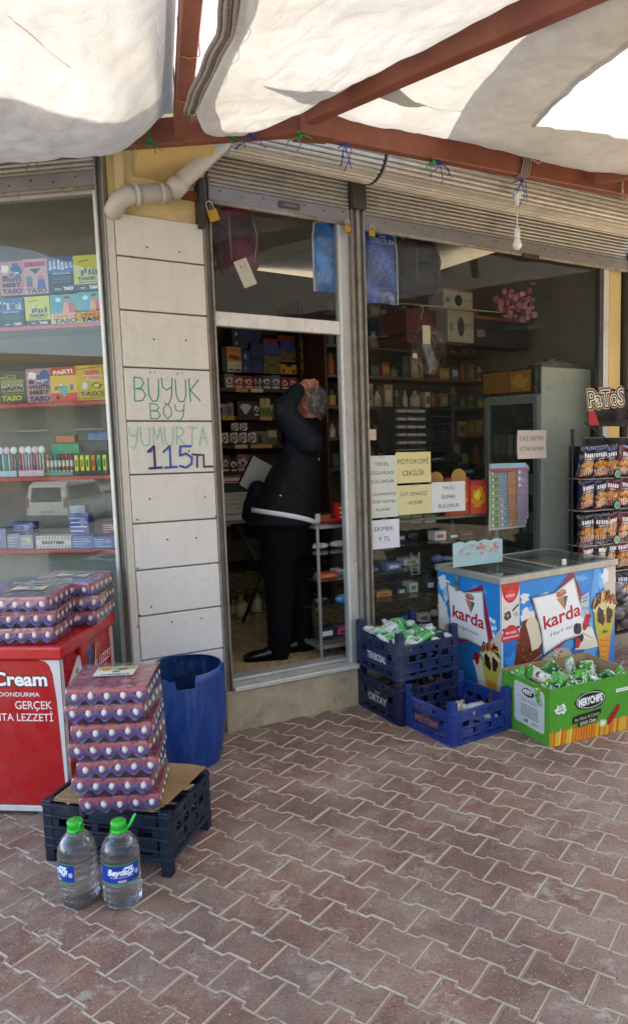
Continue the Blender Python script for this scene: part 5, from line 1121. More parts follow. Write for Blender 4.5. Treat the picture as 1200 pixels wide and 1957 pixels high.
for k in range(34): A.blob(rr.uniform(.06, .94) * w_, rr.uniform(.1, .75) * h_, w_ * .035, h_ * .09, rr.choice(['#c98a9a', '#8fb0d0', '#d8c070', '#c86a6a', '#90c0a0', '#b08fc0']), seed=k, n=9)
A.text('SAKIZ', w_ * .55, h_ * .45, h_ * .2, '#b86070', bold=.02); A.build('print', PRINT, sc_); base(sc_, F(s0, .3, z0))
rk2 = thing('wire_stand', 'white wire shelf bracket lying in the counter behind the crates', 'bracket'); q0, q1 = at(786, 1100, -.15), at(800, 1056, -.15)
part('bar', F, (q0[0], -.16, q0[1]), (q0[0] + .012, -.15, q1[1]), '#9a9a96', ALU, rk2); part('bar', F, (q1[0], -.16, q0[1]), (q1[0] + .012, -.15, q1[1]), '#9a9a96', ALU, rk2)
for k in range(6): z = q0[1] + (q1[1] - q0[1]) * k / 6; part('rung', F, (q0[0] + .013, -.158, z), (q1[0] - .001, -.152, z + .006), '#9a9a96', ALU, rk2, 0)
base(rk2, F(q0[0], -.15, q0[1]))

# ================================================================ left display: red edged shelves and boxes
ds = thing('display_shelves', 'white display shelves with red front edges behind the left window', 'shelves'); DO = -.10
lz = [atL(100, y, DO)[1] for y in (620, 769, 911, 1051)]
for z in lz:
    part('shelf', L, (.055, DO - .30, z - .02), (1.5, DO - .012, z), '#b9b7ae', ROOM, ds); part('shelf_edge', L, (.055, DO - .010, z - .022), (1.5, DO, z + .003), '#a8302c', GLOSSY, ds)
part('side_edge', L, (.035, DO - .012, .3), (.052, DO, atL(208, 600, DO)[1]), '#b0322e', GLOSSY, ds)
part('side_panel', L, (.036, DO - .30, .3), (.050, DO - .013, 2.75), '#8d9089', ROOM, ds); part('back_panel', L, (.052, DO - .33, .3), (1.5, DO - .31, 1.9), '#827f76', ROOM, ds)
part('kick_board', L, (.052, DO - .30, .3), (1.5, DO - .2, lz[3] - .03), '#9a9b92', ROOM, ds)
base(ds, L(.7, DO, .3))
def crowd(A, w_, h_, x0, y0, x1, y1, cs, n, seed):     # generic small figures
    rr = random.Random(seed)
    for k in range(n):
        x = x0 + (x1 - x0) * (k + .5) / n + rr.uniform(-.02, .02) * w_; y = y0 + rr.uniform(0, .25) * (y1 - y0); c = rr.choice(cs); hh = (y1 - y0) * rr.uniform(.45, .75); ww = (x1 - x0) / n * .8
        A.poly([(x - ww / 2, y), (x + ww / 2, y), (x + ww * .35, y + hh * .7), (x - ww * .35, y + hh * .7)], c); A.disc(x, y + hh * .85, ww * .32, hh * .16, rr.choice(['#d8a888', '#c8b8a0', '#e8e0d0']), 9)
        A.line([(x - ww * .4, y + hh * .3), (x + ww * .45, y + hh * .6)], h_ * .012, '#22242c')
def b_pink(A, w_, h_, s): A.blob(w_ * .25, h_ * .78, w_ * .16, h_ * .12, '#e8e0dc', seed=1); A.blob(w_ * .7, h_ * .72, w_ * .25, h_ * .2, '#2f4f88', seed=s); A.disc(w_ * .66, h_ * .62, w_ * .1, h_ * .06, '#c8a090'); crowd(A, w_, h_, w_ * .1, h_ * .5, w_ * .9, h_ * .75, ['#3f6aa8', '#24304c'], 3, s); A.text('WHITE', w_ * .5, h_ * .40, h_ * .11, '#1c1c24', bold=.04, wd=w_ * .8); A.text('MEET', w_ * .5, h_ * .25, h_ * .11, '#1c1c24', bold=.05, wd=w_ * .75); A.text('TASO', w_ * .5, h_ * .06, h_ * .13, '#2c3860', bold=.05, wd=w_ * .82)
def b_stud(A, w_, h_, s): A.rect(w_ * .08, h_ * .78, w_ * .9, h_ * .9, '#30304c'); A.text('STARS', w_ * .5, h_ * .79, h_ * .12, '#c8283c', bold=.06, wd=w_ * .82); A.poly([(w_ * .28, h_ * .72), (w_ * .75, h_ * .72), (w_ * .52, h_ * .56)], '#27355c'); A.disc(w_ * .25, h_ * .42, w_ * .14, h_ * .1, '#4a8098'); A.disc(w_ * .7, h_ * .45, w_ * .13, h_ * .09, '#c86878'); A.poly([(w_ * .55, h_ * .15), (w_ * .9, h_ * .15), (w_ * .85, h_ * .4), (w_ * .6, h_ * .4)], '#3858a0'); A.poly([(w_ * .12, h_ * .2), (w_ * .38, h_ * .2), (w_ * .36, h_ * .36), (w_ * .15, h_ * .36)], '#7a4858'); A.text('TASO', w_ * .52, h_ * .04, h_ * .12, '#3c4a5c', bold=.04, wd=w_ * .8)
def b_navy(A, w_, h_, s): A.rect(0, h_ * .55, w_, h_, '#38619a'); crowd(A, w_, h_, w_ * .05, h_ * .58, w_ * .95, h_ * .95, ['#8fb4d8', '#1b2a48', '#c0d0e0', '#2a4878'], 6, s); A.text('ARKADAS', w_ * .5, h_ * .5, h_ * .06, '#a8c4e0', wd=w_ * .7, bold=.03); [A.rect(w_ * .15, h_ * y, w_ * .85, h_ * (y + .012), '#7c94b0') for y in (.42, .36, .28)]; A.text('SEZON', w_ * .34, h_ * .07, h_ * .045, '#e0e0e0', bold=.03); A.text('TASO', w_ * .74, h_ * .06, h_ * .085, '#f0f0f0', bold=.05)
def b_yell(A, w_, h_, s): A.rect(0, h_ * .19, w_, h_, '#c8c440'); A.line([(w_ * .2, h_ * .82), (w_ * .55, h_ * .87)], h_ * .025, '#2a2a20'); crowd(A, w_, h_, w_ * .12, h_ * .42, w_ * .9, h_ * .75, ['#33406c', '#8a90a4', '#d0c8a8', '#3c3c50'], 6, s); A.text('TAKIM', w_ * .48, h_ * .3, h_ * .09, '#3a3a30', bold=.05, wd=w_ * .7); A.disc(w_ * .82, h_ * .36, w_ * .09, h_ * .06, '#4a4a38'); A.disc(w_ * .82, h_ * .36, w_ * .06, h_ * .04, '#c8c440'); A.line([(w_ * .15, h_ * .235), (w_ * .85, h_ * .24)], h_ * .02, '#2a2a20'); A.text('YENI', w_ * .3, h_ * .06, h_ * .045, '#e0e0d8', bold=.03); A.text('TASO', w_ * .72, h_ * .05, h_ * .085, '#f0f0e8', bold=.05)
def b_teal(A, w_, h_, s): A.rect(0, h_ * .35, w_, h_, '#4f9c98'); A.rect(0, 0, w_, h_ * .35, '#d8c080'); A.disc(w_ * .3, h_ * .82, w_ * .1, h_ * .08, '#c8e0e0'); A.poly([(w_ * .15, h_ * .45), (w_ * .2, h_ * .75), (w_ * .42, h_ * .75), (w_ * .45, h_ * .45)], '#4890b8'); A.poly([(w_ * .42, h_ * .36), (w_ * .5, h_ * .72), (w_ * .8, h_ * .72), (w_ * .98, h_ * .36)], '#d89878'); A.poly([(w_ * .68, h_ * .38), (w_ * .66, h_ * .72), (w_ * .84, h_ * .72), (w_ * .98, h_ * .38)], '#b83c44'); A.disc(w_ * .62, h_ * .84, w_ * .1, h_ * .09, '#b87858'); A.blob(w_ * .62, h_ * .9, w_ * .11, h_ * .05, '#2a2420', seed=3); A.text('HERKES', w_ * .52, h_ * .22, h_ * .1, '#d05848', bold=.04, wd=w_ * .85); A.text('TASO', w_ * .52, h_ * .05, h_ * .14, '#2c3c50', bold=.05, wd=w_ * .85)
def b_olive(A, w_, h_, s): A.line([(w_ * .1, h_ * .78), (w_ * .25, h_ * .78)], h_ * .04, '#b8b040'); A.rect(w_ * .3, h_ * .74, w_ * .62, h_ * .86, '#a89a30'); A.rect(w_ * .34, h_ * .76, w_ * .58, h_ * .84, '#5a5428'); A.rect(w_ * .08, h_ * .36, w_ * .88, h_ * .72, '#8a8658'); crowd(A, w_, h_, w_ * .1, h_ * .38, w_ * .85, h_ * .6, ['#2c2c20', '#3c3c2c'], 7, s); A.line([(w_ * .15, h_ * .3), (w_ * .85, h_ * .3)], h_ * .012, '#a8a068'); A.text('TASO', w_ * .45, h_ * .1, h_ * .14, '#c8b83c', bold=.04, shear=.2, wd=w_ * .7)
def b_red(A, w_, h_, s): A.rect(0, 0, w_, h_ * .75, '#d8b03c'); A.rect(0, 0, w_, h_ * .25, '#c83c2c'); A.text('PARTI', w_ * .5, h_ * .8, h_ * .11, '#e8d8c0', bold=.05, wd=w_ * .75, rot=.06); crowd(A, w_, h_, w_ * .12, h_ * .3, w_ * .88, h_ * .62, ['#58a0a0', '#c88040', '#4878a0'], 4, s); A.blob(w_ * .5, h_ * .3, w_ * .14, h_ * .16, '#5aa8a8', seed=5); A.disc(w_ * .25, h_ * .12, w_ * .07, h_ * .06, '#282020')
def b_sun(A, w_, h_, s): A.line([(w_ * .08, h_ * .88), (w_ * .75, h_ * .94), (w_ * .9, h_ * .93), (w_ * .9, h_ * .72)], h_ * .014, '#1c1c14'); A.line([(w_ * .08, h_ * .25), (w_ * .08, h_ * .06), (w_ * .9, h_ * .10), (w_ * .9, h_ * .3)], h_ * .014, '#1c1c14'); A.blob(w_ * .55, h_ * .78, w_ * .25, h_ * .08, '#c84c38', seed=3); A.text('TOBBI', w_ * .55, h_ * .58, h_ * .13, '#e8e0d0', bold=.09, wd=w_ * .55); A.text('TOBBI', w_ * .55, h_ * .585, h_ * .12, '#b83c34', bold=.03, wd=w_ * .52); A.blob(w_ * .3, h_ * .42, w_ * .09, h_ * .1, '#b8d8d8', seed=1); A.blob(w_ * .68, h_ * .42, w_ * .16, h_ * .07, '#504828', seed=2); A.disc(w_ * .68, h_ * .42, w_ * .1, h_ * .045, '#d8c860'); A.text('TASO', w_ * .5, h_ * .14, h_ * .12, '#201c14', bold=.03, shear=.15, wd=w_ * .75)
def dbox(label, x0, y0, x1, y1, c, art, seed=1, o=-.125, dp=.07, zb=None):
    s0, z0 = atL(x0, y1, o); s1, z1 = atL(x1, y0, o)
    if zb is not None: z1 += zb - z0; z0 = zb
    t = thing('card_box', label, 'box', 'collectible card boxes in the left window'); b = MB(lx); b.box((s1, o - dp, z0), (s0, o, z1), c); b.build('carton', GOODS, t, bevel=.002)
    w_, h_ = s0 - s1, z1 - z0; A = Art(lambda x, y, d: L(s0 - x, o + .0005 + d, z0 + y)); art(A, w_, h_, seed); A.build('print', PRINT, t); base(t, L((s0 + s1) / 2, o, z0)); return t
z2 = lz[0] + .003; 
for (x0, x1, y0, y1, c, ar, lb, up) in [(10 - 12, 43, 560, 617, '#1c2840', b_navy, 'navy collectible card box with group picture, lower row first from left', 0), (50, 93, 556, 615, '#26281c', b_yell, 'yellow and black card box in the lower row beside the navy box', 0), (98, 147, 552, 612, '#4f9c98', b_teal, 'teal card box with a man in red, left one of two', 0), (150, 198, 547, 609, '#4f9c98', b_teal, 'teal card box with a man in red at the window edge', 0),
    (0, 42, 480, 549, '#c88c94', b_pink, 'pink card box with blue figure in the top row', 1), (45, 88, 476, 547, '#cfa4a8', b_stud, 'pale pink card box with red heading in the top row', 1), (93, 139, 470, 542, '#141c30', b_navy, 'navy card box with blue group picture in the top row', 1), (142, 190, 465, 537, '#1d1e18', b_yell, 'yellow and black card box topmost at the right', 1)]:
    bx = dbox(lb, x0, y0, x1, y1, c, ar, int(x1), zb=z2 if not up else z2 + .166)
zb = lz[1] + .003
for (x0, x1, y0, y1, c, ar, lb) in [(0, 49, 702, 768, '#4c4a30', b_olive, 'olive card box with silhouettes on the second shelf'), (52, 97, 698, 766, '#b88890', b_pink, 'pink card box on the second shelf'), (99, 144, 694, 763, '#c84030', b_red, 'red and yellow card box on the second shelf'), (147, 200, 689, 760, '#d0ac1c', b_sun, 'bright yellow card box at the end of the second shelf')]:
    dbox(lb, x0, y0, x1, y1, c, ar, int(x1), zb=zb)
# sticks and markers on the third shelf
rr = random.Random(31); zc_ = lz[2] + .003
def lthing(name, label, cat, grp=None): return thing(name, label, cat, grp)
def lbox(t, pn, x0, y0, x1, y1, c, o, dp, mat=GOODS, zb=None):
    s0, z0 = atL(x0, y1, o); s1, z1 = atL(x1, y0, o)
    if zb is not None: z1 += zb - z0; z0 = zb
    b = MB(lx); b.box((s1, o - dp, z0), (s0, o, z1), c); return b.build(pn, mat, t, bevel=.0015), s0, s1, z0, z1
for gi, (xa, xb, lb, cs, trayc) in enumerate([(-20, 31, 'pale blue tray of bubble wands on the third shelf', ['#58a8b8', '#b8d8e0', '#c86070', '#48889c', '#d0d4d8'], '#a8c8d4'), (36, 84, 'pink and white tray of bubble wands beside the blue one', ['#c05868', '#d898a8', '#a8bcc8', '#d8c8b0', '#8ca8c0'], '#d8b8c0')]):
    t = lthing('wand_tray', lb, 'toy tray', 'trays of bubble wands'); _, s0, s1, z0, z1 = lbox(t, 'tray', xa, 896, xb, 909, trayc, -.125, .06, zb=zc_); n = 9
    for k in range(n):
        s_ = s0 + (s1 - s0) * (k + .5) / n; b = MB(lx); b.cyl((s_, -.14, zc_ + .02), (s_, -.14, zc_ + .125), .0052, n=8, c=cs[k % 5]); b.build('wand', GLOSSY, t, True)
    for k in range(4):
        s_ = s0 + (s1 - s0) * (k + .5) / 4; b = MB(lx); b.ell((s_, -.15, zc_ + .145), (.021, .006, .022), ['#d8d4cc', '#c8dce4', '#d8b8bc', '#dcdcd4'][k], 14, 8); b.build('wand_ring', GLOSSY, t, True)
    base(t, L((s0 + s1) / 2, -.13, zc_))
t = lthing('marker_tray', 'green carton of permanent markers on the third shelf', 'marker tray'); _, s0, s1, z0, z1 = lbox(t, 'tray', 87, 897, 139, 905, '#4a9c80', -.125, .06, zb=zc_)
_, _, _, _, _ = lbox(t, 'back_card', 98, 845, 150, 866, '#3ca070', -.19, .01, zb=zc_ + .115)
for k, c in enumerate(['#d87820', '#208090', '#188090', '#202830', '#801828', '#982030', '#90182c']):
    s_ = s0 + (s1 - s0) * (k + .5) / 7; b = MB(lx); b.cyl((s_, -.142, zc_ + .015), (s_, -.142, zc_ + .085), .0085, n=10, c='#d8d4cc' if k else '#d8d0b8'); b.cyl((s_, -.142, zc_ + .085), (s_, -.142, zc_ + .118), .0092, .008, n=10, c=c); b.cyl((s_, -.142, zc_ + .03), (s_, -.142, zc_ + .05), .0088, n=10, c=c); b.build('marker', GLOSSY, t, True)
base(t, L((s0 + s1) / 2, -.13, zc_))
t = lthing('highlighter_tray', 'black tray of fluorescent highlighters at the right of the third shelf', 'highlighter tray'); _, s0, s1, z0, z1 = lbox(t, 'tray', 141, 894, 205, 904, '#26282a', -.125, .06, zb=zc_)
for k, c in enumerate(['#d8e020', '#e0e428', '#d8e020', '#e88020', '#38c050', '#d8e020']):
    s_ = s0 + (s1 - s0) * (k + .5) / 6; b = MB(lx); b.box((s_ - .0095, -.15, zc_ + .018), (s_ + .0095, -.130, zc_ + .108), c); b.build('highlighter', GLOSSY, t, bevel=.002); b = MB(lx); b.box((s_ - .004, -.1298, zc_ + .045), (s_ + .004, -.1292, zc_ + .085), '#2c3018'); b.build('mark', PRINT, t)
base(t, L((s0 + s1) / 2, -.13, zc_))
for x0, y0, x1, y1, c, lb in [(168, 826, 207, 842, '#5c78a8', 'blue white box above the highlighters'), (155, 842, 205, 862, '#4a4c50', 'dark grey box behind the highlighters'), (108, 832, 142, 846, '#c87848', 'orange toy packet above the green carton')]:
    t = lthing('goods_box', lb, 'box'); _, s0, s1, z0, z1 = lbox(t, 'carton', x0, y0, x1, y1, c, -.22, .05); base(t, L(s0, -.22, z0))
zd = lz[3] + .003
for x0, y0, x1, y1, c, lb, o in [(-30, 1010, 10, 1050, '#8888a8', 'lilac printed packet at far left of the bottom display shelf', -.13), (12, 1022, 38, 1050, '#9a94a8', 'mauve box on the bottom display shelf', -.14), (40, 1024, 62, 1050, '#a8a4b4', 'pale lilac box left of the striped box', -.13), (137, 1022, 177, 1046, '#6478b0', 'blue box right of the striped box', -.13), (178, 1022, 219, 1044, '#5468a4', 'blue and white box at the end of the bottom display shelf', -.13), (24, 998, 62, 1022, '#4c5890', 'indigo box stacked on the bottom display shelf', -.2), (133, 980, 168, 1021, '#5860a0', 'tall violet box stacked above the blue boxes', -.2), (133, 965, 162, 981, '#9c9ca0', 'grey striped box on top of the tall violet box', -.2), (196, 998, 222, 1020, '#8c4848', 'dull red cup pack at the right end', -.22)]:
    t = lthing('stationery_box', lb, 'box', 'stationery boxes on the bottom display shelf'); ob, s0, s1, z0, z1 = lbox(t, 'carton', x0, y0, x1, y1, c, o, .07, zb=zd if y1 > 1040 else None)
    A = Art(lambda x, y, d: L(s0 - x, o + .0005 + d, z0 + y)); w_, h_ = s0 - s1, z1 - z0
    for k in range(4): A.rect(w_ * .08, h_ * (.12 + .2 * k), w_ * rr.uniform(.4, .92), h_ * (.18 + .2 * k), jit('#b8bcd4', .25, rr))
    A.blob(w_ * .7, h_ * .6, w_ * .14, h_ * .2, '#d8c85c' if x0 == 40 else '#8a90b8', seed=int(x0) + 40); A.build('print', PRINT, t); base(t, L(s0, o, z0))
t = lthing('stationery_box', 'white striped box with dark lettering on the bottom display shelf', 'box', 'stationery boxes on the bottom display shelf'); ob, s0, s1, z0, z1 = lbox(t, 'carton', 69, 1023, 135, 1048, '#d8d2cc', -.125, .07, zb=zd)
A = Art(lambda x, y, d: L(s0 - x, -.1245 + d, z0 + y)); w_, h_ = s0 - s1, z1 - z0
for k in range(11): A.rect(w_ * (.03 + .09 * k), h_ * .72, w_ * (.05 + .09 * k), h_ * .95, '#5c4c50'); A.rect(w_ * (.03 + .09 * k), h_ * .06, w_ * (.05 + .09 * k), h_ * .26, '#a05c50')
A.text('SANTIMS', w_ * .5, h_ * .36, h_ * .26, '#3c3438', bold=.03, wd=w_ * .62); A.build('print', PRINT, t); base(t, L(s0, -.125, z0))

# ================================================================ karda chest freezer
def kframe():
    n_ = G(957, 1105, .80); n_.z = 0; l_ = G(818, 1080, .80); r_ = G(1176, 1068, .80); return n_, l_, r_
kn, kl, kr = kframe(); KX = (Vector((kr.x, kr.y)) - kn.xy).normalized(); KY = Vector((-KX.y, KX.x)); KW, KD = (kr.xy - kn.xy).length, .585
kn = Vector((kn.x - .01, kn.y - .03, 0))
def KF(a, b_, z): return Vector((kn.x + KX.x * a + KY.x * b_, kn.y + KX.y * a + KY.y * b_, z))
kx = lambda p: KF(*p)
kf = thing('ice_cream_freezer', 'glass topped chest freezer wrapped in blue ice cream graphics', 'freezer')
b = MB(kx); b.box((0, 0, .06), (KW, KD, .765), '#d6d6d2'); b.build('cabinet', GLOSSY, kf, bevel=.004)
b = MB(kx); b.box((.02, .02, .0), (KW - .02, KD - .02, .059), '#2a2a2a'); b.build('base', PLAST, kf)
b = MB(kx); z0, z1 = .766, .805
b.box((-.012, -.012, z0), (KW + .012, .03, z1), '#aaa99f'); b.box((-.012, KD - .03, z0), (KW + .012, KD + .012, z1), '#aaa99f'); b.box((-.012, .03, z0), (.03, KD - .03, z1), '#aaa99f'); b.box((KW - .03, .03, z0), (KW + .012, KD - .03, z1), '#aaa99f'); b.build('rim', ALU, kf, bevel=.004)
b = MB(kx); b.box((.031, .031, .770), (KW - .031, KD - .031, .7695), '#54524a'); b.build('basket_floor', ROOM, kf)
b = MB(kx); b.box((.031, .031, .792), (KW * .52, KD - .031, .797), '#fff'); b.build('glass_lid', CASEGLASS, kf)
b = MB(kx); b.box((KW * .48, .031, .799), (KW - .031, KD - .031, .804), '#fff'); b.build('glass_lid', CASEGLASS, kf)
b = MB(kx); b.box((KW * .48, .031, .806), (KW * .48 + .014, KD - .031, .812), '#b4b3ab'); b.build('lid_edge', ALU, kf)
b = MB(kx); b.box((KW * .58, .05, .805), (KW * .605, .07, .842), '#e8e8e4'); b.build('lid_knob', ENAMEL, kf, bevel=.003)
for k in range(5):
    b = MB(kx); b.box((.06 + .16 * k, .1, .771), (.19 + .16 * k, .45, .784), ['#8a857a', '#9a9488', '#7d8488', '#a39a80', '#8a7d60'][k]); b.build('ice_cream_box', GOODS, kf)
b = MB(kx)
for k in range(3): b.box((-.021, .36, .735 - .034 * k), (-.013, .385, .765 - .034 * k), '#8f8f8c' if k != 1 else '#6f6f6c')
b.build('hasp', GALV, kf, bevel=.002, kind='stuff')
fk = lambda x, y, d: KF(x, -.0008 - d, y)             # long face (right in the photo)
fl = lambda x, y, d: KF(-.0008 - d, KD - x, y)       # short face (left in the photo)
def sky_bits(A, lst):
    for x, y, rx, ry, c, sd_ in lst: A.blob(x, y, rx, ry, c, .3, 22, sd_)
def karda(A, cx, cy, w_, rot, sub):
    R2 = lambda x, y: (cx + x * math.cos(rot) - y * math.sin(rot), cy + x * math.sin(rot) + y * math.cos(rot))
    h_ = w_ * .92
    A.poly([R2(*p) for p in [(-w_ * .50, h_ * .12), (w_ * .28, h_ * .60), (w_ * .56, -h_ * .22), (-w_ * .22, -h_ * .54)]], '#a31c3c')
    q = lambda k: [R2(*p) for p in [(-w_ * .52 * k, h_ * .42 * k), (-w_ * .1 * k, h_ * .37 * k), (w_ * .3 * k, h_ * .5 * k), (w_ * .36 * k, h_ * .1 * k), (w_ * .52 * k, -h_ * .46 * k), (0, -h_ * .42 * k), (-w_ * .42 * k, -h_ * .5 * k), (-w_ * .42 * k, -h_ * .1 * k)]]
    A.poly(q(1.03), '#15301f'); A.poly(q(.985), '#ececea'); A.poly(q(.96), '#1d3a28'); A.poly(q(.94), '#eeeeec')
    A.text('karda', *R2(-w_ * .0, -h_ * .12), w_ * .19, '#b5182c', bold=.022, rot=rot, wd=w_ * .72)
    A.text(sub, *R2(0, -h_ * .27), w_ * .055, '#5a5a58', rot=rot, wd=w_ * .5)
    c0 = (.04 * w_, .27 * h_)
    A.poly([R2(*p) for p in [(c0[0] - .12 * w_, c0[1]), (c0[0] + .1 * w_, c0[1] - .02 * w_), (c0[0] + .02 * w_, c0[1] - .2 * w_)]], '#c07a5c'); A.poly([R2(*p) for p in [(c0[0] + .02 * w_, c0[1] - .0 * w_), (c0[0] + .1 * w_, c0[1] - .02 * w_), (c0[0] + .02 * w_, c0[1] - .2 * w_)]], '#2c6a3c'); A.blob(*R2(c0[0] - .02 * w_, c0[1] + .05 * w_), .1 * w_, .05 * w_, '#b06a50', .2, seed=3, rot=rot); A.disc(*R2(c0[0] - .0 * w_, c0[1] + .07 * w_), .05 * w_, .03 * w_, '#c88c74')
def cone(A, cx, cy, s_, seed=1):
    rr = random.Random(seed)
    A.poly([(cx - .10 * s_, cy - .12 * s_), (cx + .11 * s_, cy - .12 * s_), (cx + .055 * s_, cy - .52 * s_), (cx - .02 * s_, cy - .52 * s_)], '#d8952c')
    for k in range(6):
        y = cy - .16 * s_ - .06 * s_ * k; A.line([(cx - .1 * s_ + .012 * s_ * k, y), (cx + .1 * s_ - .008 * s_ * k, y - .05 * s_)], .008 * s_, '#a5641a'); A.line([(cx + .1 * s_ - .008 * s_ * k, y), (cx - .1 * s_ + .012 * s_ * k, y - .05 * s_)], .008 * s_, '#b87422')
    A.poly([(cx - .16 * s_, cy + .22 * s_), (cx - .14 * s_, cy), (cx - .1 * s_, cy - .14 * s_), (cx + .11 * s_, cy - .14 * s_), (cx + .15 * s_, cy), (cx + .17 * s_, cy + .22 * s_), (cx, cy + .32 * s_)], '#b3aa3a'); A.blob(cx, cy + .2 * s_, .17 * s_, .12 * s_, '#d8cc9a', .15, seed=seed)
    for k in range(17):
        a = math.pi * (1.06 - 1.12 * k / 16); l = rr.uniform(.13, .21) * s_
        A.line([(cx + .02 * s_ * math.cos(a), cy + .24 * s_), (cx + l * .8 * math.cos(a), cy + .24 * s_ + l * .55 * math.sin(a)), (cx + l * math.cos(a), cy + .22 * s_ + l * .2 * math.sin(a) - .04 * s_)], .018 * s_, rr.choice(['#2a1810', '#c89038', '#e0b860', '#3a2014', '#b04828']))
    A.blob(cx - .05 * s_, cy + .08 * s_, .055 * s_, .1 * s_, '#2a160e', .3, seed=4); A.blob(cx + .07 * s_, cy + .08 * s_, .05 * s_, .09 * s_, '#2e1a10', .3, seed=6); A.line([(cx + .02 * s_, cy + .24 * s_), (cx + .03 * s_, cy - .02 * s_)], .012 * s_, '#d8b068')
def berries(A, cx, cy, s_):
    A.poly([(cx - .0 * s_, cy + .05 * s_), (cx + .18 * s_, cy + .10 * s_), (cx + .34 * s_, cy - .25 * s_), (cx + .1 * s_, cy - .25 * s_), (cx - .18 * s_, cy - .22 * s_)], '#dcd2bc'); A.blob(cx + .12 * s_, cy - .02 * s_, .13 * s_, .09 * s_, '#e8e2d2', .2, seed=3, rot=-.6); A.line([(cx - .02 * s_, cy + .02 * s_), (cx + .2 * s_, cy - .1 * s_)], .02 * s_, '#b8ac90')
    A.blob(cx + .06 * s_, cy + .17 * s_, .065 * s_, .13 * s_, '#a0152c', .12, seed=1, rot=-.35); A.blob(cx + .05 * s_, cy + .2 * s_, .03 * s_, .06 * s_, '#c43448', .15, seed=2, rot=-.35)
    rr = random.Random(2)
    A.blob(cx - .12 * s_, cy + .1 * s_, .085 * s_, .09 * s_, '#1b1b2a', .1, seed=4)
    for k in range(9): A.disc(cx - .12 * s_ + rr.uniform(-.06, .06) * s_, cy + .1 * s_ + rr.uniform(-.06, .06) * s_, .018 * s_, .02 * s_, '#34344c', 8)
    A.blob(cx - .04 * s_, cy - .06 * s_, .05 * s_, .06 * s_, '#20202e', .1, seed=5); A.blob(cx - .12 * s_, cy - .12 * s_, .06 * s_, .08 * s_, '#a4182c', .12, seed=6)
A = Art(fk, .00005); A.d = .0002
A.rect(.003, .065, KW - .003, .764, '#1c74b8'); A.rect(.003, .52, KW - .003, .764, '#1f86d0'); A.rect(.003, .065, .75, .28, '#1766a4')
sky_bits(A, [(.30, .58, .10, .05, '#5ea6dc', 1), (.36, .64, .06, .03, '#a4cce8', 2), (.62, .72, .10, .02, '#5ea6dc', 9), (.14, .30, .10, .05, '#3a8cc8', 3), (.52, .33, .09, .10, '#4094d0', 4), (.46, .25, .08, .05, '#5aa6da', 8), (.87, .68, .05, .06, '#7cb8e2', 5), (.78, .30, .05, .12, '#4b9cd6', 6)])
for a_, x_, y_, r_ in [(1, .19, .66, .035), (2, .21, .55, .05), (3, .18, .48, .03)]: A.blob(x_ + .0, y_, r_, r_ * .9, '#e4e0da', .35, 16, a_)
A.poly([(.79, .764), (.84, .764), (.81, .45), (.74, .22), (.70, .22)], '#59a4dc'); A.poly([(.90, .764), (KW - .003, .764), (KW - .003, .45), (.88, .60)], '#c7bcae'); A.blob(.89, .71, .035, .045, '#d8e4ec', .35, 14, 3)
# chocolate bar with bite
A.poly([(.09, .06), (.10, .25), (.135, .42), (.17, .52), (.235, .535), (.29, .49), (.325, .36), (.32, .22), (.27, .12), (.25, .06)], '#6e3018')
rr = random.Random(5)
for k in range(60): A.blob(rr.uniform(.12, .29), rr.uniform(.12, .40), rr.uniform(.004, .010), rr.uniform(.004, .009), rr.choice(['#4a1e0e', '#8c4424', '#a0582e', '#5c2814']), .3, 8, k)
A.poly([(.195, .50), (.215, .535), (.285, .53), (.33, .37), (.30, .335), (.245, .325), (.23, .40)], '#d9cdb0'); A.line([(.09, .20), (.20, .24), (.33, .29), (.50, .33), (.70, .37)], .004, '#b8b4ac')
# price column with red roundels
A.rect(.003, .44, .145, .764, '#d9d6cf'); A.rect(.003, .065, .012, .764, '#e0e0dc')
A.disc(.074, .764, .072, .115, '#c9252b', 24, 0, 180, 360); A.disc(.074, .695, .036, .032, '#d8484c'); A.text('KARDA', .074, .686, .015, '#f0d8d4', bold=.03); A.blob(.05, .575, .028, .028, '#3a241a', .2, seed=3); A.disc(.05, .575, .012, .012, '#a08868'); A.line([(.09, .60), (.135, .63)], .014, '#3c6c3c'); A.blob(.115, .575, .02, .018, '#b8b4a8', .3, seed=7); A.rect(.01, .485, .145, .50, '#3a2418'); A.text('YAZ', .03, .62, .008, '#4a4a48')
A.disc(.074, .42, .075, .095, '#cf2a34', 24, 0, 0, 180); A.text('TEZ GELİR', .075, .462, .013, '#f4e4e0', bold=.03); A.text('SADECE BURADASIN', .075, .437, .011, '#f4e4e0', bold=.03, wd=.125)
karda(A, .500, .515, .45, .14, 'Harf ılarr')
A.poly([(.665, .60), (.735, .625), (.74, .48), (.70, .45), (.66, .48)], '#b9c4d0'); A.text('POZİF', .70, .585, .014, '#2a3a5a', bold=.02, rot=.1); A.line([(.675, .565), (.72, .575)], .006, '#2a2a40'); A.text('4', .685, .52, .018, '#3a3a58'); A.text('15BB', .71, .51, .02, '#5a5a78'); A.text('TS', .70, .48, .02, '#6a7a90')
A.blob(.46, .24, .12, .06, '#b5a58c', .12, seed=5); 
for k in range(26): A.blob(rr.uniform(.38, .54), rr.uniform(.20, .29), .010, .006, rr.choice(['#8a7458', '#6a4a34', '#d8ccb4']), .3, 8, k)
berries(A, .685, .36, .42); cone(A, .875, .40, .62)
A.text('Mini', .885, .335, .02, '#4a3020', bold=.02, shear=.2); A.build('long_face_print', PRINT, kf)
A = Art(fl, .00005); A.d = .0002
A.rect(.003, .065, KD - .003, .764, '#1c74b8'); A.rect(.003, .50, KD - .003, .764, '#1f84ce')
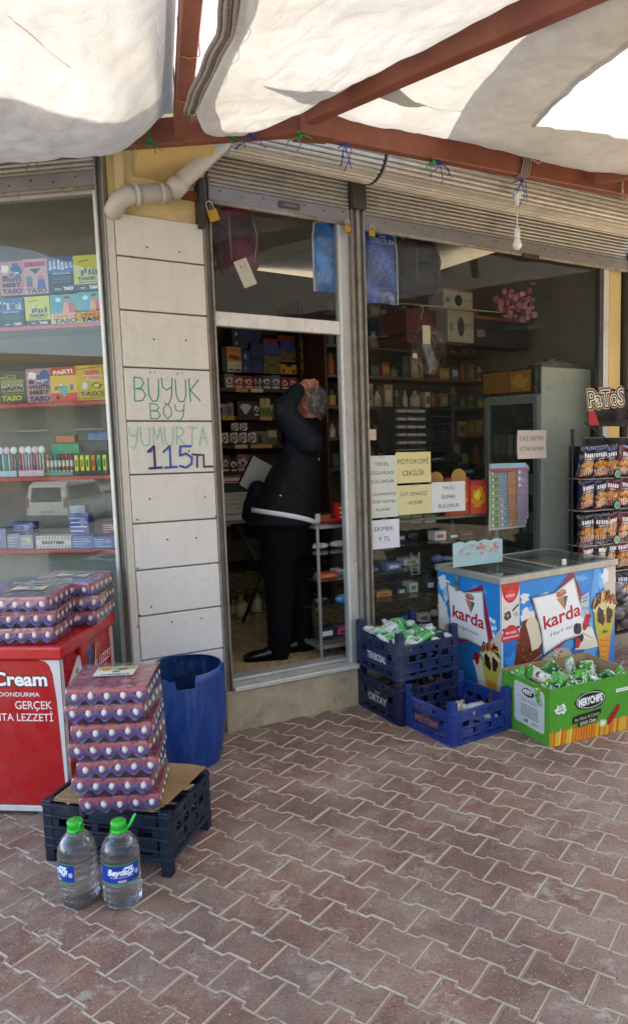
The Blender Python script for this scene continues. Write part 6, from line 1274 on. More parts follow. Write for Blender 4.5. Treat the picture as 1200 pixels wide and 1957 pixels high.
sky_bits(A, [(.10, .66, .07, .05, '#9cc8e4', 1), (.06, .70, .05, .04, '#dfe6ea', 2), (.13, .60, .06, .03, '#c4dae8', 3), (.40, .70, .08, .025, '#4c9cd8', 4), (.33, .66, .05, .02, '#7cb8e2', 6), (.50, .50, .06, .06, '#4c9cd8', 7)])
A.poly([(.003, .62), (.04, .60), (.09, .52), (.12, .46), (.16, .42), (.15, .36), (.06, .30), (.003, .30)], '#e0dcd6'); A.blob(.05, .52, .05, .06, '#e6e2dc', .3, seed=9); A.blob(.11, .40, .04, .03, '#b08868', .3, seed=8); A.poly([(.003, .62), (.012, .62), (.012, .2), (.003, .2)], '#b98a78')
for k in range(8): A.blob(.50 + rr.uniform(-.05, .05), .50 + rr.uniform(-.07, .05), .016, .014, '#dce6ee', .4, 10, k)
karda(A, .30, .525, .41, -.07, 'Doğal Lezzet')
A.poly([(.43, .32), (KD - .003, .50), (KD - .003, .065), (.38, .065)], '#cfc0aa'); A.poly([(.35, .26), (.41, .29), (.46, .14), (.47, .065), (.40, .065)], '#d8d0bc'); A.blob(.37, .27, .03, .045, '#a0152c', .12, seed=1, rot=-.2); A.line([(.35, .25), (.42, .12)], .018, '#e6dfcc')
cone(A, .50, .235, .50, 3); A.build('short_face_print', PRINT, kf); base(kf, kn)

# ================================================================ green carton of snacks
gn, gl_, gr = G(1050, 1430, 0), G(968, 1377, 0), G(1200, 1393, 0); GXv = (gr.xy - gn.xy).normalized(); GYv = Vector((-GXv.y, GXv.x)); GWd, GDd, GHt = .62, .40, .315
def GB(a, b_, z): return Vector((gn.x + GXv.x * a + GYv.x * b_, gn.y + GXv.y * a + GYv.y * b_, z))
gx = lambda p: GB(*p)
gb = thing('snack_carton', 'open bright green carton full of snack packets with orange flame print', 'carton')
w_ = .004
for nm_, a_, b_ in [('front_side', (0, 0, .001), (GWd, w_, GHt)), ('left_side', (0, w_, .001), (w_, GDd - w_, GHt)), ('right_side', (GWd - w_, w_, .001), (GWd, GDd - w_, GHt)), ('back_side', (0, GDd - w_, .001), (GWd, GDd, GHt + .005)), ('bottom', (w_, w_, .001), (GWd - w_, GDd - w_, .006))]:
    b = MB(gx); b.box(a_, b_, '#4f9a28' if nm_ in ('front_side', 'left_side') else '#a98a62'); b.build(nm_, CARD, gb)
b = MB(gx); b.add([(w_, GDd - w_, GHt + .0), (w_, w_, GHt - .0), (.05, w_, GHt - .10), (.05, GDd - w_, GHt - .1)], [(0, 1, 2, 3)], '#a98a62'); b.build('inner_flap', CARD, gb, solid=.003)
A = Art(lambda x, y, d: GB(x, -.0005 - d, y)); rr = random.Random(6)
A.rect(0, 0, GWd, .075, '#d9a42a')
for k in range(34): x = k * GWd / 34; A.poly([(x, 0), (x + .012, 0), (x + .018, .05), (x + .022, .09 + rr.uniform(-.01, .015)), (x + .008, .07), (x + .004, .03)], rr.choice(['#e0782a', '#e8b83c', '#d8641e', '#f0cc58']))
cx_, cy_ = .275, .215
A.blob(cx_, cy_, .105, .052, '#1a1c18', .08, 20, 3); A.disc(cx_, cy_, .098, .044, '#e8e8e0', 26); A.disc(cx_, cy_, .094, .041, '#1c1e1a', 26); A.text('MERYCHIPS', cx_, cy_ - .020, .040, '#f0f0ea', bold=.05, wd=.165, rot=.06)
A.poly([(.15, .10), (.345, .125), (.35, .155), (.20, .145), (.15, .138)], '#1c1e1a'); A.poly([(.19, .075), (.32, .09), (.325, .118), (.19, .105)], '#1c1e1a'); A.text('Acı Biber & Limon', .25, .118, .018, '#c8cc9a', rot=.09, wd=.17); A.text('STICK Chips', .258, .088, .018, '#d8dcc0', rot=.09, bold=.02, wd=.11)
A.blob(.072, .20, .036, .028, '#e4ecdc', .35, 20, 3); A.text('Çok', .072, .205, .012, '#2a6a2c', bold=.03, rot=.12); A.text('ACILI', .072, .186, .014, '#2a6a2c', bold=.03, rot=.12)
A.blob(.42, .09, .045, .018, '#b0202a', .1, seed=3, rot=.9); A.blob(.45, .12, .045, .016, '#a01822', .1, seed=4, rot=1.0); A.blob(.36, .07, .025, .022, '#c8d89a', .15, seed=6); A.disc(.36, .07, .014, .012, '#e8ecd0', 10)
A.rect(.45, .225, .60, .245, '#e4ecdc'); A.text('www.merychips.com', .525, .231, .009, '#3a5a2c', wd=.13); A.build('front_print', PRINT, gb)
A = Art(lambda x, y, d: GB(-.0005 - d, GDd - x, y)); P = []
for cx2, cy2, a0 in ((.34, .265, 0), (.13, .27, 90), (.13, .08, 180), (.34, .075, 270)):
    for k in range(5): P.append((cx2 + .02 * math.cos(R(a0 + 22.5 * k)), cy2 + .02 * math.sin(R(a0 + 22.5 * k))))
A.poly(P, '#c9ccc6'); A.blob(.225, .245, .05, .024, '#20221e', .08, 16, 2); A.text('MERY', .225, .236, .024, '#e4e4de', bold=.06, wd=.08); A.rect(.13, .205, .35, .207, '#5c5e5a'); A.text('Net Miktar', .24, .19, .012, '#4a4c48', wd=.13)
for k in range(6): A.rect(.17, .168 - .012 * k, .31, .172 - .012 * k, '#4f514c')
A.rect(.17, .1, .1715, .172, '#4f514c'); A.rect(.235, .1, .2365, .172, '#4f514c'); A.rect(.308, .1, .31, .172, '#4f514c'); A.text('149', .21, .075, .02, '#2c2c2a', bold=.03); A.text('0.00 TL', .285, .078, .011, '#2c2c2a', bold=.02); A.disc(.325, .225, .018, .018, '#1c1e1a'); A.disc(.325, .225, .014, .014, '#d8dcd4'); A.text('B2', .325, .219, .013, '#1c1e1a', bold=.02)
A.build('side_label', PRINT, gb); base(gb, gn)
# pillow packets
def packet_fn(cx, cy, cz, w_, h_, th_, rot):
    def f_(sg): 
        return lambda u, v: Vector((cx, cy, cz)) + rot @ Vector(((u - .5) * w_ * (1 - .06 * math.sin(v * math.pi)), sg * th_ * (max(0, 1 - (2 * u - 1) ** 4) ** .6) * (max(0, 1 - (2 * v - 1) ** 4) ** .55) + .005 * noise.noise(Vector((u * 6, v * 7, cx * 17))) + .0018 * math.sin(u * 40) * (abs(2 * v - 1) ** 3), (v - .5) * h_))
    return f_
def packet(name, label, cat, grp, cx, cy, cz, w_, h_, th_, rot, cfn, n=(18, 20), mat=FOIL):
    f_ = packet_fn(cx, cy, cz, w_, h_, th_, rot); b = MB(); b.grid(f_(-1), n[0], n[1], lambda u, v: cfn(u, v)); b.grid(f_(1), n[0], n[1], lambda u, v: cfn(u, v)); o = b.build(name, mat, smooth=True); tag(o, label, cat, grp); base(o, (cx, cy, cz - h_ * .4)); return o
rr = random.Random(12); E3 = lambda a, b_, c_: Matrix.Rotation(c_, 3, 'Z') @ Matrix.Rotation(b_, 3, 'Y') @ Matrix.Rotation(a, 3, 'X')
desc = ['leaning to the left', 'lying flat', 'standing upright', 'tilted towards the back', 'crumpled']
ordn = ['first', 'second', 'third', 'fourth', 'fifth', 'sixth', 'seventh', 'eighth', 'ninth', 'tenth', 'eleventh', 'twelfth', 'thirteenth', 'fourteenth', 'fifteenth', 'sixteenth', 'seventeenth', 'eighteenth', 'nineteenth', 'twentieth', 'twenty first', 'twenty second', 'twenty third', 'twenty fourth']
for k in range(22):
    a_ = .05 + .53 * (k % 11) / 10 + rr.uniform(-.02, .02); b_ = .09 + .20 * (k // 11) + rr.uniform(-.03, .03); z = GHt - .065 + rr.uniform(-.01, .03) + .02 * math.sin(a_ * 8); c1 = rr.choice(['#3c8a2a', '#4c9c34', '#2a6e30', '#5aa83c', '#cfd2c4'])
    def cf(u, v, c1=c1, k=k):
        if v < .07 or v > .93: return '#3f9a3a'
        q_ = noise.noise(Vector((u * 9, v * 11, k * 3.1)))
        if .35 < v < .5 and .2 < u < .8: return '#e2e4da' if q_ > -.2 else '#2a5a28'
        if q_ > .42: return '#d8dcc8'
        if q_ < -.45: return '#1f4a20'
        if .5 < v < .6 and .3 < u < .7: return '#1d2a1c'
        if .15 < v < .28 and (k % 3 == 0): return '#d89030'
        return c1
    p = GB(a_, b_, z); packet('snack_packet', f'green snack packet {desc[k % 5]}, {ordn[k % 11]} from left at {"front" if k < 11 else "back"} of carton', 'snack packet', 'snack packets in the green carton', p.x, p.y, p.z, .085, .15, .018, E3(rr.uniform(-1.0, .5), rr.uniform(-1.3, 1.3), rr.uniform(-.7, 1.2)), cf)

# ================================================================ plastic crates
def crate(label, W, D, H, c, panel=None, posts=.05, loc=None, ax=None, levels=4, feet=0., rimlow=None, slots=True):
    ay = Vector((-ax.y, ax.x)); X = lambda a, b_, z: Vector((loc.x + ax.x * a + ay.x * b_, loc.y + ax.y * a + ay.y * b_, loc.z + z)); xf = lambda p: X(*p)
    t = thing('plastic_crate', label, 'crate', 'plastic crates outside the shop'); th_ = .006; pw = .042
    b = MB(xf)                                       # floor grid
    for k in range(9): b.box((.012, .012 + (D - .024) * k / 9, .012), (W - .012, .012 + (D - .024) * (k + .55) / 9, .018), c)
    b.build('floor_grid', PLAST, t, kind='stuff')
    for nm_, fnn, Ln in (('long_side', lambda a, o, z: (a, o, z), W), ('long_side', lambda a, o, z: (a, D - o, z), W), ('short_side', lambda a, o, z: (o, a, z), D), ('short_side', lambda a, o, z: (W - o, a, z), D)):
        b = MB(lambda p, fnn=fnn: xf(fnn(*p))); z0 = .0; x0, x1 = pw + .001, Ln - pw - .001
        for k in range(levels + 1):
            z = H * k / levels; hh = .012 if 0 < k < levels else .016; pr = 0.006 if k in (0, levels) else .002
            b.box((x0, -pr, max(0, z - hh)), (x1, th_ + .004, z if k else hh), c)
        for k in range(levels):
            z = H * k / levels; zz0, zz1 = z + (.016 if k == 0 else 0), z + H / levels - .0165
            if k % 2 == 0 and slots:
                n_ = 5 if Ln > .5 else 4
                for m_ in range(n_ + 1): xm = x0 + (x1 - x0 - .03) * m_ / n_; b.box((xm, .001, zz0 + .0005), (xm + .03, th_, zz1), c)
                b.box((x0 + .031, .0012, zz0 + .0005), (x1 - .031, th_ - .0004, zz0 + (zz1 - zz0) * .38), c) if k == 0 else None
            else:
                n_ = 3
                for m_ in range(n_): xm = x0 + (x1 - x0) * m_ / n_; b.box((xm + (.0 if m_ == 0 else .01), .001, zz0 + .0005), (xm + (x1 - x0) / n_ - .01, th_, zz1), c)
        b.build(nm_, PLAST, t, bevel=.0012)
    for (px_, py_) in ((0, 0), (W - pw, 0), (0, D - pw), (W - pw, D - pw)):
        b = MB(xf); b.box((px_, py_, -feet), (px_ + pw, py_ + pw, H + posts), c)
        b.box((px_ - .003, py_ - .003, H - .016), (px_ + pw + .003, py_ + pw + .003, H), c); b.box((px_ - .003, py_ - .003, 0), (px_ + pw + .003, py_ + pw + .003, .014), c)
        for k in range(1, levels): b.box((px_ - .002, py_ - .002, H * k / levels - .008), (px_ + pw + .002, py_ + pw + .002, H * k / levels), c)
        b.build('corner_post', PLAST, t, bevel=.004, seg=2)
    if panel:
        A = Art(lambda x, y, d: X(-.003 - d, D - x, y)); zc_ = H * .5; A.rect(D * .24, H * .25, D * .76, H * .70, panel[1]); A.text(panel[0], D * .5, H * .36, H * .2, panel[2], bold=.03, wd=D * .44); A.text(panel[3], D * .5, H * .60, H * .08, panel[2]) if panel[3] else None; A.build('moulded_lettering', PRINT, t)
    base(t, X(W / 2, D / 2, -feet)); return X
n1, l1, r1 = G(865, 1430, 0), G(768, 1385, 0), G(972, 1394, 0); ax1 = (r1.xy - n1.xy).normalized()
X1 = crate('bright blue crate in front, nearly empty with a few bottles', .44, .42, .185, '#17357c', ('MEYSIM', '#17254a', '#8a5a50', 'SEBZE'), .055, n1, ax1)
n2, r2 = G(765, 1390, 0), G(878, 1290, .26); ax2 = (Vector((.875, .485))).normalized()
X2 = crate('dark navy crate at the bottom of the stack by the window post', .43, .45, .215, '#0f1a3c', ('ORTAY', '#10182c', '#a9adb4', 'GIDA'), .042, n2, ax2)
X3 = crate('navy blue crate on top of the stack filled with wrapped goods', .43, .45, .205, '#112650', ('TENBOSAL', '#12224a', '#c4c8cc', ''), .07, Vector((n2.x, n2.y, .262)), ax2)
rr = random.Random(15)
for k in range(5):
    p = X1(.08 + .045 * k + rr.uniform(-.01, .01), .10 + .07 * (k % 3), .10); b = MB(); d = Vector((rr.uniform(.4, 1), rr.uniform(-.3, .6), rr.uniform(-.1, .25))).normalized() * .15
    b.tube([p, p + d * .15, p + d * .7, p + d * .85, p + d], [.024, .030, .030, .012, .012], 12, ['#a9c4c0', '#b0a494', '#9fb0b8', '#8f9ca4', '#b8bcc0'][k]); o = b.build('lying_bottle', FOIL, smooth=True)
    tag(o, ['pale green bottle at left in the front blue crate', 'beige wrapped bottle second in the front blue crate', 'clear bottle in the middle of the front blue crate', 'greyish bottle near the right of the crate bottles', 'clear crumpled bottle rightmost in the front blue crate'][k], 'bottle', 'bottles in the front blue crate'); base(o, p)
for k in range(24):
    a_, b_ = .07 + .075 * (k % 5) + rr.uniform(-.01, .01), .06 + .08 * (k // 5) + rr.uniform(-.01, .01); z = .185 + rr.uniform(-.01, .03) + .04 * math.exp(-((a_ - .22) ** 2 + (b_ - .22) ** 2) / .02); p = X3(a_, b_, z); c1 = rr.choice(['#4fae5a', '#7cc882', '#c8ccc4', '#58b060', '#3a3848', '#9ad09c'])
    packet('wrapped_roll', f'green and white wrapped roll, {ordn[k % 5]} across and {ordn[k // 5]} deep in the top crate', 'packet', 'wrapped rolls in the top crate', p.x, p.y, p.z, .09, .10, .022, E3(rr.uniform(.9, 2.1), rr.uniform(-.4, .4), rr.uniform(0, 3)), lambda u, v, c1=c1, k=k: ('#cfd4cc' if (v < .12 or v > .88 or (.4 < u < .5)) else ('#2e2c44' if noise.noise(Vector((u * 7, v * 7, k))) > .3 else c1)), (14, 14))
for k in range(8):
    p = X2(.08 + .09 * (k % 4), .08 + .2 * (k // 4), .17); b = MB(); b.ell(p, (.045, .045, .035), ['#4a3a2c', '#5a4634', '#33281f', '#6a5a44'][k % 4], 12, 8); o = b.build('dark_pouch', FOIL, smooth=True); tag(o, f'dark brown pouch {ordn[k % 4]} along the {"near" if k < 4 else "far"} row in the bottom navy crate', 'pouch', 'pouches in the bottom navy crate'); base(o, p)
# ================================================================ red chest freezer
rf0 = G(131, 1548, .02); RFx = Vector((1, -.0)).normalized(); RFd = (Vector((-1.02, 4.0)) - Vector((-1.10, 3.32))).normalized()
RFx = Vector((RFd.y, -RFd.x))
def RF(a, b_, z): return Vector((rf0.x + .02 - RFx.x * a + RFd.x * b_, rf0.y - .03 - RFx.y * a + RFd.y * b_, z))      # a to the left, b away
rx_ = lambda p: RF(*p); RFD = .62; RW = 1.1
rfz = thing('red_freezer', 'red chest freezer with white lettering at the left edge', 'freezer')
b = MB(rx_); b.box((0, 0, .05), (RW, RFD, .735), '#b3171b'); b.build('cabinet', GLOSSY, rfz, bevel=.006)
b = MB(rx_); b.box((-.002, -.003, .022), (RW, RFD, .049), '#cfccc6'); b.build('skirt', GLOSSY, rfz, bevel=.003)
b = MB(rx_); b.box((-.02, -.02, .737), (RW, RFD + .01, .80), '#bb1c1a'); b.build('lid', GLOSSY, rfz, bevel=.012, seg=3)
b = MB(rx_); b.box((-.026, RFD * .28, .70), (-.004, RFD * .42, .75), '#b01a18'); b.build('lid_lock', GLOSSY, rfz, bevel=.004)
for k in range(3): b = MB(rx_); b.cyl((.15 + .3 * k, .05, .0), (.15 + .3 * k, .05, .022), .03, n=14, c='#6a707a'); b.build('foot', PLAST, rfz)
A = Art(lambda x, y, d: RF(x, -.0006 - d, y))          # x grows to the left
MT = lambda t, x, y, h, c, **k: A.text(t, x, y, h, c, **k)
A2 = Art(lambda x, y, d: RF(RW - x, -.0006 - d, y)); A2.d = .0004
P = [(RW - .10, .735), (RW - .07, .729), (RW - .05, .71), (RW - .037, .67), (RW - .026, .55), (RW - .012, .052), (RW - .001, .052), (RW - .001, .735)]
A2.poly(P, '#d0cdc8'); tx = lambda v: RW - v
A2.text('Ice Cream', tx(.062), .615, .066, '#2c1a18', al='R', bold=.075, wd=.40); A2.text('Ice Cream', tx(.065), .617, .062, '#f0ece6', al='R', bold=.03, wd=.39)
A2.text('SÜTLÜ DONDURMA', tx(.105), .566, .020, '#e8dcd6', al='R', bold=.012, wd=.30); A2.text('GERÇEK', tx(.05), .508, .038, '#ecdcd8', al='R', bold=.008, wd=.175); A2.text('VANTA LEZZETİ', tx(.05), .452, .036, '#ecdcd8', al='R', bold=.008, wd=.34)
A2.build('front_print', PRINT, rfz)
A = Art(lambda x, y, d: RF(-.0006 - d, x, y)); A.d = .0004
A.poly([(.001, .05), (.03, .05), (.035, .5), (.028, .735), (.001, .735)], '#d0cdc8'); A.poly([(RFD - .02, .05), (RFD - .001, .05), (RFD - .001, .72), (RFD - .03, .735), (RFD - .045, .72)], '#c7a9a2')
A.poly([(.07, .60), (.20, .735 - .02), (.245, .53), (.13, .44), (.085, .50)], '#d9d5cf'); A.text('karda', .155, .545, .055, '#8f2a38', bold=.02, rot=.18, wd=.14); A.text('ev & lezzet', .165, .51, .014, '#6f6a68', rot=.2, wd=.08); A.disc(.165, .63, .018, .014, '#a08a80', 10)
A.text('DOĞAL LEZZET', .42, .575, .045, '#ecd8d2', bold=.015, rot=.03, wd=.32, shear=.15); A.poly([(.29, .56), (.33, .56), (.35, .70), (.30, .70)], '#3a5a8c'); A.poly([(.33, .60), (.37, .60), (.39, .70), (.35, .70)], '#5a2418'); A.line([(.38, .61), (.40, .70)], .008, '#e8c0a0')
A.poly([(.33, .40), (.36, .50), (.39, .50), (.42, .40)], '#1c1414'); A.poly([(.36, .42), (.38, .50), (.40, .42)], '#d8cdbc'); A.poly([(.38, .30), (.42, .34), (.40, .42), (.37, .42)], '#e0d8c8')
A.build('side_print', PRINT, rfz); base(rfz, RF(.3, .3, 0))

# ================================================================ packs of eggs
def egg_pack(seed, lab=False):
    rr = random.Random(seed); root = thing('egg_pack', 'x', 'egg pack', 'shrink wrapped egg packs'); S = .305; Hh = .070; h2 = S / 2
    def edge(u): return h2
    # purple lower tray: scalloped cups
    def low(u, v):
        x, y = (u - .5) * S, (v - .5) * S; e = max(abs(x), abs(y)) / h2
        cup = .5 - .5 * math.cos(u * 5 * 2 * math.pi); cv = .5 - .5 * math.cos(v * 5 * 2 * math.pi)
        z = .026 * (1 - (cup * cv) ** .6) if e < .94 else 0.030 * (e - .94) / .06 + .012 * (1 - (cup if abs(y) > abs(x) else cv))
        return Vector((x, y, z + .001))
    b = MB(); b.grid(low, 50, 50, lambda u, v: jit('#7562b0', .15, rr)); b.build('lower_tray', PULP, root, True)
    b = MB(); N_ = 80
    def side(u, v):
        a = (u * 4) % 4; k = int(a); q = a - k; sc_ = .5 - .5 * math.cos(q * 5 * 2 * math.pi); x, y = [(-h2 + S * q, -h2), (h2, -h2 + S * q), (h2 - S * q, h2), (-h2, h2 - S * q)][k]
        zt = .052 - .022 * sc_; zb = .002 + .020 * (1 - sc_); z = zb + (zt - zb) * v; kf = .955 + .045 * v - .012 * sc_ * (1 - v) - .02 * sc_ * v; return Vector((x * kf, y * kf, z))
    b.grid(side, 160, 3, lambda u, v: jit('#7f6cb8', .12, rr)); b.build('tray_wall', PULP, root, True)
    # red upper tray
    def upp(u, v):
        x, y = (u - .5) * S * 1.0, (v - .5) * S * 1.0; e = max(abs(x), abs(y)) / h2; cu, cv = abs(math.sin(u * 5 * math.pi)), abs(math.sin(v * 5 * math.pi)); bu = (cu * cv) ** .5
        z = Hh - .008 + .009 * bu - (.010 if e > .97 else 0) + .0015 * noise.noise(Vector((u * 20, v * 20, seed)))
        return Vector((x, y, z))
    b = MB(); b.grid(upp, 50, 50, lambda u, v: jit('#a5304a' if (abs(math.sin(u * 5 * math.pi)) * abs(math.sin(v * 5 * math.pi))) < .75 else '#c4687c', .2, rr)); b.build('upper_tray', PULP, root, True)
    def uside(u, v):
        a = (u * 4) % 4; k = int(a); q = a - k; sc_ = .5 - .5 * math.cos(q * 5 * 2 * math.pi + 0); x, y = [(-h2 + S * q, -h2), (h2, -h2 + S * q), (h2 - S * q, h2), (-h2, h2 - S * q)][k]
        zb = .054 - .010 * (1 - sc_); z = Hh - .014 + (zb - Hh + .014) * v; kf = 1 - .0 * v; return Vector((x * kf, y * kf, z))
    b = MB(); b.grid(uside, 160, 2, lambda u, v: jit('#b04a60', .2, rr)); b.build('upper_rim', PULP, root, True)
    proto = None
    for k in range(4):
        for q in range(5):
            t_ = -h2 + S * (q + .5) / 5; x, y = [(t_, -h2 + .009), (h2 - .009, t_), (-t_, h2 - .009), (-h2 + .009, -t_)][k]
            if k == 2 : continue
            if proto is None: e_ = MB(); e_.ell((0, 0, 0), (.0135, .0135, .0185), '#ddd6ca', 14, 10); proto = e_.build('egg', EGG, root, True); o = proto
            else: o = proto.copy(); col.objects.link(o)
            o.location = (x, y, .041 + rr.uniform(-.002, .002)); o.rotation_euler = (rr.uniform(-.3, .3), rr.uniform(-.3, .3), 0)
    def film(u, v):
        a = u * 2 * math.pi; x, y = math.cos(a), math.sin(a); m_ = max(abs(x), abs(y)); x, y = x / m_, y / m_; k = 1.012 + .012 * noise.noise(Vector((u * 40, v * 6, seed))); kk = min(1, math.sin(min(v, 1 - v) * math.pi + .25) * 1.4)
        zz = .002 + v * (Hh + .002); return Vector((x * h2 * k * (1 - .03 * (1 - kk)), y * h2 * k * (1 - .03 * (1 - kk)), zz))
    b = MB(); b.grid(film, 120, 6, '#fff'); b.build('shrink_film', FILM, root, True)
    b = MB(); b.grid(lambda u, v: Vector(((u - .5) * S * 1.01, (v - .5) * S * 1.01, Hh + .0035 + .0025 * noise.noise(Vector((u * 14, v * 14, seed + 3))))), 26, 26, '#fff'); b.build('top_film', FILM, root, True)
    if lab:
        A = Art(lambda x, y, d: Vector((x, y, Hh + .0052 + d)), .0001); A.rect(-.085, -.02, .075, .095, '#d6cdb4'); A.rect(-.08, .055, .07, .092, '#8fae5c'); A.blob(-.04, .01, .035, .022, '#e4e0da', .3, 14, 3); A.blob(.03, .02, .03, .02, '#dcd4c0', .3, 14, 4); A.blob(-.045, .06, .02, .014, '#c87a30', .3, 12, 5); A.blob(.02, .06, .02, .014, '#7a4a28', .3, 12, 6); A.blob(.0, .03, .02, .015, '#3a78b0', .3, 12, 7); A.text('YUMURTA', 0, -.012, .018, '#2c4a80', bold=.03, wd=.12); A.build('label', PRINT, root)
    return root
def put_pack(src, used, label, loc, rz, tilt=(0, 0), lab=False, group=None):
    o = src if not used.get(src.name) else copy_tree(src); used[src.name] = 1; o['label'] = label; o.location = loc; o.rotation_euler = (tilt[0], tilt[1], rz)
    if group: o['group'] = group
    return o
srcs = [egg_pack(1), egg_pack(2), egg_pack(3)]; used = {}
lsrc = egg_pack(4, True)
eb = Vector((-.805, 2.965)); zbase = .268; rr = random.Random(19); ps_ = .0725
names = ['lowest egg pack resting on the cardboard of the dark crate', 'second egg pack from the bottom of the front stack', 'third egg pack from the bottom of the front stack', 'middle egg pack of the tall front stack', 'fifth egg pack from the bottom of the front stack', 'egg pack just under the top one of the front stack']
for k in range(7):
    loc = (eb.x + [.008, -.008, .010, -.004, .002, -.012, -.006][k], eb.y + rr.uniform(-.012, .012), zbase + ps_ * k); rz = R([4, 0, 5, -1, 3, -2, 2][k]); 
    if k < 6: o = put_pack(srcs[k % 3], used, names[k], loc, rz + (math.pi / 2 * (k % 2) * 0), (R(rr.uniform(-1.3, 1.3)), R(rr.uniform(-1.3, 1.3))))
    else: o = put_pack(lsrc, used, 'top egg pack of the front stack with a printed label', loc, rz, (0, 0))
zt = .803
rA0 = RF(.19, .16, 0); rB0 = RF(.115, .46, 0)
for k in range(3):
    put_pack(srcs[(k + 1) % 3], used, ['lowest front egg pack on the red freezer lid', 'middle front egg pack on the red freezer', None][k] or 'top front egg pack on the red freezer with a printed label', (rA0.x + [.0, .0, -.01][k] - .0, rA0.y + [0, .01, .0][k], zt + ps_ * k), R([-2, 1, -4][k]), (0, 0)) if k < 2 else put_pack(lsrc, used, 'top front egg pack on the red freezer with a printed label', (rA0.x - .01, rA0.y, zt + ps_ * k), R(-4), (R(1), 0))
    put_pack(srcs[k % 3], used, ['lowest rear egg pack on the red freezer near the window', 'middle rear egg pack on the red freezer near the window'][k], (rB0.x + [.0, .006][k], rB0.y, zt + ps_ * k), R([-3, 2][k]), (0, 0)) if k < 2 else put_pack(lsrc, used, 'top rear egg pack on the red freezer near the window', (rB0.x - .012, rB0.y + .0, zt + ps_ * k), R(-6), (0, R(2)))
for k in range(3):
    q = RF(.50, .17, 0); put_pack(srcs[k], used, ['lowest', 'middle', 'top'][k] + ' egg pack cut by the left edge of the picture', (q.x, q.y, zt + ps_ * k), R(-2 + 2 * k))
# dark crate, cardboard and water bottles
dn = G(327, 1680, 0); dr = G(374, 1600, 0); axd = Vector((.962, -.275)).normalized(); ayd = Vector((-axd.y, axd.x)); dW, dD = .56, .40
dl = Vector((dn.x - axd.x * dW, dn.y - axd.y * dW, .085))
Xd = crate('weathered dark blue green crate on short legs carrying the egg stack', dW, dD, .19, '#102031', None, .012, Vector((dl.x, dl.y, .06)), axd, levels=4, feet=.06)
cb_ = thing('cardboard_sheets', 'flattened brown cardboard sheets between the eggs and the dark crate', 'cardboard')
for k in range(4):
    b = MB(); P = [(.03 + .012 * k, .015 + .01 * k), (dW - .055 + .012 * k, .0 + .012 * k), (dW - .03 + .01 * k, .40 - .01 * k), (dW - .10, .43 - .01 * k), (.05, .40)]; zz = .255 + .004 * k; ZZ = lambda a: .012 * max(0, (a - .42) / .1)
    vs = [Xd(a, c_, zz - .06 + ZZ(a)) for a, c_ in P]; vs2 = [v + Vector((0, 0, .003)) for v in vs]; n = len(P)
    b.add(vs + vs2, [tuple(range(n))[::-1], tuple(range(n, 2 * n))] + [(i, (i + 1) % n, n + (i + 1) % n, n + i) for i in range(n)], ['#9a7b55', '#a98a62', '#93744e', '#a08158'][k]); b.build('sheet', CARD, cb_)
base(cb_, Xd(dW / 2, dD / 2, .17))
def bottle(label, loc, rz, labang):
    t = thing('water_bottle', label, 'water bottle', 'five litre water bottles'); prof = []; H = .285; rb = .071
    for k in range(121):
        z = H * k / 120; q = z / H
        if q < .05: r_ = rb * (.80 + .17 * math.sin(q / .05 * math.pi / 2))
        elif q < .70:
            r_ = rb * (.95 + .055 * abs(math.sin((q - .05) / .65 * math.pi * 8)) ** .7); 
        else:
            u = (q - .70) / .30; r_ = rb * (.98 * math.cos(u * math.pi / 2) ** .62) if u < .93 else .021; r_ = max(r_, .0215)
        prof.append((r_, z))
    b = MB(); b.lathe(prof, (0, 0, .001), 40, '#ffffff'); ob = b.build('bottle_body', WATER, t, True)
    b = MB(); b.lathe([(.029, H - .012), (.032, H - .009), (.031, H - .002), (.026, H + .004), (.029, H + .008), (.029, H + .026), (.026, H + .030)], (0, 0, 0), 26, '#22b32a'); b.build('cap', GLOSSY, t, True)
    b = MB(); b.tube([(.026, 0, H - .004), (.04, .005, H + .008), (.058, .01, H + .040), (.062, .012, H + .046)], [.008, .006, .005, .004], 8, '#2cc236'); b.build('handle', GLOSSY, t, True)
    b = MB(); b.lathe([(.0205, H - .03), (.0225, H - .03), (.0225, H - .012), (.0205, H - .012)], (0, 0, 0), 22, '#dfe8e4'); b.build('neck_ring', ENAMEL, t, True)
    rl = rb * 1.012
    fc = lambda x, y, d: Vector(((rl + d) * math.sin(x / rl), -(rl + d) * math.cos(x / rl), y))
    A = Art(fc, .00008); A.rect(-.105, .105, .085, .182, '#3c8a4a', 20); A.rect(-.105, .112, .085, .176, '#1c3596', 20); 
    for k in range(7): A.rect(-.098, .121 + .007 * k, -.066, .1235 + .007 * k, '#8fa4d8', 2)
    A.text('Beydağı', .012, .142, .023, '#f0f4f8', bold=.04, shear=.25, wd=.10); A.text('DOĞAL KAYNAK SUYU', .015, .130, .008, '#c4d0f0', wd=.085); A.blob(.04, .166, .014, .006, '#e0ecf8', .4, 10, 2); A.rect(.0, .114, .03, .122, '#d8a8b8', 3); A.disc(.072, .14, .008, .010, '#a8c0e8', 10)
    A.build('label', PRINT, t); t.location = loc; t.rotation_euler = (0, 0, rz); return t
bottle('front right five litre water bottle with its blue label facing the viewer', G(236, 1722, 0), R(4), 0)
bottle('left five litre water bottle with its blue label turned away', G(154, 1720, 0), R(-62), 0)

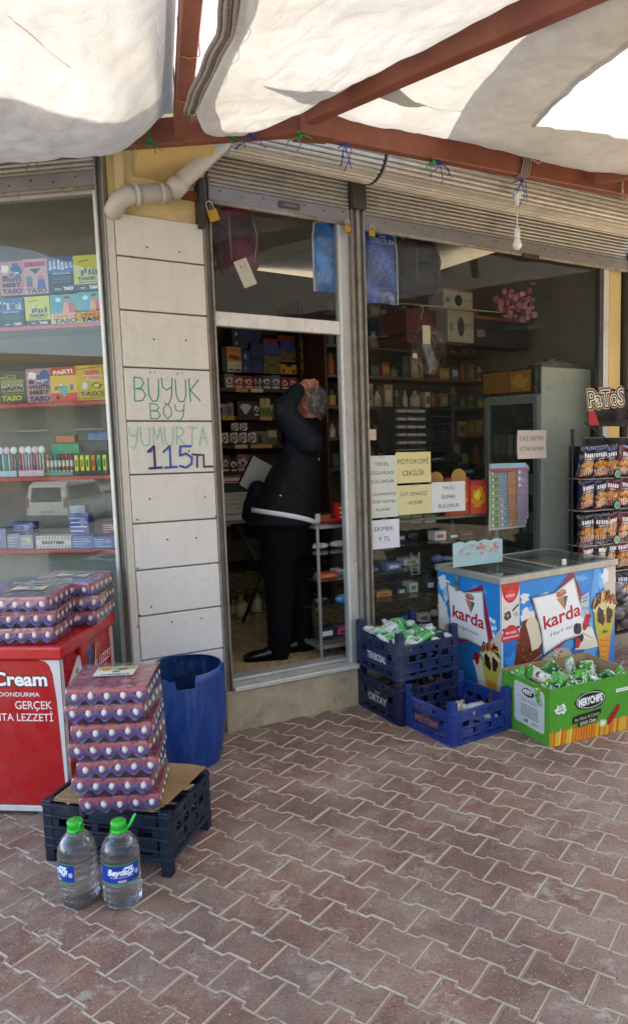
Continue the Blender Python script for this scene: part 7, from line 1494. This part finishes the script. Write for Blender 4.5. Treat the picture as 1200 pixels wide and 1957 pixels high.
# ================================================================ blue barrel
br = thing('blue_barrel', 'cut down blue plastic barrel with a notched rim by the doorway', 'barrel'); bc0 = Vector((-.71, 3.90)); NB = 72; Hb = .50
def brad(q): return .165 + .052 * math.sin(min(1, q * 1.0 + .08) * math.pi * .62) if q < 1 else .2
def btop(a):      # rim height as a function of angle (cut unevenly)
    h_ = Hb + .008 * math.sin(a + 1.2)
    d = (a - R(282)); 
    if abs(d) < R(13): h_ -= .055
    elif -R(25) < d < 0: h_ -= .012
    d2 = (a - R(150)); 
    if abs(d2) < R(5): h_ -= .05
    return h_
def bside(rofs):
    def f_(u, v):
        a = u * 2 * math.pi; zt_ = btop(a % (2 * math.pi)); z = v * zt_; q = z / Hb; r_ = brad(q) + rofs; return Vector((bc0.x + r_ * math.cos(a), bc0.y + r_ * math.sin(a), z + .002))
    return f_
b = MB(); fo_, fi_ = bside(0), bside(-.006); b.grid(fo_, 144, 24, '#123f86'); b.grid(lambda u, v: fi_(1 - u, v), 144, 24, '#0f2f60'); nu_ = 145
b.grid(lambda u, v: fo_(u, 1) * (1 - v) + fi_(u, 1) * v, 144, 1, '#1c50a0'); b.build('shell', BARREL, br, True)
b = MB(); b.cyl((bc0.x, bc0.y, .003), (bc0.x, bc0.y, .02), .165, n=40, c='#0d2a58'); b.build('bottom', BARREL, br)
base(br, (bc0.x, bc0.y, 0))

# ================================================================ snack rack at the right edge
rk3 = thing('snack_rack', 'black wire snack rack with a PATOS header at the right edge', 'display rack'); RO = .22
rs0 = at(1094, 900, RO)[0]
rw = .62
for s_ in (rs0, rs0 + rw): part('upright', F, (s_, RO - .02, .0), (s_ + .018, RO, 1.72), '#1b1b1c', PLAST, rk3)
part('top_panel', F, (rs0 + .11, RO - .02, at(1150, 856, RO)[1]), (rs0 + rw, RO - .004, at(1150, 836, RO)[1]), '#2a2420', GLOSSY, rk3)
part('back_board', F, (rs0 + .02, RO - .06, .3), (rs0 + rw, RO - .05, 1.6), '#1d1c1c', PLAST, rk3)
rowz = [at(1110, y, RO)[1] for y in (912, 972, 1038, 1092)] 
rowz += [rowz[3] - .24, rowz[3] - .48]
for z in rowz: part('shelf_wire', F, (rs0, RO - .04, z - .012), (rs0 + rw, RO + .10, z - .006), '#8c8c88', ALU, rk3, 0)
b = MB(fx); p0 = at(1128, 812, RO + .1); p1 = at(1165, 842, RO); b.tube([(p0[0], RO + .05, p0[1] + .02), (p1[0], RO - .01, p1[1])], .005, 6, '#151515'); b.build('header_strut', PLAST, rk3, True)
sA, zA = at(1124, 812, RO + .08); sB, zB_ = at(1124, 752, RO + .08)
ho = RO + .08
hf = lambda x, y, d=0: F(sA + x, ho + .10 * (x / .42) - .0 + .25 * x * (1 - x / .42) * .4 + d, zA + y)
b = MB(); b.grid(lambda u, v: hf(u * .42, v * .27 * (1 - .08 * u) - .01), 14, 4, '#171516'); b.build('header_sign', GLOSSY, rk3, solid=.006)
A = Art(hf, .0005); A.d = .0035; A.poly([(.0, .0), (.075, .0), (.03, .12), (.0, .17)], '#9c1f20'); A.poly([(.0, .17), (.012, .14), (.012, .26), (0, .26)], '#b04a40')
for dx, c, bo in ((0, '#b09468', .16), (0, '#121012', .11), (0, '#e6dfd2', .045), (0, '#1a1718', -.004)):
    A.text('PaToS', .125, .135, .11, c, bold=bo, rot=.10, wd=.25 + bo * .12)
A.disc(.40, .15, .06, .13, '#d8d4cc', 20); A.build('header_print', PRINT, rk3)
base(rk3, F(rs0 + rw / 2, RO, 0))
def chipc(kind):
    base_ = {'blue': '#0a1636', 'red': '#5a0c14', 'dark': '#140a0d'}[kind]
    def cf(u, v):
        if v < .05 or v > .95: return '#2a2a30'
        if .70 < v < .80 and .18 < u < .82 and int(u * 22) % 3: return '#d8dce4'
        if .62 < v < .66 and .3 < u < .7: return '#9098a8'
        if .36 < v < .58: return '#a86c10' if (u - .5) ** 2 / .16 + (v - .46) ** 2 / .012 < 1 else base_
        if v < .34: return ('#86301f' if int(u * 14 + v * 9) % 2 else '#a89a86') if .08 < u < .92 and v > .10 else '#3a1418'
        return base_
    return cf
kinds = [['blue', 'blue', 'blue', 'red', 'blue'], ['blue', 'blue', 'red', 'red', 'dark'], ['dark', 'dark', 'red', 'red', 'dark'], ['red', 'dark', 'dark', 'red', 'dark'], ['dark', 'dark', 'dark', 'dark', 'red'], ['dark', 'red', 'dark', 'dark', 'dark']]
rr = random.Random(44)
for r_ in range(6):
    for c_ in range(5):
        s_ = rs0 + .068 + .112 * c_; z = rowz[r_] + .105; p = F(s_, RO + .05 + .01 * (c_ % 2), z); kd = kinds[r_][c_]
        rot = Matrix.Rotation(TH + R(rr.uniform(-16, 16)), 3, 'Z') @ Matrix.Rotation(R(rr.uniform(-9, 9)), 3, 'Y') @ Matrix.Rotation(R(rr.uniform(4, 14)), 3, 'X')
        packet('chips_bag', f'{kd} chips bag, {ordn[c_]} from the left in the {ordn[r_]} row of the rack', 'chips bag', 'chips bags on the rack', p.x, p.y, p.z, .138, .225, .03, rot, chipc(kd), (22, 26))
    if r_ < 3:
        s_ = rs0 + .30; z = rowz[r_] + .02; b = MB(fx); b.cyl((s_, RO + .105, z), (s_, RO + .112, z), .034, n=26, c='#15261a'); b.cyl((s_, RO + .1122, z), (s_, RO + .1135, z), .027, n=26, c='#7fb090'); o = b.build('price_disc', GLOSSY); A = Art(lambda x, y, d: F(s_ + x, RO + .1138 + d, z + y)); A.text(['10', '10', '15'][r_], 0, -.012, .024, '#28583c', bold=.03); A.build('print', PRINT, o); tag(o, f'round green price disc on the {ordn[r_]} row of the snack rack', 'price tag', 'price discs on the snack rack'); base(o, F(s_, RO + .105, z))
# clear sack and dark bin beside the freezer
sk = thing('clear_sack', 'clear plastic sack of goods under the snack rack', 'sack'); p = at(1185, 1150, RO + .12); b = MB(fx); rr = random.Random(3)
for k in range(12): b.ell((p[0] + rr.uniform(-.12, .2), RO + .14 + rr.uniform(-.03, .03), p[1] + rr.uniform(-.16, .1)), (.07, .05, .06), rr.choice(['#3a3a3c', '#565252', '#2c2a2c', '#6a6462']), 12, 8)
b.build('contents', FOIL, sk, True); base(sk, F(p[0], RO + .14, p[1] - .2))
# ================================================================ the customer
YM = 4.86
def MP(px, py, dy=0.):
    d = ray(px, py); t_ = (YM + dy) / d.y; return Vector((0, 0, CH)) + d * t_
man = thing('person', 'grey haired man in black jacket shading his eyes with raised hand, folder underarm', 'person')
def remesh(mb, name, mat, vox, parent, smooth_it=6, colf=None):
    me = bpy.data.meshes.new('tmp'); me.from_pydata(mb.v, [], mb.f); ob = bpy.data.objects.new('tmp', me); col.objects.link(ob)
    md = ob.modifiers.new('r', 'REMESH'); md.mode = 'VOXEL'; md.voxel_size = vox; md.adaptivity = 0
    m2 = ob.modifiers.new('s', 'SMOOTH'); m2.iterations = smooth_it; m2.factor = .5
    dg = bpy.context.evaluated_depsgraph_get(); dg.update(); ev = ob.evaluated_get(dg); m3 = bpy.data.meshes.new_from_object(ev)
    bpy.data.objects.remove(ob); b = MB(); b.v = [tuple(v.co) for v in m3.vertices]; b.f = [tuple(p.vertices) for p in m3.polygons]
    b.c = [C3(colf(p.center)) for p in m3.polygons] if colf else [C3('#888888')] * len(b.f)
    return b.build(name, mat, parent, True)
def limb(mb, pts, r_, n=14):
    P = [Vector(p) for p in pts]; mb.tube(P, r_, n, '#888888')
    for p, q in ((P[0], r_[0]), (P[-1], r_[-1])): mb.ell(p, (q, q, q), '#888888', 12, 8)
def loft(mb, rings, n=22):     # rings: (left px, right px, row, half depth, shift)
    vs = []
    for xl, xr, y, hd, dy in rings:
        a, c_ = MP(xl, y, dy), MP(xr, y, dy); ce = (a + c_) / 2; hw = (c_ - a) / 2
        for k in range(n):
            t_ = 2 * math.pi * k / n; ct, st = math.cos(t_), math.sin(t_); ct = math.copysign(abs(ct) ** .85, ct); st = math.copysign(abs(st) ** .85, st); vs.append(ce + hw * ct + Vector((0, hd * st, 0)))
    m = len(rings); mb.add(vs, [(i * n + k, i * n + (k + 1) % n, (i + 1) * n + (k + 1) % n, (i + 1) * n + k) for i in range(m - 1) for k in range(n)] + [tuple(range(n))[::-1], tuple(range((m - 1) * n, m * n))], '#888888')
# key points (near = his left side, towards the viewer)
shL = MP(588, 838, -.17); elL = MP(541, 782, -.24); wrL = MP(572, 741, -.13); haL = MP(590, 733, -.06)
hd = MP(591, 768, 0); hdr = .092
# body (skin): one continuous surface
b = MB(); b.ell(hd, (.083, .075, .105), '#888', 20, 14, Matrix.Rotation(R(-28), 3, 'Y')); b.ell(hd + Vector((-.035, 0, -.035)), (.055, .058, .062), '#888', 16, 10)
limb(b, [MP(590, 790), MP(592, 815)], [.055, .06]); loft(b, [(565, 598, 830, .11, 0), (540, 600, 880, .11, 0), (520, 598, 940, .11, 0), (520, 586, 1000, .11, 0)])
limb(b, [shL, elL, wrL], [.05, .042, .03]); limb(b, [MP(545, 1000, -.05), MP(538, 1120, -.09), MP(538, 1235, -.10)], [.07, .05, .04]); limb(b, [MP(560, 1000, .05), MP(572, 1120, .08), MP(580, 1225, .08)], [.07, .05, .04])
for k, (dx, dy_) in enumerate([(0, 0)]): pass
# nose, brow, chin, ear
b.ell(MP(565, 752, 0), (.016, .012, .014), '#888', 8, 6); b.ell(MP(563, 772, 0), (.03, .03, .022), '#888', 10, 6); b.ell(MP(568, 742, 0), (.03, .045, .02), '#888', 10, 6)
remesh(b, 'body', SKIN, .009, man, 4, lambda c_: '#a06a50')
b = MB(); e0 = MP(583, 779, -.080); b.ell(e0, (.016, .010, .027), '#9c6048', 14, 10, Matrix.Rotation(R(-25), 3, 'Y')); b.tube([e0 + Vector((.0 + .017 * math.cos(a), -.010, .027 * math.sin(a))) for a in [R(-60 + 24 * k) for k in range(11)]], .004, 6, '#a8684e'); b.build('ear', SKIN, man, True)
b = MB(); b.ell(MP(567, 757, -.052), (.010, .008, .006), '#e0d4c8', 10, 6); b.ell(MP(566, 757, -.058), (.004, .004, .004), '#241810', 8, 5); b.build('eye', SKIN, man, True)
b = MB(); b.tube([MP(562, 768, -.045), MP(566, 771, -.05), MP(569, 771, -.052)], .003, 5, '#7c3c30'); b.build('mouth', SKIN, man, True)
# raised hand: palm, four fingers curled over the brow and a thumb
b = MB(); hp = MP(588, 735, -.085); limb(b, [wrL, MP(579, 738, -.115)], [.028, .030]); b.ell(MP(586, 735, -.09), (.040, .019, .036), '#888', 14, 10, Matrix.Rotation(R(-15), 3, 'Y'))
for k, (x0, y0, x1, y1, x2, y2, d0) in enumerate([(592, 727, 600, 725, 607, 731, -.095), (593, 731, 602, 731, 608, 737, -.080), (593, 736, 602, 737, 607, 743, -.066), (591, 741, 599, 744, 603, 749, -.055)]):
    limb(b, [MP(x0 - 4, y0 + 2, d0), MP(x1, y1, d0 + .002), MP(x2, y2, d0 + .012)], [.0105, .0098, .0085], 10)
limb(b, [MP(581, 744, -.10), MP(587, 752, -.085), MP(592, 757, -.078)], [.013, .011, .009], 10)
remesh(b, 'hand', SKIN, .0045, man, 2, lambda c_: '#a8705a')
b = MB(); b.tube([wrL + (elL - wrL).normalized() * .012 + Vector((.028 * math.cos(a), .030 * math.sin(a) * .8, .028 * math.sin(a) * -.5 - .014 * math.cos(a))) for a in [k * .45 for k in range(15)]], .004, 6, '#8a8c88'); b.build('bracelet', ALU, man, True)
# hair
b = MB(); rr = random.Random(2)
def hairf(u, v):
    a = u * 2 * math.pi; ph = v * math.pi; q = Vector((math.sin(ph) * math.cos(a), math.sin(ph) * math.sin(a), math.cos(ph))); q = Matrix.Rotation(R(62), 3, 'Y') @ q
    k = 1 + .035 * noise.noise(q * 14) + .02 * noise.noise(q * 40); return hd + Vector((q.x * .094, q.y * .083, q.z * .112)) * k + Vector((.012, 0, .008))
b.grid(hairf, 60, 26, lambda u, v: rr.choice(['#6e6a66', '#84807a', '#5a5652', '#938f88', '#4a4642']), skip=lambda u, v: v > .60); b.build('hair', HAIR, man, True)
b = MB()
for k in range(420):
    u, v = rr.random(), rr.random() * .6; p = hairf(u, v); n_ = (p - hd).normalized(); t_ = (Vector((.5, 0, -1)) + Vector((rr.uniform(-.4, .4), rr.uniform(-.4, .4), rr.uniform(-.3, .3)))).normalized(); b.tube([p - n_ * .002, p + n_ * .004 + t_ * .012, p + n_ * .003 + t_ * .024], [.0016, .0012, .0005], 4, rr.choice(['#8c8882', '#5c5854', '#a5a19a', '#44403d']), False)
b.build('hair_strands', HAIR, man, kind='stuff')
# jacket with sleeves
b = MB()
loft(b, [(575, 606, 798, .07, 0), (560, 613, 815, .15, 0), (545, 615, 840, .195, 0), (533, 615, 870, .195, 0), (516, 617, 905, .195, 0), (500, 615, 940, .19, 0), (484, 611, 975, .19, 0), (473, 608, 1001, .19, 0)], 30)
b.ell(MP(484, 975, .05), (.07, .12, .11), '#888', 16, 10)
limb(b, [MP(492, 935, .05), MP(474, 985, .06)], [.06, .045])
limb(b, [MP(590, 846, -.15), MP(566, 818, -.20), elL, elL + (wrL - elL) * .08], [.088, .078, .066, .064], 18); limb(b, [elL, elL.lerp(wrL, .5), wrL + (elL - wrL) * .12], [.066, .058, .047], 18)
limb(b, [MP(592, 842, .17), MP(570, 890, .26), MP(535, 905, .20)], [.085, .07, .06], 16)
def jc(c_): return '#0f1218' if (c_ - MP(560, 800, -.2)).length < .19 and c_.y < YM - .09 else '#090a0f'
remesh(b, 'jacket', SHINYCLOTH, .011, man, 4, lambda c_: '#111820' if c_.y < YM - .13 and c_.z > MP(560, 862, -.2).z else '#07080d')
b = MB(); b.tube([MP(573, 802, -.06), MP(585, 806, -.085), MP(600, 803, -.05), MP(606, 800, .0)], .016, 8, '#0c0d10'); b.build('collar', CLOTH, man, True)
# reflective band: a strip hugging the hem
b = MB(); band = []
def bandf(u, v):
    a = math.pi + R(14) + u * (math.pi - R(14)) ; px_ = 543 + 65 * math.cos(a) * 1.0; yy = 970 + 9 * v + 30 * (u ** 1.5) ; d_ = -.194 * abs(math.sin(a)) ** .8; return MP(px_, yy, d_ - .006)
b.grid(bandf, 30, 2, '#c9c9cc'); b.build('reflective_band', paint('reflective_tape', .5, var=.1), man, True, solid=.003)
A = Art(lambda x, y, d: MP(607, 868, -.12) + Vector((x, -d, y)), .0005); A.poly([(-.010, -.035), (.0, -.05), (.010, -.035), (.004, -.01), (-.004, -.01)], '#c8c8cc'); A.disc(0, .0, .008, .01, '#d0d0d4', 10); A.build('chest_emblem', PRINT, man)
b = MB(); b.ell(MP(536, 947, -.20), (.007, .004, .005), '#d8d8d8', 8, 5); b.build('button', ALU, man, True)
# trousers
b = MB(); loft(b, [(488, 602, 985, .155, 0), (494, 600, 1020, .16, 0), (500, 596, 1060, .16, 0)], 26)
limb(b, [MP(533, 1040, -.08), MP(535, 1130, -.095), MP(535, 1190, -.10), MP(534, 1242, -.10)], [.125, .097, .082, .076], 20); limb(b, [MP(563, 1040, .07), MP(571, 1130, .075), MP(576, 1190, .08), MP(579, 1236, .08)], [.125, .088, .076, .072], 20)
remesh(b, 'trousers', CLOTH, .012, man, 5, lambda c_: '#050608')
def shoe(px, py, dy, ang, name='shoe'):
    p = MP(px, py, dy); p.z = .262; Rz = Matrix.Rotation(ang, 3, 'Z')
    prof = [(-.015, .0, .040, .085), (.04, .0, .043, .09), (.10, .0, .042, .075), (.16, .0, .048, .055), (.22, .0, .050, .045), (.27, .0, .040, .036), (.30, 0, .02, .022)]
    vs = []; n = 14
    for x, _, hw, hh in prof:
        for k in range(n):
            a = 2 * math.pi * k / n; vs.append(p + Rz @ Vector((-x * .88, hw * math.cos(a), .012 + max(0, hh * (.5 + .5 * math.sin(a))))))
    b = MB(); m = len(prof); b.add(vs, [(i * n + k, i * n + (k + 1) % n, (i + 1) * n + (k + 1) % n, (i + 1) * n + k) for i in range(m - 1) for k in range(n)] + [tuple(range(n))[::-1], tuple(range((m - 1) * n, m * n))], '#0b0b0c'); sh_ = b.build(name, paint('shoe_leather', .3, var=.2, bump=.1), man, True)
    b = MB(); P = [(-x * .88, hw * .98) for x, _, hw, hh in prof] + [(-x * .88, -hw * .98) for x, _, hw, hh in reversed(prof)]; b.prism(P, 'z', 0, .014, '#050505'); b.v = [tuple(p + Rz @ Vector(v)) for v in b.v]; b.build('sole', CLOTH, sh_)
shoe(545, 1258, -.10, R(8)); shoe(594, 1246, .08, R(14))
base(man, Vector((MP(555, 1255).x, YM, .262)))
fd = thing('folder', 'white document folder with black edge held under the man\'s arm', 'folder'); q = [MP(482, 870, .12), MP(500, 882, .16), MP(472, 938, .16), MP(455, 926, .12)]
q[1] = MP(520, 890, .2); q[2] = MP(492, 948, .2)
b = MB(); nn_ = (q[1] - q[0]).cross(q[3] - q[0]).normalized(); b.add(q + [p + nn_ * .018 for p in q], [(0, 1, 2, 3), (7, 6, 5, 4), (0, 4, 5, 1), (1, 5, 6, 2), (2, 6, 7, 3), (3, 7, 4, 0)], '#a9a49a'); b.build('cover', PAPER, fd, bevel=.002)
b = MB(); b.tube([q[0], q[3]], .007, 6, '#17130f'); b.tube([q[3], q[2]], .004, 6, '#17130f'); b.build('edge_binding', CLOTH, fd, True); base(fd, q[3])
